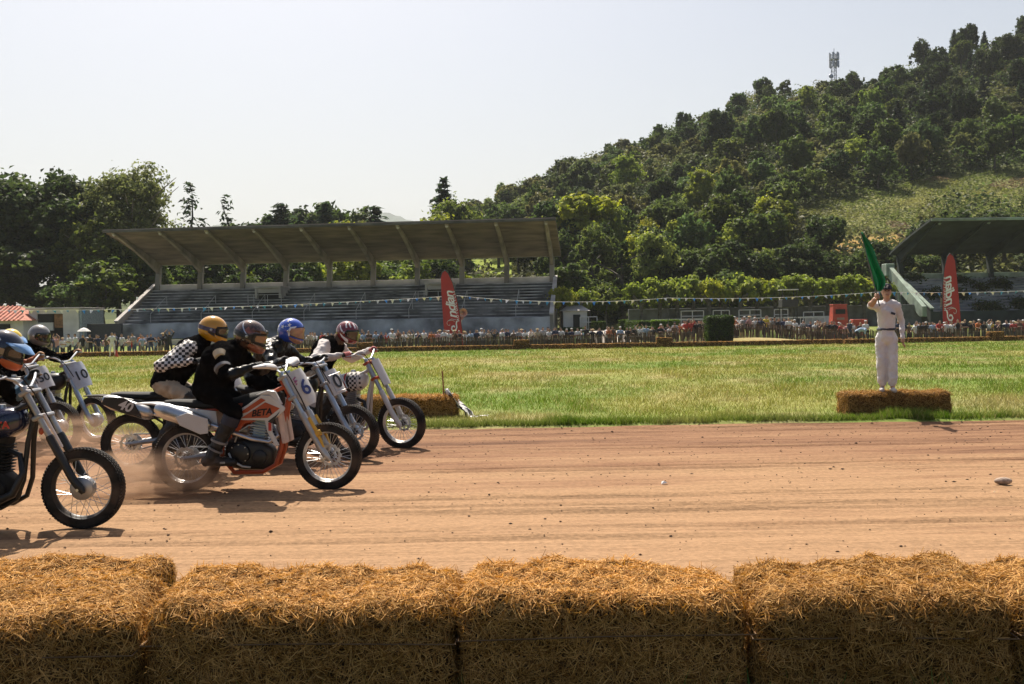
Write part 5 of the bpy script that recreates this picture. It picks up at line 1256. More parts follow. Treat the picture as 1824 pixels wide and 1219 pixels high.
def bunting():
    posts = [(-60, 553), (815, 527), (1190, 531), (1570, 520), (1900, 514)]
    blue = mat('flag_blue', (0.04, 0.25, 0.62), 0.6, var=0.05); wh = mat('flag_white', (0.75, 0.73, 0.72), 0.6, var=0.05)
    fm = bpy.data.meshes.new('pennant'); fm.from_pydata([(-0.15, 0, 0), (0.15, 0, 0), (0.02, 0.05, -0.36), (-0.15, 0.004, 0), (0.15, 0.004, 0), (0.02, 0.054, -0.36)], [], [(0, 2, 1), (3, 4, 5), (0, 1, 4, 3), (1, 2, 5, 4), (2, 0, 3, 5)]); fm.materials.append(wh)
    sag = [26, 9, 5, 4]; lab = ['bunting string of white and blue pennants across the long stand', 'bunting string of white and blue pennants before the white hut', 'bunting string of pennants before the clipped plane trees', 'bunting string of pennants before the green stand']
    g = random.Random(2)
    for i in range(4):
        a = W(*posts[i], 82); b = W(*posts[i + 1], 82); L = (b - a).length
        e = empty('bunting', a); tag(e, lab[i], 'bunting', 'bunting strings behind the crowd')
        def pt(t):
            q = (b - a) * t; 
            k = (1 - (2 * t - 1) ** 2) if i else (t * (1 - t) ** 1.0 * 2.2 + 0 * t)
            q.z -= sag[i] / F * 82 * k * (0.55 if i == 0 else 1.0); return q
        MB().tube([pt(k / 60) for k in range(61)], 0.012, 4).build('cord', wh, e)
        n = int(L / 0.62)
        for k in range(n):
            t = (k + 0.5 + g.uniform(-.15, .15)) / n; o = bpy.data.objects.new('pennant', fm); COL.objects.link(o); o.parent = e; o.location = pt(t)
            o.rotation_euler = (g.uniform(-0.9, 0.9), g.uniform(-.35, .35), g.uniform(-.6, .6)); o.scale = (g.uniform(.7, 1.05),) * 3
            o.material_slots[0].link = 'OBJECT'; o.material_slots[0].material = blue if k % 2 else wh
        if i in (1, 2):
            q = W(*posts[i + 1], 82); gq = g1(q.x, 82); m = MB().tube([(q.x, 82.05, gq - 0.3), (q.x, 82.05, q.z + 0.1)], 0.028, 8).build('bunting_pole', mat('pole_dark', (0.06, 0.065, 0.06), 0.7), None); tag(m, ['', 'thin dark pole carrying the bunting near the hedges', 'thin dark pole carrying the bunting behind the flagman'][i], 'pole')
bunting()
# ------------------------------------------------------------------ motorcycles
RUB = mat('tyre_rubber', (0.022, 0.020, 0.019), 0.85, spec=0.25, var=0.3, vscale=9, dirt=0.16, bump=0.2, bscale=60)
RIMS = mat('rim_alloy', (0.50, 0.49, 0.48), 0.32, 0.85, var=0.08, dirt=0.2)
RIMD = mat('rim_black', (0.03, 0.03, 0.03), 0.4, 0.3, dirt=0.2)
STEEL = mat('bike_steel', (0.55, 0.56, 0.58), 0.3, 0.9, var=0.1, dirt=0.15)
ALU = mat('bike_alloy', (0.42, 0.42, 0.43), 0.45, 0.75, var=0.15, dirt=0.25)
BLK = mat('bike_black', (0.012, 0.012, 0.013), 0.42, 0.1, var=0.2, dirt=0.05)
BLKM = mat('bike_black_matt', (0.013, 0.013, 0.013), 0.75, var=0.2, dirt=0.06, spec=0.3)
FORKB = mat('fork_blue_grey', (0.36, 0.42, 0.50), 0.3, 0.6, var=0.08, dirt=0.1)
GOLD = mat('gold_anodised', (0.60, 0.36, 0.06), 0.4, 0.5, dirt=0.15)
WHP = mat('plastic_white', (0.55, 0.54, 0.535), 0.35, var=0.04, dirt=0.14)
ORP = mat('plastic_orange', (0.40, 0.058, 0.012), 0.4, var=0.08, dirt=0.15)
REDP = mat('stripe_red', (0.48, 0.035, 0.025), 0.4, var=0.05)
NAVY = mat('tank_navy', (0.012, 0.016, 0.045), 0.18, var=0.1, coat=0.6)
NUMB = mat('number_blue', (0.02, 0.035, 0.16), 0.5, var=0.03); NUMK = mat('number_black', (0.02, 0.02, 0.022), 0.5, var=0.03)
PINKD = mat('decal_purple', (0.30, 0.04, 0.16), 0.5)
def superloft(secs, n=20, mat_i=0, mb=None):
    """secs: (x, half width, z bottom, z top, power, yc) cross sections along x"""
    mb = mb or MB(); rings = []
    for s in secs:
        x, hw, zb, zt = s[:4]; p = s[4] if len(s) > 4 else 2.4; yc = s[5] if len(s) > 5 else 0.0
        r = []
        for k in range(n):
            a = 2 * math.pi * k / n; ca, sa = math.cos(a), math.sin(a)
            r.append((x, yc + hw * math.copysign(abs(ca) ** (2 / p), ca), (zb + zt) / 2 + (zt - zb) / 2 * math.copysign(abs(sa) ** (2 / p), sa)))
        rings.append(r)
    v = [q for r in rings for q in r]; f = []
    for i in range(len(rings) - 1):
        for k in range(n): f.append((i * n + k, i * n + (k + 1) % n, (i + 1) * n + (k + 1) % n, (i + 1) * n + k))
    f.append(tuple(range(n))); f.append(tuple(reversed(range((len(rings) - 1) * n, len(rings) * n))))
    return mb.add(v, f, mat_i)
WR = 0.337
def wheel_meshes():
    t = MB(); hw = 0.054; prof = []
    for k in range(15):
        a = math.pi * (k / 14); r = 0.247 + (WR - 0.012 - 0.247) * math.sin(a) ** 0.55; h = -hw * math.cos(a) * (1.0 if 2 < k < 12 else 0.86)
        prof.append((r, h))
    prof.append(prof[0]); t.lathe(prof, axis='y', n=64)
    nb = 72
    for k in range(nb):
        for j, (y, w_) in enumerate(((-0.043, 0.018), (-0.021, 0.019), (0.0, 0.019), (0.021, 0.019), (0.043, 0.018))):
            a = 2 * math.pi * (k + 0.5 * (j % 2)) / nb; rr = WR - 0.0115 - 0.30 * abs(y) ** 1.55 * 3.2
            rot = Matrix.Rotation(-a, 3, 'Y') @ Matrix.Rotation(-y * 9, 3, 'X').inverted()
            t.box((rr * math.cos(a), y, rr * math.sin(a)), (0.010, w_, 0.019), rot=rot)
    tyre = t.mesh('tyre', 30)
    r = MB().lathe([(0.252, -0.032), (0.256, -0.036), (0.247, -0.037), (0.240, -0.024), (0.228, -0.012), (0.226, 0.0), (0.228, 0.012), (0.240, 0.024), (0.247, 0.037), (0.256, 0.036), (0.252, 0.032), (0.238, 0.012), (0.238, -0.012), (0.252, -0.032)], axis='y', n=64); rim = r.mesh('rim', 40)
    def spokes(hr):
        s = MB()
        for k in range(36):
            a = 2 * math.pi * k / 36; b = a + (0.55 if k % 4 < 2 else -0.55); sy = 0.032 if k % 2 else -0.032
            s.tube([(hr * math.cos(b), sy, hr * math.sin(b)), (0.232 * math.cos(a), sy * 0.15, 0.232 * math.sin(a))], 0.0021, 5)
        return s.mesh('spokes')
    return tyre, rim, spokes(0.036), spokes(0.085)
TYRE, RIM, SPK, SPK_D = wheel_meshes()
HUB_S = MB().lathe([(0, -0.075), (0.018, -0.075), (0.02, -0.045), (0.042, -0.04), (0.042, -0.028), (0.026, -0.02), (0.026, 0.02), (0.042, 0.028), (0.042, 0.04), (0.02, 0.045), (0.018, 0.075), (0, 0.075)], axis='y', n=24).mesh('hub', 30)
HUB_D = MB().lathe([(0, -0.078), (0.022, -0.078), (0.024, -0.062), (0.075, -0.055), (0.092, -0.045), (0.096, -0.03), (0.092, -0.02), (0.088, 0.02), (0.092, 0.03), (0.088, 0.045), (0.03, 0.05), (0.02, 0.075), (0, 0.075)], axis='y', n=32).mesh('hub', 30)
def rotor_mesh(r):
    mb = MB(); n = 40; out = []
    for k in range(n * 2):
        a = math.pi * k / n; rr = r * (1.0 if (k // 4) % 2 else 0.93); out.append((rr * math.cos(a), rr * math.sin(a)))
    mb.prism(out, -0.0025, 0.0025)
    for k in range(6):
        a = k * 1.047; mb.box((0.05 * math.cos(a), 0, 0.05 * math.sin(a)), (0.08, 0.008, 0.012), rot=(0, -a, 0))
    return mb.mesh('rotor', 30)
def rotor_ring(r):
    mb = MB(); n = 48; prof = []
    v = []; f = []
    for k in range(n):
        a = 2 * math.pi * k / n; ro = r * (1.0 if (k // 2) % 2 else 0.90); ri = r * 0.70
        for y in (-0.0025, 0.0025): v += [(ro * math.cos(a), y, ro * math.sin(a)), (ri * math.cos(a), y, ri * math.sin(a))]
    for k in range(n):
        a = k * 4; b = ((k + 1) % n) * 4
        f += [(a, b, b + 1, a + 1), (a + 2, a + 3, b + 3, b + 2), (a, a + 2, b + 2, b), (a + 1, b + 1, b + 3, a + 3)]
    mb.add(v, f)
    for k in range(6):
        a = k * 1.047; mb.box((r * 0.45 * math.cos(a), 0, r * 0.45 * math.sin(a)), (r * 0.6, 0.006, 0.010), rot=(0, -a + 0.35, 0))
    return mb.mesh('rotor', 30)
ROT = rotor_ring(0.115)
def shared(name, me, m, parent):
    o = bpy.data.objects.new(name, me); COL.objects.link(o); o.parent = parent
    if not me.materials: me.materials.append(m)
    o.material_slots[0].link = 'OBJECT'; o.material_slots[0].material = m; return o
def make_wheel(name, parent, rim_m, hub, disc=None, spin=0.0):
    e = empty(name, (0, 0, 0), 0, parent)
    shared('tyre', TYRE, RUB, e); shared('rim', RIM, rim_m, e)
    shared('spokes', SPK_D if hub == 'drum' else SPK, STEEL, e); shared('hub', HUB_D if hub == 'drum' else HUB_S, ALU if hub == 'drum' else BLK, e)
    if disc is not None: r = shared('brake_disc', ROT, STEEL, e); r.location = (0, disc, 0)
    return e
U = Vector((-math.sin(R(27)), 0, math.cos(R(27)))); FW = Vector((math.cos(R(27)), 0, math.sin(R(27))))
WB = 1.40; AX = Vector((WB, 0, WR))
def FA(t, f=0.0, y=0.0): return AX + U * t + FW * f + Vector((0, y, 0))      # point along the fork
def make_bike(label, px, d, yaw, steer, cfg):
    """px, d: where the front tyre touches the dirt"""
    fc = W(px, 800, d); rz = R(yaw)
    loc = Vector((fc.x - WB * math.cos(rz), fc.y - WB * math.sin(rz), -0.034))
    e = empty('motorcycle', loc, rz); tag(e, label, 'motorcycle')
    lean = cfg.get('lean', 0); e.rotation_euler = (R(lean), 0, rz)
    Ms = Matrix.Translation(FA(0.6)) @ Matrix.Rotation(R(steer), 4, U) @ Matrix.Translation(-FA(0.6))
    def S(o): o.matrix_local = Ms @ o.matrix_local; return o
    C = cfg
    fm, sm, body, frame_m = C['fork_up'], C['fork_low'], C['tank'], C['frame']
    fw = make_wheel('front_wheel', e, C.get('rim', RIMS), C.get('hubf', 'disc'), None if C.get('hubf') == 'drum' else 0.055); fw.matrix_local = Ms @ Matrix.Translation(AX) @ Matrix.Rotation(0.3, 4, 'Y')
    rw = make_wheel('rear_wheel', e, C.get('rim', RIMS), C.get('hubr', 'disc'), None if C.get('hubr') == 'drum' else -0.062); rw.location = (0, 0, WR)
    # fork
    for s in (-1, 1):
        y = 0.094 * s
        S(MB().tube([FA(0.36, 0.0, y), FA(0.93, 0.0, y)], 0.025, 14).build('fork_tube', fm, e))
        S(MB().tube([FA(-0.045, 0.02, y), FA(-0.01, 0.02, y), FA(0.03, 0.012, y), FA(0.10, 0.0, y), FA(0.47, 0, y), FA(0.49, 0, y)], [0.018, 0.03, 0.034, 0.033, 0.034, 0.03], 14).build('fork_slider', sm, e))
        if C.get('boots'): S(MB().tube([FA(0.42 + 0.012 * k, 0, y) for k in range(20)], [0.046 if k % 2 else 0.038 for k in range(20)], 14).build('fork_boot', BLKM, e))
        if C.get('guard'): S(MB().tube([FA(0.10, 0.03, y * 1.05), FA(0.25, 0.045, y * 1.05), FA(0.42, 0.04, y * 1.05)], [0.016, 0.022, 0.018], 8, flat=0.6).build('fork_guard', GOLD, e))
    if C.get('guard'): S(MB().box(FA(0.24, 0.035, -0.10), (0.10, 0.03, 0.06), rot=(0, R(-27), 0)).build('caliper', GOLD, e, 0, bevel=0.01))
    S(MB().tube([AX + Vector((0, -0.125, 0)), AX + Vector((0, 0.125, 0))], 0.012, 10).build('axle', STEEL, e))
    for t in (0.66, 0.88): S(MB().box(FA(t, -0.01), (0.085, 0.255, 0.036), rot=(0, R(-27), 0)).build('triple_clamp', C.get('clamp', ALU), e, 0, bevel=0.012))
    # handlebar
    hb = C.get('bar', 1.0); c0 = FA(0.93, -0.01)
    bar = []
    for s, seq in ((-1, (0.40, 0.27, 0.17, 0.06)), (1, (0.06, 0.17, 0.27, 0.40))):
        for q in seq:
            k = max(0, (q - 0.06) / 0.34); bar.append(c0 + Vector((-0.15 * k ** 1.6 + 0.015 * k, s * q, (0.10 * min(1, k * 1.9) - 0.03 * max(0, k - 0.5)) * hb)))
    S(MB().tube(bar, 0.0125, 10).build('handlebar', C.get('bar_m', STEEL), e))
    grips = []
    for s in (-1, 1):
        g0 = bar[1] if s < 0 else bar[-2]; g1_ = bar[0] if s < 0 else bar[-1]; dr = (g1_ - g0).normalized()
        S(MB().tube([g1_ - dr * 0.135, g1_ - dr * 0.12, g1_ - dr * 0.005, g1_ + dr * 0.004], [0.022, 0.017, 0.017, 0.02], 10).build('grip', BLKM, e))
        S(MB().tube([g1_ - dr * 0.15 + Vector((0.03, 0, 0)), g1_ - dr * 0.10 + Vector((0.055, 0, -0.005)), g1_ + Vector((0.045, 0, -0.012))], [0.009, 0.008, 0.006], 6).build('lever', ALU, e))
        grips.append((Ms @ (g1_ - dr * 0.062), Ms.to_3x3() @ dr))
        if C.get('handguard'):
            q = [g1_ + Vector((0.0, 0.01 * s, 0)), g1_ + Vector((0.10, -0.005 * s, 0.01)), g1_ + Vector((0.13, -0.10 * s, 0.0)), g1_ + Vector((0.12, -0.17 * s, -0.03))]
            S(MB().tube(q, [0.03, 0.065, 0.07, 0.03], 12, flat=0.4).build('hand_guard', WHP, e))
    if C.get('crossbar'): S(MB().tube([bar[2] + Vector((0, 0.0, -0.01)), bar[5] + Vector((0, 0, -0.01))], 0.009, 8).build('crossbar', STEEL, e))
    S(MB().tube([bar[1] + Vector((0.03, 0, 0)), FA(0.98, 0.08, -0.2), FA(0.84, 0.07, -0.12), FA(0.62, 0.05, -0.06), FA(0.50, 0.04, -0.05)], 0.006, 6).build('cable', BLKM, e))
    # number plate
    if C.get('plate'):
        pw, ph, tc, num, nm, col, py = C['plate']
        n = 9; prof = []
        for k in range(n):
            t = k / (n - 1) * 2 - 1; prof.append((t * pw / 2, -0.045 * t * t))
        out = MB(); vs = []; fs = []
        for r_ in (0.0, 0.006):
            for (yy, xx) in prof:
                for zz, kx in ((-ph / 2, C.get('plate_taper', 0.8)), (-ph * 0.30, 0.97), (ph * 0.30, 1.0), (ph / 2, 0.9)): vs.append((xx - r_ + 0.003, yy * kx, zz))
        for k in range(n - 1):
            for j in range(3):
                a = k * 4 + j; b = a + 4; o_ = n * 4
                fs += [(a, b, b + 1, a + 1), (a + o_, a + 1 + o_, b + 1 + o_, b + o_)]
            for j in (0, 3): a = k * 4 + j; fs.append((a, a + 4, a + 4 + n * 4, a + n * 4))
        for k in (0, n - 1):
            for j in range(3): a = k * 4 + j; fs.append((a, a + 1, a + 1 + n * 4, a + n * 4))
        out.add(vs, fs); pl = out.build('number_plate', col, e, 30)
        base = Matrix.Translation(FA(tc, 0.115)) @ Matrix.Rotation(R(-27), 4, 'Y') @ Matrix.Rotation(R(py), 4, 'Z')
        pl.matrix_local = Ms @ base
        tm = Matrix.Translation((0.010, 0, -0.015)) @ Matrix(((0, 0, 1, 0), (1, 0, 0, 0), (0, 1, 0, 0), (0, 0, 0, 1)))
        if num: put_text(num, C.get('num_size', 0.17), nm, pl, tm, 'number', bold=0.002, extrude=0.003)
        if C.get('plate_frame'):
            q = [(0.012, -pw * .42, -ph * .42), (0.012, pw * .42, -ph * .42), (0.012, pw * .42, ph * .28), (0.012, -pw * .42, ph * .28)]
            MB().tube(q, 0.006, 6, closed=True).build('plate_rim', STEEL, pl)
        if C.get('plate_decal'):
            for k in range(4): MB().box((0.009 - 0.02 * (k % 2), -0.07 + 0.02 * (k % 2), 0.11 - 0.018 * k), (0.004, 0.05, 0.012), rot=(0.35, 0, 0.2)).build('plate_decal', PINKD, pl, 0)
    # frame
    hd0, hd1 = FA(0.64, -0.05), FA(0.90, -0.05)
    MB().tube([hd0, hd1], 0.034, 12).build('steering_head', frame_m, e)
    fr = MB(); cr = 0.021
    for s in (-1, 1):
        y = 0.10 * s
        fr.tube([FA(0.80, -0.06, 0.02 * s), (0.80, 0.07 * s, 0.93), (0.50, y, 0.83), (0.40, y, 0.62), (0.38, y, 0.36)], cr, 8)
        fr.tube([FA(0.70, -0.06, 0.02 * s), (0.985, 0.05 * s, 0.72), (0.955, 0.075 * s, 0.42), (0.90, 0.085 * s, 0.27), (0.78, y, 0.205), (0.50, y, 0.20), (0.38, y, 0.34)], cr, 8)
        fr.tube([(0.47, y * 0.9, 0.82), (0.10, y * 0.8, 0.80), (-0.12, y * 0.6, 0.80)], 0.014, 8)
        fr.tube([(0.40, y, 0.55), (0.15, y * 0.8, 0.72), (-0.05, y * 0.7, 0.80)], 0.012, 8)
    fr.build('frame', frame_m, e)
    sa = MB()
    for s in (-1, 1): sa.tube([(0.38, 0.08 * s, 0.385), (0.28, 0.095 * s, 0.375), (-0.03, 0.10 * s, WR)], [0.03, 0.028, 0.02], 8)
    sa.tube([(0.25, -0.09, 0.375), (0.25, 0.09, 0.375)], 0.022, 8); sa.build('swingarm', C.get('swing', ALU), e)
    if C.get('twin_shock'):
        for s in (-1, 1):
            sh = MB(); a = Vector((0.02, 0.125 * s, WR + 0.03)); b = Vector((0.14, 0.12 * s, 0.74)); path = []
            sh.tube([a, b], 0.012, 8)
            for k in range(80): t = 0.2 + 0.7 * k / 79; an = k * 0.9; c = a + (b - a) * t; path.append(c + Vector((math.cos(an) * 0.026, math.sin(an) * 0.026, 0)))
            sh.tube(path, 0.005, 5); sh.build('shock', STEEL, e)
    MB().tube([(-0.0, -0.13, WR), (0.0, 0.13, WR)], 0.013, 10).build('rear_axle', STEEL, e)
    ch = MB()
    for r_, x, z in ((0.095, 0, WR), (0.04, 0.41, 0.385)): ch.lathe([(0, 0.083), (r_, 0.083), (r_, 0.09), (0, 0.09)], (x, 0, z), 'y', 28)
    ch.tube([(0, 0.0865, WR + 0.095), (0.41, 0.0865, 0.425)], 0.008, 6); ch.tube([(0, 0.0865, WR - 0.095), (0.41, 0.0865, 0.345)], 0.008, 6); ch.build('chain_drive', ALU, e)
    # engine
    en = empty('engine', (0, 0, 0), 0, e); em = C.get('engine', BLK)
    eb = MB(); superloft([(0.40, 0.06, 0.30, 0.46, 4), (0.44, 0.10, 0.24, 0.52, 4), (0.60, 0.115, 0.215, 0.54, 4), (0.78, 0.11, 0.215, 0.50, 4), (0.86, 0.08, 0.25, 0.44, 4), (0.88, 0.05, 0.28, 0.40, 4)], 20, 0, eb); eb.build('crankcase', em, en, 50)
    MB().lathe([(0, -0.152), (0.085, -0.150), (0.10, -0.142), (0.105, -0.12), (0.105, -0.10)], (0.56, 0, 0.385), 'y', 28).build('clutch_cover', em, en)
    MB().lathe([(0, -0.148), (0.055, -0.146), (0.07, -0.136), (0.072, -0.10)], (0.755, 0, 0.35), 'y', 24).build('ignition_cover', C.get('cover', em), en)
    for k in range(8):
        a = k * 0.785; MB().lathe([(0, -0.156), (0.006, -0.156), (0.006, -0.14)], (0.56 + 0.09 * math.cos(a), 0, 0.385 + 0.09 * math.sin(a)), 'y', 6).build('cover_bolt', STEEL, en)
    cyl = C.get('cyl', 10.0); cR = Matrix.Rotation(R(cyl), 3, 'Y'); cb = Vector((0.72, 0, 0.48)); fin = MB()
    for k in range(9): q = cb + cR @ Vector((0, 0, 0.02 + k * 0.026)); fin.box(q, (0.175 - 0.03 * (k > 6), 0.185, 0.009), rot=cR)
    fin.box(cb + cR @ Vector((0, 0, 0.12)), (0.12, 0.13, 0.24), rot=cR); fin.build('cylinder', C.get('cylm', ALU), en, 0, bevel=0.003, seg=1)
    MB().box(cb + cR @ Vector((0, 0, 0.27)), (0.13, 0.15, 0.07), rot=cR).build('cylinder_head', C.get('cylm', ALU), en, 0, bevel=0.015)
    MB().tube([(0.62, -0.03, 0.60), (0.50, -0.035, 0.61), (0.46, -0.035, 0.61)], [0.03, 0.036, 0.05], 12).build('carburettor', ALU, en)
    MB().tube([(0.52, -0.13, 0.50), (0.56, -0.14, 0.60), (0.66, -0.13, 0.66), (0.72, -0.12, 0.66)], 0.009, 6).build('hose', ALU, en)
    MB().tube([(0.47, -0.17, 0.40), (0.50, -0.18, 0.33), (0.60, -0.175, 0.27), (0.68, -0.17, 0.26)], 0.010, 6).build('brake_pedal', FORKB, en)
    # exhaust
    hp = C.get('exhaust', 'high')
    if hp == 'high':
        MB().tube([(0.80, -0.03, 0.66), (0.90, -0.07, 0.64), (0.94, -0.11, 0.55), (0.86, -0.15, 0.50), (0.70, -0.16, 0.53), (0.50, -0.165, 0.60), (0.34, -0.165, 0.66), (0.26, -0.165, 0.685)], 0.021, 10).build('exhaust_pipe', C.get('pipe', STEEL), e)
        mf = MB(); a = Vector((0.30, -0.165, 0.66)); b = Vector((-0.24, -0.17, 0.845))
        mf.tube([a, a + (b - a) * 0.05, a + (b - a) * 0.14, a + (b - a) * 0.80, a + (b - a) * 0.93, b], [0.024, 0.05, 0.062, 0.066, 0.052, 0.03], 16, flat=1.25); mf.build('muffler', C.get('muff', STEEL), e)
    else:
        MB().tube([(0.80, -0.03, 0.66), (0.93, -0.07, 0.62), (0.97, -0.12, 0.48), (0.90, -0.15, 0.32), (0.74, -0.165, 0.25), (0.45, -0.17, 0.26), (0.25, -0.175, 0.30)], [0.022, 0.022, 0.026, 0.032, 0.036, 0.04, 0.03], 12).build('exhaust_pipe', C.get('pipe', BLK), e)
        MB().tube([(0.30, -0.175, 0.29), (0.22, -0.18, 0.305), (-0.16, -0.19, 0.36), (-0.22, -0.19, 0.37)], [0.03, 0.047, 0.047, 0.03], 14).build('muffler', C.get('muff', BLK), e)
    # pegs
    for s in (-1, 1): MB().box((0.43, 0.19 * s, 0.315), (0.05, 0.11, 0.02)).build('foot_peg', ALU, e, 0, bevel=0.004)
    # bodywork
    if C['style'] == 'mx':
        tk = MB(); superloft([(0.50, 0.07, 0.80, 0.92), (0.62, 0.12, 0.74, 0.96), (0.78, 0.13, 0.74, 0.985), (0.90, 0.10, 0.78, 1.0), (0.97, 0.05, 0.84, 0.97)], 20, 0, tk); tk.build('fuel_tank', body, e)
        for s in (-1, 1):
            def shr(poly, y0, y1, nm, m, bulge=0.0, par=e):
                o = MB(); o.prism(poly, y0 * s, y1 * s); return o.build(nm, m, par, 0, bevel=0.006)
            sh = shr([(0.44, 0.735), (0.50, 0.77), (0.66, 0.86), (0.80, 0.955), (0.88, 0.95), (1.03, 0.83), (1.02, 0.80), (0.90, 0.70), (0.90, 0.60), (0.965, 0.47), (0.925, 0.46), (0.85, 0.60), (0.83, 0.71), (0.62, 0.715)], 0.155, 0.175, 'shroud', C['shroud'])
            shr([(0.55, 0.765), (0.80, 0.925), (0.845, 0.905), (0.66, 0.79)], 0.176, 0.180, 'shroud_panel', ORP, par=sh)
            shr([(0.60, 0.735), (0.84, 0.885), (0.98, 0.825), (0.86, 0.735)], 0.176, 0.1805, 'shroud_panel', C.get('panel2', ORP), par=sh)
            shr([(0.86, 0.70), (0.90, 0.73), (0.945, 0.76), (0.98, 0.80), (0.965, 0.77), (0.90, 0.68)], 0.176, 0.1812, 'shroud_stripe', BLK, par=sh)
            shr([(0.865, 0.69), (0.895, 0.69), (0.895, 0.61), (0.865, 0.61)], 0.176, 0.1808, 'shroud_badge', REDP, par=sh)
            if s < 0 and C.get('shroud_text'):
                put_text(C['shroud_text'], 0.085, BLKM, sh, Matrix.Translation((0.80, -0.1815, 0.785)) @ Matrix.Rotation(R(90), 4, 'X') @ Matrix.Rotation(R(6), 4, 'Z'), shear=0.3, bold=0.003, extrude=0.001)
            shr([(0.44, 0.60), (0.48, 0.72), (0.62, 0.73), (0.74, 0.70), (0.62, 0.68), (0.55, 0.58)], 0.12, 0.15, 'side_cover', C.get('side', ORP))
            MB().box((0.985, 0.085 * s, 0.63), (0.045, 0.12, 0.30), rot=(0, R(-8), 0)).build('radiator', mat('radiator_guard', (0.62, 0.45, 0.38), 0.6, dirt=0.2), e, 0, bevel=0.01)
        st = MB(); superloft([(0.70, 0.06, 0.90, 0.955), (0.55, 0.085, 0.83, 0.93), (0.35, 0.10, 0.80, 0.905), (0.10, 0.10, 0.82, 0.91), (-0.10, 0.085, 0.85, 0.915), (-0.20, 0.05, 0.87, 0.905)], 16, 0, st); st.build('seat', C.get('seatm', BLKM), e)
        rf = MB(); superloft([(0.06, 0.10, 0.80, 0.84, 4), (-0.15, 0.105, 0.84, 0.872, 4), (-0.32, 0.09, 0.865, 0.888, 4), (-0.46, 0.06, 0.868, 0.885, 4), (-0.50, 0.03, 0.868, 0.88, 4)], 16, 0, rf); rf.build('rear_fender', C.get('fender', BLKM), e)
        for s in (-1, 1):
            o = MB().prism([(0.36, 0.62), (0.22, 0.60), (-0.08, 0.73), (-0.20, 0.84), (-0.10, 0.865), (0.10, 0.83), (0.34, 0.80)], 0.115 * s, 0.13 * s).build('side_panel', C['sidepanel'], e, 0, bevel=0.008)
            if s < 0 and C.get('side_num'): put_text(C['side_num'], 0.15, WHP, o, Matrix.Translation((0.02, -0.2445 if hp == 'high' else -0.133, 0.77)) @ Matrix.Rotation(R(90), 4, 'X') @ Matrix.Rotation(R(-20), 4, 'Z'), 'number', shear=0.2, bold=0.004)
        S(MB().prism([tuple((FA(0.42, 0.10).x, FA(0.42, 0.10).z)), tuple((FA(0.72, 0.10).x, FA(0.72, 0.10).z)), tuple((FA(0.72, 0.125).x, FA(0.72, 0.125).z)), tuple((FA(0.40, 0.15).x, FA(0.40, 0.15).z))], -0.09, 0.09).build('front_mask', C.get('mask', WHP), e, 0, bevel=0.01))
    else:
        tk = MB(); superloft([(0.40, 0.05, 0.80, 0.87), (0.46, 0.10, 0.755, 0.915), (0.58, 0.135, 0.735, 0.965), (0.74, 0.155, 0.735, 1.0), (0.86, 0.14, 0.76, 1.0), (0.93, 0.09, 0.81, 0.985), (0.955, 0.05, 0.85, 0.95)], 28, 0, tk); tko = tk.build('fuel_tank', body, e, 60)
        MB().lathe([(0, 0.03), (0.03, 0.028), (0.035, 0.0)], (0.76, 0, 0.995), 'z', 16).build('filler_cap', STEEL, tko)
        for (x0, x1, m) in C.get('stripes', ()):
            sg = MB(); secs = []
            for k in range(4):
                x = x0 + (x1 - x0) * k / 3
                hw = np.interp(x, [0.40, 0.46, 0.58, 0.74, 0.86, 0.93, 0.955], [0.05, 0.10, 0.135, 0.155, 0.14, 0.09, 0.05]) + 0.0025; zb = np.interp(x, [0.40, 0.46, 0.58, 0.74, 0.86, 0.93], [0.80, 0.755, 0.735, 0.735, 0.76, 0.81]) - 0.0025; zt = np.interp(x, [0.40, 0.46, 0.58, 0.74, 0.86, 0.93], [0.87, 0.915, 0.965, 1.0, 1.0, 0.985]) + 0.0025
                secs.append((x, float(hw), float(zb), float(zt)))
            superloft(secs, 28, 0, sg); sg.build('tank_stripe', m, tko, 60)
        if C.get('tank_text'): put_text(C['tank_text'], 0.075, C.get('tank_text_m', REDP), tko, Matrix.Translation((0.80, -0.158, 0.865)) @ Matrix.Rotation(R(90), 4, 'X') @ Matrix.Rotation(R(3), 4, 'Z'), bold=0.004, extrude=0.002, space=1.1)
        st = MB(); superloft([(0.46, 0.08, 0.80, 0.88), (0.30, 0.12, 0.78, 0.875), (0.10, 0.13, 0.79, 0.885), (-0.06, 0.12, 0.81, 0.92), (-0.16, 0.09, 0.84, 0.965), (-0.20, 0.06, 0.86, 0.965)], 18, 0, st); st.build('seat', BLKM, e)
        tl = MB(); superloft([(0.20, 0.10, 0.74, 0.79), (-0.05, 0.12, 0.75, 0.83), (-0.22, 0.10, 0.80, 0.88), (-0.33, 0.04, 0.85, 0.89)], 18, 0, tl); tl.build('tail_unit', C.get('tail', body), e)
        for s in (-1, 1): MB().prism([(0.10, 0.55), (0.34, 0.55), (0.38, 0.72), (0.12, 0.74)], 0.13 * s, 0.142 * s).build('side_plate', C.get('side', WHP), e, 0, bevel=0.02)
    return e, grips, Ms

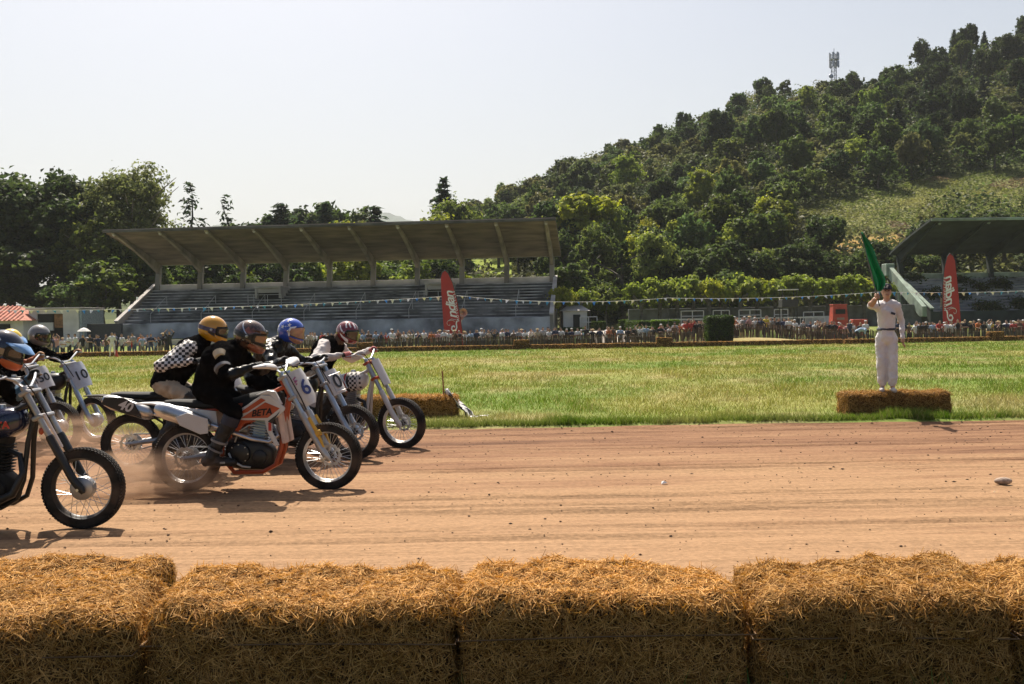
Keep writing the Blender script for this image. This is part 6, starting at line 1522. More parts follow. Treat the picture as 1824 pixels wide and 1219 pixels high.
# ------------------------------------------------------------------ riders
def helmet(parent, loc, pitch, yaw, shell, opts):
    h = empty('helmet', loc, 0, parent); h.rotation_euler = (R(opts.get('roll', 0)), R(pitch), R(yaw)); S_ = opts.get('size', 1.0); h.scale = (S_,) * 3
    mx = opts.get('mx', False)
    def rad(az, el):
        d = Vector((math.cos(el) * math.cos(az), math.cos(el) * math.sin(az), math.sin(el)))
        a, b, c = 0.152, 0.122, 0.142
        r = 1 / math.sqrt((d.x / a) ** 2 + (d.y / b) ** 2 + (d.z / c) ** 2)
        ela, aza = math.degrees(el), abs(math.degrees(az))
        r *= 1 + (0.34 if mx else 0.20) * math.exp(-((ela + 36) / 20) ** 2) * math.exp(-(aza / (34 if mx else 48)) ** 2)
        r *= 1 - 0.05 * math.exp(-((ela + 2) / 14) ** 2) * math.exp(-(aza / 55) ** 4)
        return d * r
    nu, nv = 56, 30; V = []; Fc = []
    for i in range(nv + 1):
        el = R(-58 + 148 * i / nv)
        for k in range(nu): V.append(rad(2 * math.pi * k / nu - math.pi, el))
    for i in range(nv):
        for k in range(nu): Fc.append((i * nu + k, i * nu + (k + 1) % nu, (i + 1) * nu + (k + 1) % nu, (i + 1) * nu + k))
    n0 = len(V)
    for k in range(nu): V.append(V[k] * 0.82 + Vector((0, 0, -0.004)))
    for k in range(nu): Fc.append((k, n0 + k, n0 + (k + 1) % nu, (k + 1) % nu))
    Fc.append(tuple(n0 + k for k in range(nu)))
    MB().add(V, Fc).build('shell', shell, h, 60)
    def patch(name, poly, off, m, par=h):
        cx = sum(p[0] for p in poly) / len(poly); cy = sum(p[1] for p in poly) / len(poly); B = []
        for i in range(len(poly)):
            a, b = poly[i], poly[(i + 1) % len(poly)]; L = math.hypot(a[0] - b[0], a[1] - b[1]); n = max(1, int(L / 6))
            for k in range(n): B.append((a[0] + (b[0] - a[0]) * k / n, a[1] + (b[1] - a[1]) * k / n))
        rings = 6; V = []; Fp = []
        for t in range(1, rings + 1):
            for (u, v) in B: V.append(rad(R(cx + (u - cx) * t / rings), R(cy + (v - cy) * t / rings)) * off)
        V.append(rad(R(cx), R(cy)) * off); n = len(B)
        for k in range(n): Fp.append((n * rings, k, (k + 1) % n))
        for t in range(rings - 1):
            for k in range(n): Fp.append((t * n + k, (t + 1) * n + k, (t + 1) * n + (k + 1) % n, t * n + (k + 1) % n))
        return MB().add(V, Fp).build(name, m, par, 60)
    for (nm, poly, off, m) in opts.get('patches', ()): patch(nm, poly, off, m)
    VIS = opts.get('visor')
    if VIS:
        patch('visor_seal', [(-74, 0), (-66, 21), (-30, 25), (0, 26), (30, 25), (66, 21), (74, 0), (66, -17), (30, -22), (0, -23), (-30, -22), (-66, -17)], 1.012, BLKM)
        patch('visor', [(-70, 0), (-63, 18), (-30, 22), (0, 23), (30, 22), (63, 18), (70, 0), (63, -14), (30, -19), (0, -20), (-30, -19), (-63, -14)], 1.03, VIS)
    if opts.get('goggles'):
        gm, sm_ = opts['goggles']
        patch('goggle_strap', [(-185, -2), (-120, -6), (-58, -10), (-58, 10), (-120, 12), (-185, 12)], 1.015, sm_)
        patch('goggle_strap', [(175, -2), (120, -6), (58, -10), (58, 10), (120, 12), (175, 12)], 1.015, sm_)
        patch('eye_port', [(-62, 0), (-55, 20), (0, 24), (55, 20), (62, 0), (55, -18), (0, -20), (-55, -18)], 1.008, BLKM)
        patch('goggle_frame', [(-54, 0), (-48, 16), (0, 19), (48, 16), (54, 0), (48, -13), (0, -13), (-48, -13)], 1.04, BLK)
        patch('goggle_lens', [(-46, 1), (-42, 12), (0, 15), (42, 12), (46, 1), (42, -9), (0, -9), (-42, -9)], 1.055, gm)
    if opts.get('peak'):
        pm, pl, ang = opts['peak']; mb = MB(); V = []; n = 11
        for lay in (0.0, 0.006):
            for k in range(n):
                a = R(-62 + 124 * k / (n - 1)); b0 = rad(a, R(30)) * 1.01; out = Vector((math.cos(R(ang)), 0, -math.sin(R(ang)))) * pl * (0.55 + 0.45 * math.cos(a))
                V += [b0 + Vector((0, 0, lay)), b0 + out * 0.5 + Vector((0, 0, lay + 0.012 * math.cos(a))), b0 + out * Vector((1, 1, 1)).x + Vector((0, -b0.y * 0.25, lay))]
        Fp = []; o = n * 3
        for k in range(n - 1):
            for j in range(2): a = k * 3 + j; Fp += [(a, a + 1, a + 4, a + 3), (a + o, a + 3 + o, a + 4 + o, a + 1 + o)]
            Fp += [(k * 3, k * 3 + 3, k * 3 + 3 + o, k * 3 + o), (k * 3 + 2, k * 3 + 2 + o, k * 3 + 5 + o, k * 3 + 5)]
        mb.add(V, Fp).build('peak', pm, h, 40)
    if opts.get('chin'):
        patch('chin_bar', [(-60, -24), (-34, -22), (0, -24), (34, -22), (60, -24), (66, -40), (40, -55), (0, -57), (-40, -55), (-66, -40)], 1.01, opts['chin'])
    for s in (-1, 1): MB().lathe([(0, 0.012), (0.012, 0.01), (0.014, 0.0)], tuple(rad(R(78 * s), R(2)) * 1.0), 'y', 12, rot=Matrix.Diagonal((1, s, 1))).build('side_button', STEEL, h)
    return h
LEATHER = mat('leather_black', (0.004, 0.004, 0.004), 0.36, spec=0.3, var=0.3, vscale=14, bump=0.5, bscale=22)
CLOTHK = mat('rider_black', (0.0075, 0.007, 0.007), 0.95, spec=0.0, var=0.3, vscale=10, bump=0.6, bscale=16)
CLOTHW = mat('rider_white', (0.55, 0.51, 0.49), 0.85, var=0.08, vscale=8, bump=0.5, bscale=18)
BEIGE = mat('trousers_beige', (0.36, 0.29, 0.21), 0.9, var=0.15, vscale=9, bump=0.6, bscale=18)
BOOT = mat('boot_black', (0.010, 0.0095, 0.0095), 0.6, var=0.2, vscale=10, dirt=0.03)
GLOVEK = mat('glove_black', (0.02, 0.02, 0.02), 0.7, var=0.2); GLOVER = mat('glove_red', (0.50, 0.14, 0.13), 0.7, var=0.15); GLOVEO = mat('glove_tan', (0.42, 0.22, 0.10), 0.7, var=0.15); GLOVEW = mat('glove_pale', (0.50, 0.44, 0.42), 0.7, var=0.15)
def checks_mat():
    m, t, b = new_mat('chequered_sleeve'); tc = N(t, 'ShaderNodeTexCoord'); mp = N(t, 'ShaderNodeMapping'); mp.vector_type = 'POINT'; mp.inputs['Scale'].default_value = (1, 0, 1); mp.inputs['Location'].default_value = (0.004, 0.017, 0.006)
    ck = N(t, 'ShaderNodeTexChecker'); ck.inputs['Scale'].default_value = 34; ck.inputs['Color1'].default_value = (0.02, 0.02, 0.022, 1); ck.inputs['Color2'].default_value = (0.64, 0.60, 0.58, 1)
    t.links.new(tc.outputs['Object'], mp.inputs[0]); t.links.new(mp.outputs[0], ck.inputs['Vector']); t.links.new(ck.outputs[0], b.inputs['Base Color']); b.inputs['Roughness'].default_value = 0.8; return m
CHECKS = checks_mat()
def grip_hand(parent, p, ax, fore, m, name='glove'):
    """a closed hand round a grip: palm, four fingers of unequal length wrapped over, thumb under"""
    ax = ax.normalized(); f = fore - ax * fore.dot(ax); f.normalize(); up = ax.cross(f)
    if up.z < 0: up = -up
    mb = MB(); c = p - f * 0.030 + up * 0.012
    rm = Matrix((f, ax, up)).transposed()
    mb.ball(c, (0.042, 0.046, 0.026), 14, 10, rot=rm)
    sg = 1 if ax.y > 0 else -1
    for i in range(4):
        off = (1.5 - i) * 0.0215 * 1.0; ln = (0.94, 1.05, 1.0, 0.86)[i]; path = []; rr = []
        for k in range(9):
            a = R(130 - 215 * ln * k / 8); rd = 0.031 + 0.003 * math.sin(k * 1.4)
            path.append(p + ax * off + (f * math.cos(a - R(0)) * -1 * -1 + up * math.sin(a)) * rd); rr.append(0.0115 - 0.0004 * k + (0.0012 if k in (2, 5) else 0))
        path[0] = c + ax * off + up * 0.012
        mb.tube(path, rr, 8)
    th = [c + ax * (0.03 if True else 0) * -1 * sg * sg - up * 0.012, p - ax * 0.042 * 1 - up * 0.030 - f * 0.006, p - ax * 0.03 - up * 0.034 + f * 0.018, p - ax * 0.016 - up * 0.028 + f * 0.032]
    mb.tube(th, [0.016, 0.0135, 0.012, 0.009], 8)
    return mb.build(name, m, parent, 60)
def make_rider(label, bike, grips, P, M, hel):
    """P: joints in the axes of the motorcycle; M: materials per body region"""
    e = empty('person', bike.location.copy(), 0); e.rotation_euler = bike.rotation_euler; tag(e, label, 'person')
    J = {k: Vector(v) for k, v in P.items() if k not in ('shw', 'extras', 'bulk')}
    pel, wai, che, nec, hea = J['pelvis'], J['waist'], J['chest'], J['neck'], J['head']
    tw = P.get('twist', (0, 0, 0))
    bk_ = P.get('bulk', 1.0)
    bones = [(pel + Vector((0, 0, 0.03)), wai, 0.175 * bk_, 0.165 * bk_, 'torso'), (wai, che, 0.165 * bk_, 0.175 * bk_, 'torso'), (nec, nec + (hea - nec) * 0.45, 0.085, 0.08, 'neck')]
    blobs = [(pel + Vector((0, 0, 0)), (0.16, 0.185, 0.14), 'pants', None)]
    shw = P.get('shw', (0.19,))[0]
    shc = che + (nec - che) * 0.45
    bones.append((shc + Vector((0, -shw * 0.55, 0.0)), shc + Vector((0, shw * 0.55, 0.0)), 0.135, 0.135, 'torso'))
    bones.append((che + Vector((0, -0.07, 0)), che + Vector((0, 0.07, 0)), 0.165 * bk_, 0.165 * bk_, 'torso'))
    bones.append((shc, nec, 0.125, 0.10, 'torso'))
    for s, side in ((-1, 'r'), (1, 'l')):
        gi = 0 if s < 0 else 1; gp, gd = grips[gi]
        sh = shc + Vector((0, shw * s, 0.015)) + Vector(P.get('sh_' + side, (0, 0, 0)))
        el = J['elbow_' + side]; fore = (gp - el).normalized(); wr = gp - fore * 0.075 + Vector((0, 0, 0.012))
        bones += [(sh, lerp3(sh, el, 0.5), 0.088, 0.078, 'sleeve'), (lerp3(sh, el, 0.5), el, 0.078, 0.064, 'sleeve'), (el, wr, 0.062, 0.040, 'forearm'), (wr, wr + fore * 0.03, 0.036, 0.034, 'cuff')]
        grip_hand(e, gp, gd, fore, M['glove'])
        hp = pel + Vector((0.03, 0.095 * s, -0.02)); kn = J['knee_' + side]; an = J['ankle_' + side]; toe = J.get('toe_' + side, an + Vector((0.19, -0.02 * s, -0.07)))
        bones += [(hp, lerp3(hp, kn, 0.5), 0.108, 0.09, 'pants'), (lerp3(hp, kn, 0.5), kn, 0.09, 0.07, 'pants'), (kn, lerp3(kn, an, 0.3), 0.078, 0.076, 'shin'), (lerp3(kn, an, 0.3), an, 0.078, 0.062, 'boot'), (an + Vector((-0.06, 0, -0.05)), toe, 0.054, 0.044, 'boot')]
    me, lab, c = body_from(bones, blobs, 0.014, 4, 'body')
    keys = ['torso', 'sleeve', 'forearm', 'cuff', 'pants', 'shin', 'boot', 'neck']
    mats = [M.get(k) or {'shin': M['pants'], 'cuff': M['forearm'], 'neck': SKIN}[k] for k in keys]
    me.materials.clear()
    for m in mats: me.materials.append(m)
    mi = np.zeros(len(lab), np.int32)
    for i, k in enumerate(keys): mi[lab == k] = i
    if 'band' in M:
        pass
    me.polygons.foreach_set('material_index', mi); me.polygons.foreach_set('use_smooth', [True] * len(me.polygons)); me.update()
    o = bpy.data.objects.new('body', me); COL.objects.link(o); o.parent = e
    tx = bpy.data.textures.get('folds') or bpy.data.textures.new('folds', 'CLOUDS'); tx.noise_scale = 0.085; tx.noise_depth = 2
    dm = o.modifiers.new('folds', 'DISPLACE'); dm.texture = tx; dm.strength = 0.055; dm.mid_level = 0.5; dm.texture_coords = 'LOCAL'
    for (nm, a, b, r0, r1, m) in P.get('extras', ()): MB().tube([a, lerp3(a, b, 0.5), b], [r0, (r0 + r1) / 2, r1], 16, caps=True).build(nm, m, e)
    helmet(e, hea, hel['pitch'], hel.get('yaw', 0), hel['shell'], hel)
    return e
# ------------------------------------------------------------------ the race: seven motorcycles with riders
def hm(n, c, rough=0.16, coat=0.7, **k): return mat('helmet_' + n, c, rough, coat=coat, **k)
H_YEL = hm('yellow', (0.50, 0.235, 0.008), var=0.04); H_BLU = hm('blue', (0.025, 0.075, 0.42), var=0.06); H_BRN = hm('brown', (0.075, 0.036, 0.022), var=0.5, vscale=16, col2=(0.010, 0.009, 0.009)); H_RED = hm('burgundy', (0.17, 0.018, 0.022), var=0.1)
H_NVY = hm('navy', (0.014, 0.015, 0.03)); H_LEM = hm('lemon', (0.70, 0.48, 0.02), var=0.03); H_GRY = hm('grey', (0.16, 0.155, 0.15), 0.35, var=0.2); H_WHT = hm('white', (0.74, 0.72, 0.71), var=0.03); H_ORA = hm('orange', (0.50, 0.10, 0.025), 0.4, coat=0.2)
VIS_DK = mat('visor_dark', (0.01, 0.01, 0.012), 0.06, coat=1.0, var=0.02); VIS_TAN = mat('visor_tan', (0.38, 0.20, 0.13), 0.12, coat=0.8, var=0.15, vscale=14); STRAP = mat('goggle_strap_tan', (0.35, 0.25, 0.16), 0.8); STRAPP = mat('goggle_strap_purple', (0.09, 0.075, 0.12), 0.7, var=0.3, vscale=30); PEAKB = mat('peak_blue', (0.12, 0.25, 0.48), 0.3, var=0.3, vscale=9)
CREAM = mat('patch_cream', (0.50, 0.42, 0.29), 0.8)
def star(az, el, r):
    out = []
    for k in range(10):
        a = math.pi / 2 + k * math.pi / 5; q = r if k % 2 == 0 else r * 0.42; out.append((az + q * math.cos(a), el + q * math.sin(a) * 0.95))
    return out
base = dict(style='mx', tank=BLK, frame=ORP, fork_up=FORKB, fork_low=ALU, shroud=WHP, sidepanel=WHP)
# --- A: the orange and white number 6 in front
cA = dict(base, guard=True, handguard=True, plate=(0.215, 0.37, 0.71, '6', NUMB, WHP, -34), plate_decal=True, plate_taper=0.62, num_size=0.22, tank=BLKM, shroud_text='BETA', clamp=ALU, muff=STEEL, side=ORP, fender=WHP, cover=BLK, cylm=FORKB, crossbar=True, lean=0)
A, gA, mA = make_bike('orange and white number 6 motorcycle in front of the pack', 585, 9.68, -3, -5, cA)
for s, nm in ((-1, 'tank_top'),): MB().prism([(0.74, 0.955), (0.86, 1.0), (0.93, 0.99), (1.0, 0.86), (0.95, 0.87), (0.88, 0.955), (0.80, 0.955)], -0.17, -0.12).build('tank_cover', WHP, A, 0, bevel=0.01)
MB().prism([(0.30, 0.60), (0.22, 0.59), (0.02, 0.68), (-0.02, 0.76), (0.10, 0.80), (0.30, 0.74)], -0.245, -0.232).build('muffler_shield', WHP, A, 0, bevel=0.006)
rA = make_rider('rider in black on the number 6 motorcycle with dark brown streaked helmet', A, gA, dict(pelvis=(0.27, 0, 0.99), waist=(0.29, 0, 1.12), chest=(0.37, 0, 1.28), neck=(0.52, 0, 1.40), head=(0.655, -0.01, 1.525), elbow_r=(0.56, -0.43, 1.15), elbow_l=(0.60, 0.42, 1.16), knee_r=(0.55, -0.22, 0.80), ankle_r=(0.32, -0.21, 0.38), knee_l=(0.58, 0.22, 0.80), ankle_l=(0.36, 0.2, 0.38),
        shw=(0.20,), bulk=1.12, extras=(('shoulder_pad', (0.44, -0.28, 1.37), (0.46, -0.318, 1.33), 0.062, 0.05, CREAM), ('elbow_band', (0.50, -0.375, 1.235), (0.515, -0.392, 1.215), 0.082, 0.078, mat('band_grey', (0.16, 0.16, 0.17), 0.6)), ('knee_pad', (0.535, -0.235, 0.76), (0.50, -0.235, 0.68), 0.086, 0.084, mat('pad_navy', (0.012, 0.014, 0.03), 0.6)), ('boot_strap', (0.40, -0.215, 0.53), (0.392, -0.215, 0.51), 0.083, 0.082, mat('strap_grey', (0.22, 0.21, 0.21), 0.5)), ('boot_strap', (0.36, -0.212, 0.45), (0.352, -0.212, 0.435), 0.078, 0.077, MATS.get('strap_grey') or mat('strap_grey', (0.22, 0.21, 0.21), 0.5)))),
    dict(torso=CLOTHK, sleeve=CLOTHK, forearm=LEATHER, glove=GLOVEK, pants=CLOTHK, boot=BOOT, neck=CLOTHK),
    dict(pitch=18, yaw=-8, shell=H_BRN, size=1.08, mx=True, visor=None, goggles=(mat('lens_amber', (0.20, 0.10, 0.05), 0.1, coat=0.8), BLK), chin=mat('helmet_rust', (0.20, 0.055, 0.028), 0.3, coat=0.5, var=0.4, vscale=20), peak=(H_BRN, 0.035, 25),
         patches=[('rust_flame', [(-100, 20), (-85, 42), (-70, 30), (-58, 46), (-50, 26), (-72, 14)], 1.006, MATS['helmet_rust']), ('silver_line', [(-135, 48), (-66, -6), (-62, -4), (-131, 52)], 1.008, STEEL)]))
# --- D: black and white bike of the rider with the yellow helmet
cD = dict(base, frame=BLKM, tank=BLK, shroud=BLK, panel2=BLK, side=BLK, sidepanel=BLK, side_num='40', muff=STEEL, pipe=STEEL, rim=RIMD, fork_low=BLK, plate=(0.24, 0.30, 0.80, '', NUMK, WHP, -20), fender=BLKM, mask=BLK)
D, gD, mD = make_bike('black motorcycle with upswept silver muffler half hidden behind number 6', 462, 11.10, 3, -4, cD)
MB().prism([(0.20, 0.63), (-0.02, 0.70), (-0.235, 0.80), (-0.20, 0.875), (0.0, 0.865), (0.12, 0.80)], -0.243, -0.232).build('muffler_plate', BLK, D, 0, bevel=0.006)
rD = make_rider('crouching rider in yellow helmet and black vest with chequered sleeves', D, gD, dict(pelvis=(0.40, 0, 0.98), waist=(0.50, 0, 1.12), chest=(0.66, 0, 1.32), neck=(0.79, 0, 1.45), head=(0.92, 0, 1.585), elbow_r=(0.47, -0.47, 1.21), elbow_l=(0.62, 0.48, 1.2), knee_r=(0.72, -0.26, 0.84), ankle_r=(0.40, -0.21, 0.40), knee_l=(0.72, 0.26, 0.84), ankle_l=(0.40, 0.21, 0.4), shw=(0.215,)),
    dict(torso=CLOTHK, sleeve=CHECKS, forearm=CHECKS, cuff=CLOTHK, glove=GLOVEK, pants=BEIGE, shin=BOOT, boot=BOOT, neck=CLOTHK),
    dict(pitch=14, yaw=-6, shell=H_YEL, size=1.08, mx=True, goggles=(VIS_DK, STRAPP), patches=[('dark_cheek', [(-95, -12), (-80, -2), (-60, -8), (-55, -26), (-75, -22)], 1.006, BLK)]))
# --- B: bike with the framed plate, rider with the starry blue helmet
cB = dict(base, style='road', frame=BLK, tank=BLK, fork_up=FORKB, fork_low=FORKB, plate=(0.20, 0.31, 0.63, '0', NUMK, WHP, -22), num_size=0.24, plate_frame=True, rim=RIMD, exhaust='low', twin_shock=True, crossbar=True, clamp=ALU, side=BLK, plate_taper=0.95, bar=0.3)
B, gB, mB = make_bike('dark motorcycle with a framed white plate between number 6 and the white one', 630, 11.75, -11, -10, cB)
S1 = H_WHT
rB = make_rider('rider in shiny black leather with blue helmet covered in white stars', B, gB, dict(pelvis=(0.22, 0, 0.98), waist=(0.27, 0, 1.13), chest=(0.38, 0, 1.29), neck=(0.50, 0, 1.40), head=(0.645, 0, 1.545), elbow_r=(0.60, -0.42, 1.15), elbow_l=(0.62, 0.42, 1.15), knee_r=(0.62, -0.24, 0.80), ankle_r=(0.38, -0.21, 0.4), knee_l=(0.62, 0.24, 0.80), ankle_l=(0.38, 0.21, 0.4)),
    dict(torso=LEATHER, sleeve=LEATHER, forearm=LEATHER, glove=GLOVEK, pants=CLOTHK, boot=BOOT, neck=LEATHER),
    dict(pitch=10, yaw=-4, shell=H_BLU, size=1.10, visor=VIS_TAN, patches=[('white_star', star(-115, 20, 13), 1.006, S1), ('white_star', star(-78, 34, 14), 1.006, S1), ('white_star', star(-98, 58, 14), 1.006, S1), ('white_star', star(-140, 48, 12), 1.006, S1), ('white_star', star(-96, 24, 6), 1.006, S1), ('white_star', star(-150, 15, 11), 1.006, S1),
        ('white_trim', [(-80, 0), (-71, 24), (-40, 30), (-40, 26), (-68, 20), (-76, 0), (-68, -18), (-72, -22)], 1.014, S1), ('pink_chin', [(-72, -24), (-40, -27), (0, -28), (0, -50), (-40, -48), (-66, -38)], 1.01, VIS_TAN)]))
# --- C: the white bike
cC = dict(base, style='road', frame=WHP, tank=WHP, fork_up=FORKB, fork_low=WHP, plate=(0.22, 0.36, 0.70, '', NUMK, WHP, 4), rim=RIMS, exhaust='low', twin_shock=False, clamp=ORP, side=WHP, stripes=((0.68, 0.705, REDP), (0.715, 0.75, NUMK), (0.75, 0.90, CHECKS)), engine=BLK)
C_, gC, mC = make_bike('white motorcycle with red stripe and chequered tank band, furthest ahead', 716, 12.70, -13, -9, cC)
rC = make_rider('rider in black vest and white sleeves with burgundy helmet and white streaks', C_, gC, dict(pelvis=(0.26, 0, 0.98), waist=(0.30, 0, 1.13), chest=(0.40, 0, 1.29), neck=(0.52, 0, 1.38), head=(0.69, 0, 1.51), elbow_r=(0.44, -0.46, 1.17), elbow_l=(0.55, 0.45, 1.15), knee_r=(0.60, -0.24, 0.80), ankle_r=(0.38, -0.21, 0.4), knee_l=(0.60, 0.24, 0.80), ankle_l=(0.38, 0.21, 0.4),
        extras=(('arm_band', (0.447, -0.325, 1.215), (0.440, -0.345, 1.195), 0.068, 0.066, CLOTHK),)),
    dict(torso=CLOTHK, sleeve=CLOTHW, forearm=CLOTHW, cuff=GLOVEK, glove=GLOVER, pants=BEIGE, boot=BOOT, neck=mat('hair_long', (0.10, 0.055, 0.03), 0.8)),
    dict(pitch=16, yaw=-10, shell=H_RED, size=1.04, visor=VIS_DK, patches=[('white_streak', [(-100, 62), (-74, 30), (-66, 34), (-88, 64)], 1.006, S1), ('white_streak', [(-70, 66), (-48, 36), (-40, 40), (-58, 70)], 1.006, S1), ('white_streak', [(-25, 66), (-22, 34), (-12, 34), (-10, 68)], 1.006, S1), ('white_streak', [(-128, 30), (-92, 2), (-86, 8), (-124, 36)], 1.006, S1), ('white_cheek', [(-106, -6), (-76, -20), (-46, -30), (-40, -50), (-62, -46), (-92, -24)], 1.008, S1), ('white_streak', [(12, 66), (14, 34), (24, 36), (28, 68)], 1.006, S1)]))
MB().tube([(0.60, -0.05, 1.42), (0.55, -0.06, 1.36), (0.50, -0.05, 1.27)], [0.05, 0.045, 0.015], 10).build('hair', MATS['hair_long'], rC)
# --- E: the big dark bike cut off by the left edge
cE = dict(base, style='road', frame=BLK, tank=NAVY, fork_up=ALU, fork_low=BLK, boots=False, rim=RIMD, exhaust='low', twin_shock=True, hubf='drum', hubr='drum', clamp=ALU, tank_text='ESTA', side=BLK, engine=BLKM, cylm=BLKM)
E, gE, mE = make_bike('navy motorcycle with drum front hub cut off by the left edge', 147, 8.02, 0, 0, cE)
MB().tube([FA(0.36, 0.055, -0.11), FA(0.66, 0.055, -0.11)], 0.012, 8).build('reflector_strip', mat('strip_pale', (0.66, 0.55, 0.50), 0.35, 0.2), E)
MB().ball(FA(0.55, -0.03, -0.11), (0.02, 0.02, 0.03), 10, 8).build('indicator', ORP, E)
DEN = mat('sleeve_denim', (0.07, 0.15, 0.24), 0.8, var=0.2, vscale=9, bump=0.5)
rE = make_rider('rider in navy peaked helmet with orange chin guard at the left edge', E, gE, dict(pelvis=(0.30, 0, 0.96), waist=(0.36, 0, 1.08), chest=(0.50, 0, 1.22), neck=(0.63, 0, 1.31), head=(0.79, 0, 1.475), elbow_r=(0.60, -0.46, 1.02), elbow_l=(0.64, 0.45, 1.04), knee_r=(0.62, -0.25, 0.78), ankle_r=(0.38, -0.21, 0.4), knee_l=(0.62, 0.25, 0.78), ankle_l=(0.38, 0.21, 0.4)),
    dict(torso=CLOTHK, sleeve=CLOTHK, forearm=DEN, glove=GLOVEK, pants=CLOTHK, boot=BOOT, neck=CLOTHK),
    dict(pitch=20, yaw=-4, shell=H_NVY, size=1.06, mx=True, goggles=(VIS_DK, STRAP), chin=H_ORA, peak=(PEAKB, 0.12, 24), patches=[('white_star', star(-88, 36, 7), 1.006, S1), ('white_star', star(-112, 24, 8), 1.006, H_GRY)]))
# --- F: number 50 behind it
cF = dict(base, style='road', frame=BLK, tank=WHP, fork_up=ALU, fork_low=ALU, plate=(0.225, 0.30, 0.68, '50', NUMK, WHP, -28), num_size=0.15, rim=RIMD, exhaust='high', twin_shock=True, hubf='drum', hubr='drum', side=WHP, muff=ALU, plate_taper=0.95)
F_, gF, mF = make_bike('number 50 motorcycle between the navy one and number 10', 108, 13.0, -9, -9, cF)
rF = make_rider('rider in lemon yellow helmet with blue and white peak, on number 50', F_, gF, dict(pelvis=(0.26, 0, 0.97), waist=(0.32, 0, 1.10), chest=(0.46, 0, 1.24), neck=(0.58, 0, 1.33), head=(0.73, 0, 1.485), elbow_r=(0.58, -0.46, 1.12), elbow_l=(0.60, 0.46, 1.12), knee_r=(0.60, -0.25, 0.80), ankle_r=(0.38, -0.21, 0.4), knee_l=(0.60, 0.25, 0.80), ankle_l=(0.38, 0.21, 0.4)),
    dict(torso=CLOTHK, sleeve=mat('sleeve_rust', (0.30, 0.09, 0.04), 0.8, bump=0.4), forearm=MATS['sleeve_rust'], glove=GLOVEO, pants=CLOTHK, boot=BOOT, neck=CLOTHK),
    dict(pitch=18, yaw=-8, shell=H_LEM, size=1.05, mx=True, goggles=(VIS_DK, BLK), peak=(PEAKB, 0.12, 22), chin=BLK))
# --- G: number 10
cG = dict(base, style='road', frame=BLK, tank=BLK, fork_up=FORKB, fork_low=FORKB, plate=(0.25, 0.37, 0.66, '10', NUMK, mat('plate_bluewhite', (0.55, 0.58, 0.64), 0.45, dirt=0.1), -24), num_size=0.19, rim=RIMS, exhaust='low', twin_shock=True, hubf='drum', hubr='drum', plate_taper=0.85)
G_, gG, mG = make_bike('number 10 motorcycle at the back of the pack on the far side', 172, 13.90, -10, -12, cG)
rG = make_rider('rider in black with plain grey helmet on number 10', G_, gG, dict(pelvis=(0.14, 0, 0.97), waist=(0.20, 0, 1.10), chest=(0.32, 0, 1.26), neck=(0.42, 0, 1.36), head=(0.56, 0, 1.53), elbow_r=(0.56, -0.44, 1.20), elbow_l=(0.60, 0.42, 1.18), knee_r=(0.56, -0.25, 0.80), ankle_r=(0.38, -0.21, 0.4), knee_l=(0.56, 0.25, 0.80), ankle_l=(0.38, 0.21, 0.4)),
    dict(torso=CLOTHK, sleeve=CLOTHK, forearm=CLOTHK, glove=GLOVEO, pants=CLOTHK, boot=BOOT, neck=CLOTHK),
    dict(pitch=12, yaw=-8, shell=H_GRY, size=1.08, visor=VIS_DK))

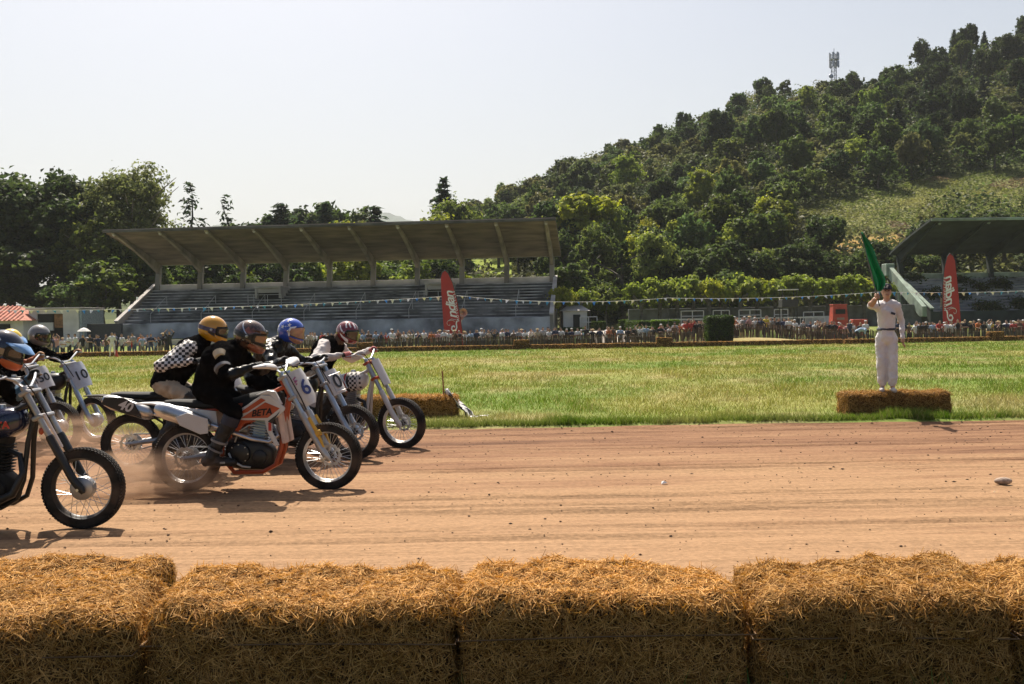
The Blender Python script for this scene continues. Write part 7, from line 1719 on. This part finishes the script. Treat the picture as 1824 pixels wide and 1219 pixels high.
# ------------------------------------------------------------------ flagman
def flagman():
    b = W(1580, 703, 15.6); zt = fb.z + 0.365
    e = empty('person', (b.x, 15.6, zt)); tag(e, 'flagman in white overalls and dark cap standing on the hay bales', 'person')
    e.rotation_euler = (0, 0, R(-14)); e.scale = (0.93, 0.95, 1.0)
    WO = mat('overall_white', (0.66, 0.63, 0.64), 0.85, var=0.06, vscale=6, bump=0.5, bscale=14)
    shc = (0, -0.02, 1.33)
    bones = [((0, 0, 0.86), (0, 0, 1.02), 0.145, 0.125, 'suit'), ((0, 0, 1.02), (0, -0.01, 1.24), 0.135, 0.15, 'suit'), ((-0.10, -0.01, 1.34), (0.10, -0.01, 1.34), 0.10, 0.10, 'suit'), ((0, -0.02, 1.38), (0.0, -0.04, 1.52), 0.055, 0.052, 'skin')]
    blobs = [((0, -0.045, 1.575), (0.074, 0.09, 0.108), 'head', None), ((0, -0.115, 1.53), (0.045, 0.035, 0.045), 'skin', None), ((0, -0.142, 1.565), (0.013, 0.02, 0.022), 'skin', (0.3, 0, 0)), ((-0.076, -0.035, 1.57), (0.012, 0.022, 0.03), 'skin', None), ((0.076, -0.035, 1.57), (0.012, 0.022, 0.03), 'skin', None), ((0, 0, 0.86), (0.165, 0.125, 0.13), 'suit', None), ((0, 0.05, 0.84), (0.15, 0.10, 0.12), 'suit', None)]
    hand_r = Vector((-0.19, -0.42, 1.50)); el_r = Vector((-0.27, -0.24, 1.36)); sh_r = Vector((-0.20, -0.02, 1.36))
    sh_l = Vector((0.175, 0, 1.345)); el_l = Vector((0.25, 0.05, 1.10)); hand_l = Vector((0.25, -0.06, 0.86))
    bones += [(sh_r, el_r, 0.068, 0.058, 'suit'), (el_r, hand_r - (hand_r - el_r).normalized() * 0.08, 0.056, 0.036, 'skin'), (sh_l, el_l, 0.060, 0.052, 'suit'), (el_l, hand_l, 0.050, 0.034, 'suit')]
    for s, ky, ax_, ay in ((-1, -0.03, -0.075, -0.02), (1, -0.06, 0.085, -0.09)):
        kn = (0.088 * s, ky, 0.46); an = (ax_, ay + 0.02, 0.10)
        bones += [((0.085 * s, 0, 0.82), kn, 0.098, 0.082, 'suit'), (kn, (an[0] * 0.98, an[1], 0.17), 0.082, 0.078, 'suit'), ((an[0], an[1], 0.16), (an[0], an[1], 0.06), 0.042, 0.038, 'skin'), ((an[0], an[1] + 0.045, 0.04), (an[0] + 0.02 * s, an[1] - 0.14, 0.032), 0.042, 0.034, 'shoe')]
    me, lab, c = body_from(bones, blobs, 0.012, 3, 'body'); me.materials.clear()
    for m in (SKIN, WO, cm('hair dark hair', (0.022, 0.016, 0.012)), mat('shoe_pale', (0.55, 0.50, 0.48), 0.8)): me.materials.append(m)
    mi = np.zeros(len(lab), np.int32); mi[lab == 'suit'] = 1; mi[lab == 'shoe'] = 3; mi[(lab == 'head') & (c[:, 1] > -0.02) & (c[:, 2] > 1.54)] = 2
    me.polygons.foreach_set('material_index', mi); o = bpy.data.objects.new('body', me); COL.objects.link(o); o.parent = e
    tx = bpy.data.textures['folds']; dm = o.modifiers.new('folds', 'DISPLACE'); dm.texture = tx; dm.strength = 0.038; dm.mid_level = 0.5; dm.texture_coords = 'LOCAL'
    for s in (-1, 1): MB().ball((0.03 * s, -0.128, 1.588), (0.012, 0.006, 0.008), 8, 6).build('eye', DARKV, e)
    MB().box((0, -0.147, 1.522), (0.045, 0.01, 0.008)).build('mouth', mat('lips', (0.30, 0.11, 0.09), 0.6), e, 0)
    MB().lathe([(0, 0.10), (0.05, 0.092), (0.085, 0.055), (0.094, 0.0), (0.0, -0.01)], (0, -0.04, 1.605), 'z', 20).build('cap', mat('cap_navy', (0.018, 0.02, 0.035), 0.8), e)
    pk = MB(); pk.prism([(-0.075, -0.09), (0.075, -0.09), (0.065, -0.175), (0.0, -0.20), (-0.065, -0.175)], 1.602, 1.612, plane='xy'); pk.build('cap_peak', MATS['cap_navy'], e, 0)
    for s in (-1, 1): MB().box((0.022 * s - 0.02, -0.136, 1.65), (0.024, 0.008, 0.05), rot=(0.3, 0.3 * s, 0)).build('cap_badge', WHP, e, 0)
    MB().tube([(0.14 * math.cos(a), 0.118 * math.sin(a), 0.985) for a in [k * 6.283 / 24 for k in range(24)]], 0.021, 6, closed=True).build('belt', mat('belt_navy', (0.03, 0.035, 0.06), 0.6), e)
    MB().box((0.09, -0.155, 1.23), (0.07, 0.012, 0.035), rot=(0, 0.3, 0)).build('chest_badge', MATS['belt_navy'], e, 0)
    # hands
    def open_hand(p, d, nm, side):
        d = Vector(d).normalized(); sd = d.cross(Vector((0, 1, 0))).normalized(); mb = MB(); mb.ball(p, (0.02, 0.04, 0.048), 12, 8, rot=Vector((0, 0, 1)).rotation_difference(d).to_matrix())
        nrm = d.cross(sd)
        for i in range(4):
            y = (i - 1.5) * 0.019; L = (0.068, 0.078, 0.072, 0.056)[i]; q = p + d * 0.04 + nrm * y
            mb.tube([q, q + d * L * 0.45 + sd * 0.006, q + d * L * 0.8 + sd * 0.02, q + d * L + sd * 0.032], [0.0105, 0.010, 0.009, 0.006], 7)
        q = p + nrm * -0.036; mb.tube([q - d * 0.01, q + d * 0.025 - nrm * 0.02 + sd * 0.01, q + d * 0.055 - nrm * 0.016 + sd * 0.02], [0.013, 0.011, 0.008], 7)
        mb.build(nm, SKIN, e, 60)
    open_hand(hand_l - Vector((0, 0, 0.05)), (0.05, -0.15, -1), 'hand', 1)
    # flag staff in the raised fist
    top = Vector((-0.44, -0.50, 2.48)); ax = (top - hand_r).normalized()
    grip_hand(e, hand_r, ax, hand_r - el_r, SKIN, 'hand')
    inv = e.matrix_basis
    f = empty('green_flag', e.location.copy()); f.rotation_euler = e.rotation_euler; f.scale = e.scale; tag(f, 'green flag on a thin staff raised in the hand of the flagman', 'flag')
    MB().tube([hand_r - ax * 0.16, hand_r, top], 0.011, 8).build('staff', mat('staff_grey', (0.16, 0.18, 0.18), 0.6), f)
    GF = leaf_mat('flag_green', 0.4, 0.6, obj_tint=False)
    def fn(u, v):
        q = hand_r + ax * (0.10 + (top - hand_r).length * 0.90 * v)
        w_ = (0.19 + 0.03 * math.sin(v * 9)) * math.sin(math.pi * min(1, v * 0.96 + 0.06)) ** 0.7 + 0.015
        fold = 0.10 * math.sin(u * 10 + v * 6) * (0.3 + u)
        return q + Vector((0.97 * w_ * u, fold - 0.03 * u, -0.35 * w_ * u))
    fl = uv_sheet('cloth', fn, 18, 24, GF, f, 0.003)
    a_ = fl.data.color_attributes.new('Col', 'FLOAT_COLOR', 'POINT'); a_.data.foreach_set('color', np.tile([0.045, 0.29, 0.15, 1.0], len(fl.data.vertices)))
flagman()
# ------------------------------------------------------------------ marshals on the far side
def marshals():
    o = spectator(200, 68.2, 1.02, var=2, top='white', bot='khaki', hair='dark hair', rz=0.2)
    o.material_slots[2].material = cm('white', TOPS[0][1]); o.material_slots[5].material = cm('white', TOPS[0][1]); o['label'] = 'marshal dressed all in white standing before the far hay row'; o['group'] = 'marshals on the field'
    o = spectator(1514, 70.4, 1.0, var=0, top='navy', bot='black', hair='white cap' if False else 'grey hair', rz=0.6); o['label'] = 'marshal in navy overall standing on the bank by the hay row'; o['group'] = 'marshals on the field'
    # bending marshal
    bones = [((0, 0.12, 0.86), (0, -0.12, 1.0), 0.15, 0.13, 'top'), ((0, -0.12, 1.0), (0, -0.40, 0.98), 0.14, 0.14, 'top'), ((0, -0.42, 0.96), (0, -0.55, 0.90), 0.055, 0.05, 'skin')]
    blobs = [((0, -0.60, 0.88), (0.078, 0.11, 0.09), 'hair', None), ((0, 0.12, 0.84), (0.17, 0.14, 0.14), 'pants', None)]
    for s in (-1, 1):
        bones += [((0.09 * s, 0.10, 0.82), (0.11 * s, 0.0, 0.46), 0.095, 0.065, 'pants'), ((0.11 * s, 0.0, 0.46), (0.12 * s, 0.06, 0.08), 0.062, 0.045, 'pants'), ((0.12 * s, 0.08, 0.05), (0.13 * s, -0.09, 0.04), 0.045, 0.036, 'pants'), ((0.17 * s, -0.38, 0.98), (0.20 * s, -0.40, 0.70), 0.058, 0.045, 'top'), ((0.20 * s, -0.40, 0.70), (0.12 * s, -0.48, 0.42), 0.042, 0.03, 'skin')]
    me, lab, c = body_from(bones, blobs, 0.026, 2, 'marshal'); me.materials.clear()
    for m in (SKIN, cm('pale blue', TOPS[6][1]), cm('trousers black', BOTS[0][1]), cm('hair dark hair', HAIR[0][1])): me.materials.append(m)
    mi = np.zeros(len(lab), np.int32); mi[lab == 'top'] = 1; mi[lab == 'pants'] = 2; mi[lab == 'hair'] = 3; me.polygons.foreach_set('material_index', mi)
    o = bpy.data.objects.new('person', me); COL.objects.link(o); p = on_ground(1530, 68.0); o.location = p; o.rotation_euler = (0, 0, R(75)); tag(o, 'marshal in pale shirt bending down at the far hay row', 'person', 'marshals on the field')
    p = on_ground(207, 67.9); m = MB().lathe([(0.0, 0.5), (0.03, 0.5), (0.13, 0.03), (0.2, 0.03), (0.2, 0.0), (0, 0)], (p.x, p.y, p.z), 'z', 16).build('traffic_cone', mat('cone_red', (0.55, 0.06, 0.03), 0.6), None); tag(m, 'small red cone beside the marshal in white', 'cone')
marshals()
# a stone and a scrap of paper lying on the dirt
q = W(1787, 872, 9.25); st = MB(); st.ball((0, 0, 0.03), (0.085, 0.05, 0.035), 12, 8); so = st.build('stone', mat('stone_pale', (0.36, 0.27, 0.21), 0.9, var=0.25, vscale=18, bump=0.5), None, 60, loc=(q.x, q.y, -0.012)); tag(so, 'flat pale stone lying on the dirt near the right edge', 'stone')
q = W(1183, 861, 9.6); so = MB().add([(-0.03, -0.02, 0.0), (0.03, -0.015, 0.012), (0.035, 0.02, 0.004), (-0.02, 0.025, 0.02), (0, 0, 0.03)], [(0, 1, 4), (1, 2, 4), (2, 3, 4), (3, 0, 4), (3, 2, 1, 0)]).build('paper_scrap', WHP, None, 0, loc=(q.x, q.y, -0.012)); tag(so, 'crumpled white scrap of paper on the dirt', 'litter')

# ------------------------------------------------------------------ dust thrown up by the rear wheels
def dust(name, label, c, r, dens, seed, col=(0.62, 0.43, 0.30)):
    mb = MB(); mb.ball((0, 0, 0), (1, 1, 1), 20, 12); m, t, b = new_mat('dust_%d' % seed); t.nodes.remove(b)
    pv = N(t, 'ShaderNodeVolumePrincipled'); pv.inputs['Color'].default_value = (*col, 1); pv.inputs['Anisotropy'].default_value = 0.2
    tc = N(t, 'ShaderNodeTexCoord'); n1 = N(t, 'ShaderNodeTexNoise'); n1.inputs['Scale'].default_value = 2.6; n1.inputs['Detail'].default_value = 5; n1.inputs['Roughness'].default_value = 0.6
    mp = N(t, 'ShaderNodeMapping'); mp.inputs['Location'].default_value = (seed, seed * 2, 0); t.links.new(tc.outputs['Object'], mp.inputs[0]); t.links.new(mp.outputs[0], n1.inputs['Vector'])
    ln = N(t, 'ShaderNodeVectorMath', operation='LENGTH'); t.links.new(tc.outputs['Object'], ln.inputs[0])
    fo = N(t, 'ShaderNodeMapRange'); fo.inputs[1].default_value = 0.15; fo.inputs[2].default_value = 1.0; fo.inputs[3].default_value = 1.0; fo.inputs[4].default_value = 0.0; t.links.new(ln.outputs['Value'], fo.inputs[0])
    nr = N(t, 'ShaderNodeMapRange'); nr.inputs[1].default_value = 0.42; nr.inputs[2].default_value = 0.72; t.links.new(n1.outputs['Fac'], nr.inputs[0])
    m1 = N(t, 'ShaderNodeMath', operation='MULTIPLY'); t.links.new(fo.outputs[0], m1.inputs[0]); t.links.new(nr.outputs[0], m1.inputs[1])
    m2 = N(t, 'ShaderNodeMath', operation='MULTIPLY'); m2.inputs[1].default_value = dens; t.links.new(m1.outputs[0], m2.inputs[0]); t.links.new(m2.outputs[0], pv.inputs['Density'])
    t.links.new(pv.outputs[0], t.nodes['Material Output'].inputs['Volume'])
    o = mb.build(name, m, None, 60, loc=c); o.scale = r; tag(o, label, 'dust', kind='stuff'); m.cycles.volume_step_rate = 0.6 if hasattr(m.cycles, 'volume_step_rate') else 1
p = W(285, 850, 9.55); dust('dust_cloud', 'brown dust blown back from the rear wheel of number 6', (p.x - 0.05, 9.45, 0.17), (0.85, 0.45, 0.30), 17.0, 3)
p = W(110, 800, 12.3); dust('dust_cloud', 'thin dust drifting between the motorcycles at the left', (p.x, 12.3, 0.22), (1.5, 0.8, 0.36), 2.6, 8)
# ------------------------------------------------------------------ haze
hz_ = MB().box((0, 2830, 346), (8600, 5860, 700)).build('haze', None, None, 0)
hzm, t, b = new_mat('haze_air'); t.nodes.remove(b); pv = N(t, 'ShaderNodeVolumePrincipled'); pv.inputs['Color'].default_value = (0.86, 0.90, 0.97, 1); pv.inputs['Density'].default_value = 0.00015; pv.inputs['Anisotropy'].default_value = 0.0
t.links.new(pv.outputs[0], t.nodes['Material Output'].inputs['Volume']); hz_.data.materials.clear(); hz_.data.materials.append(hzm); tag(hz_, 'thin pale summer haze in the air', 'haze', kind='stuff')
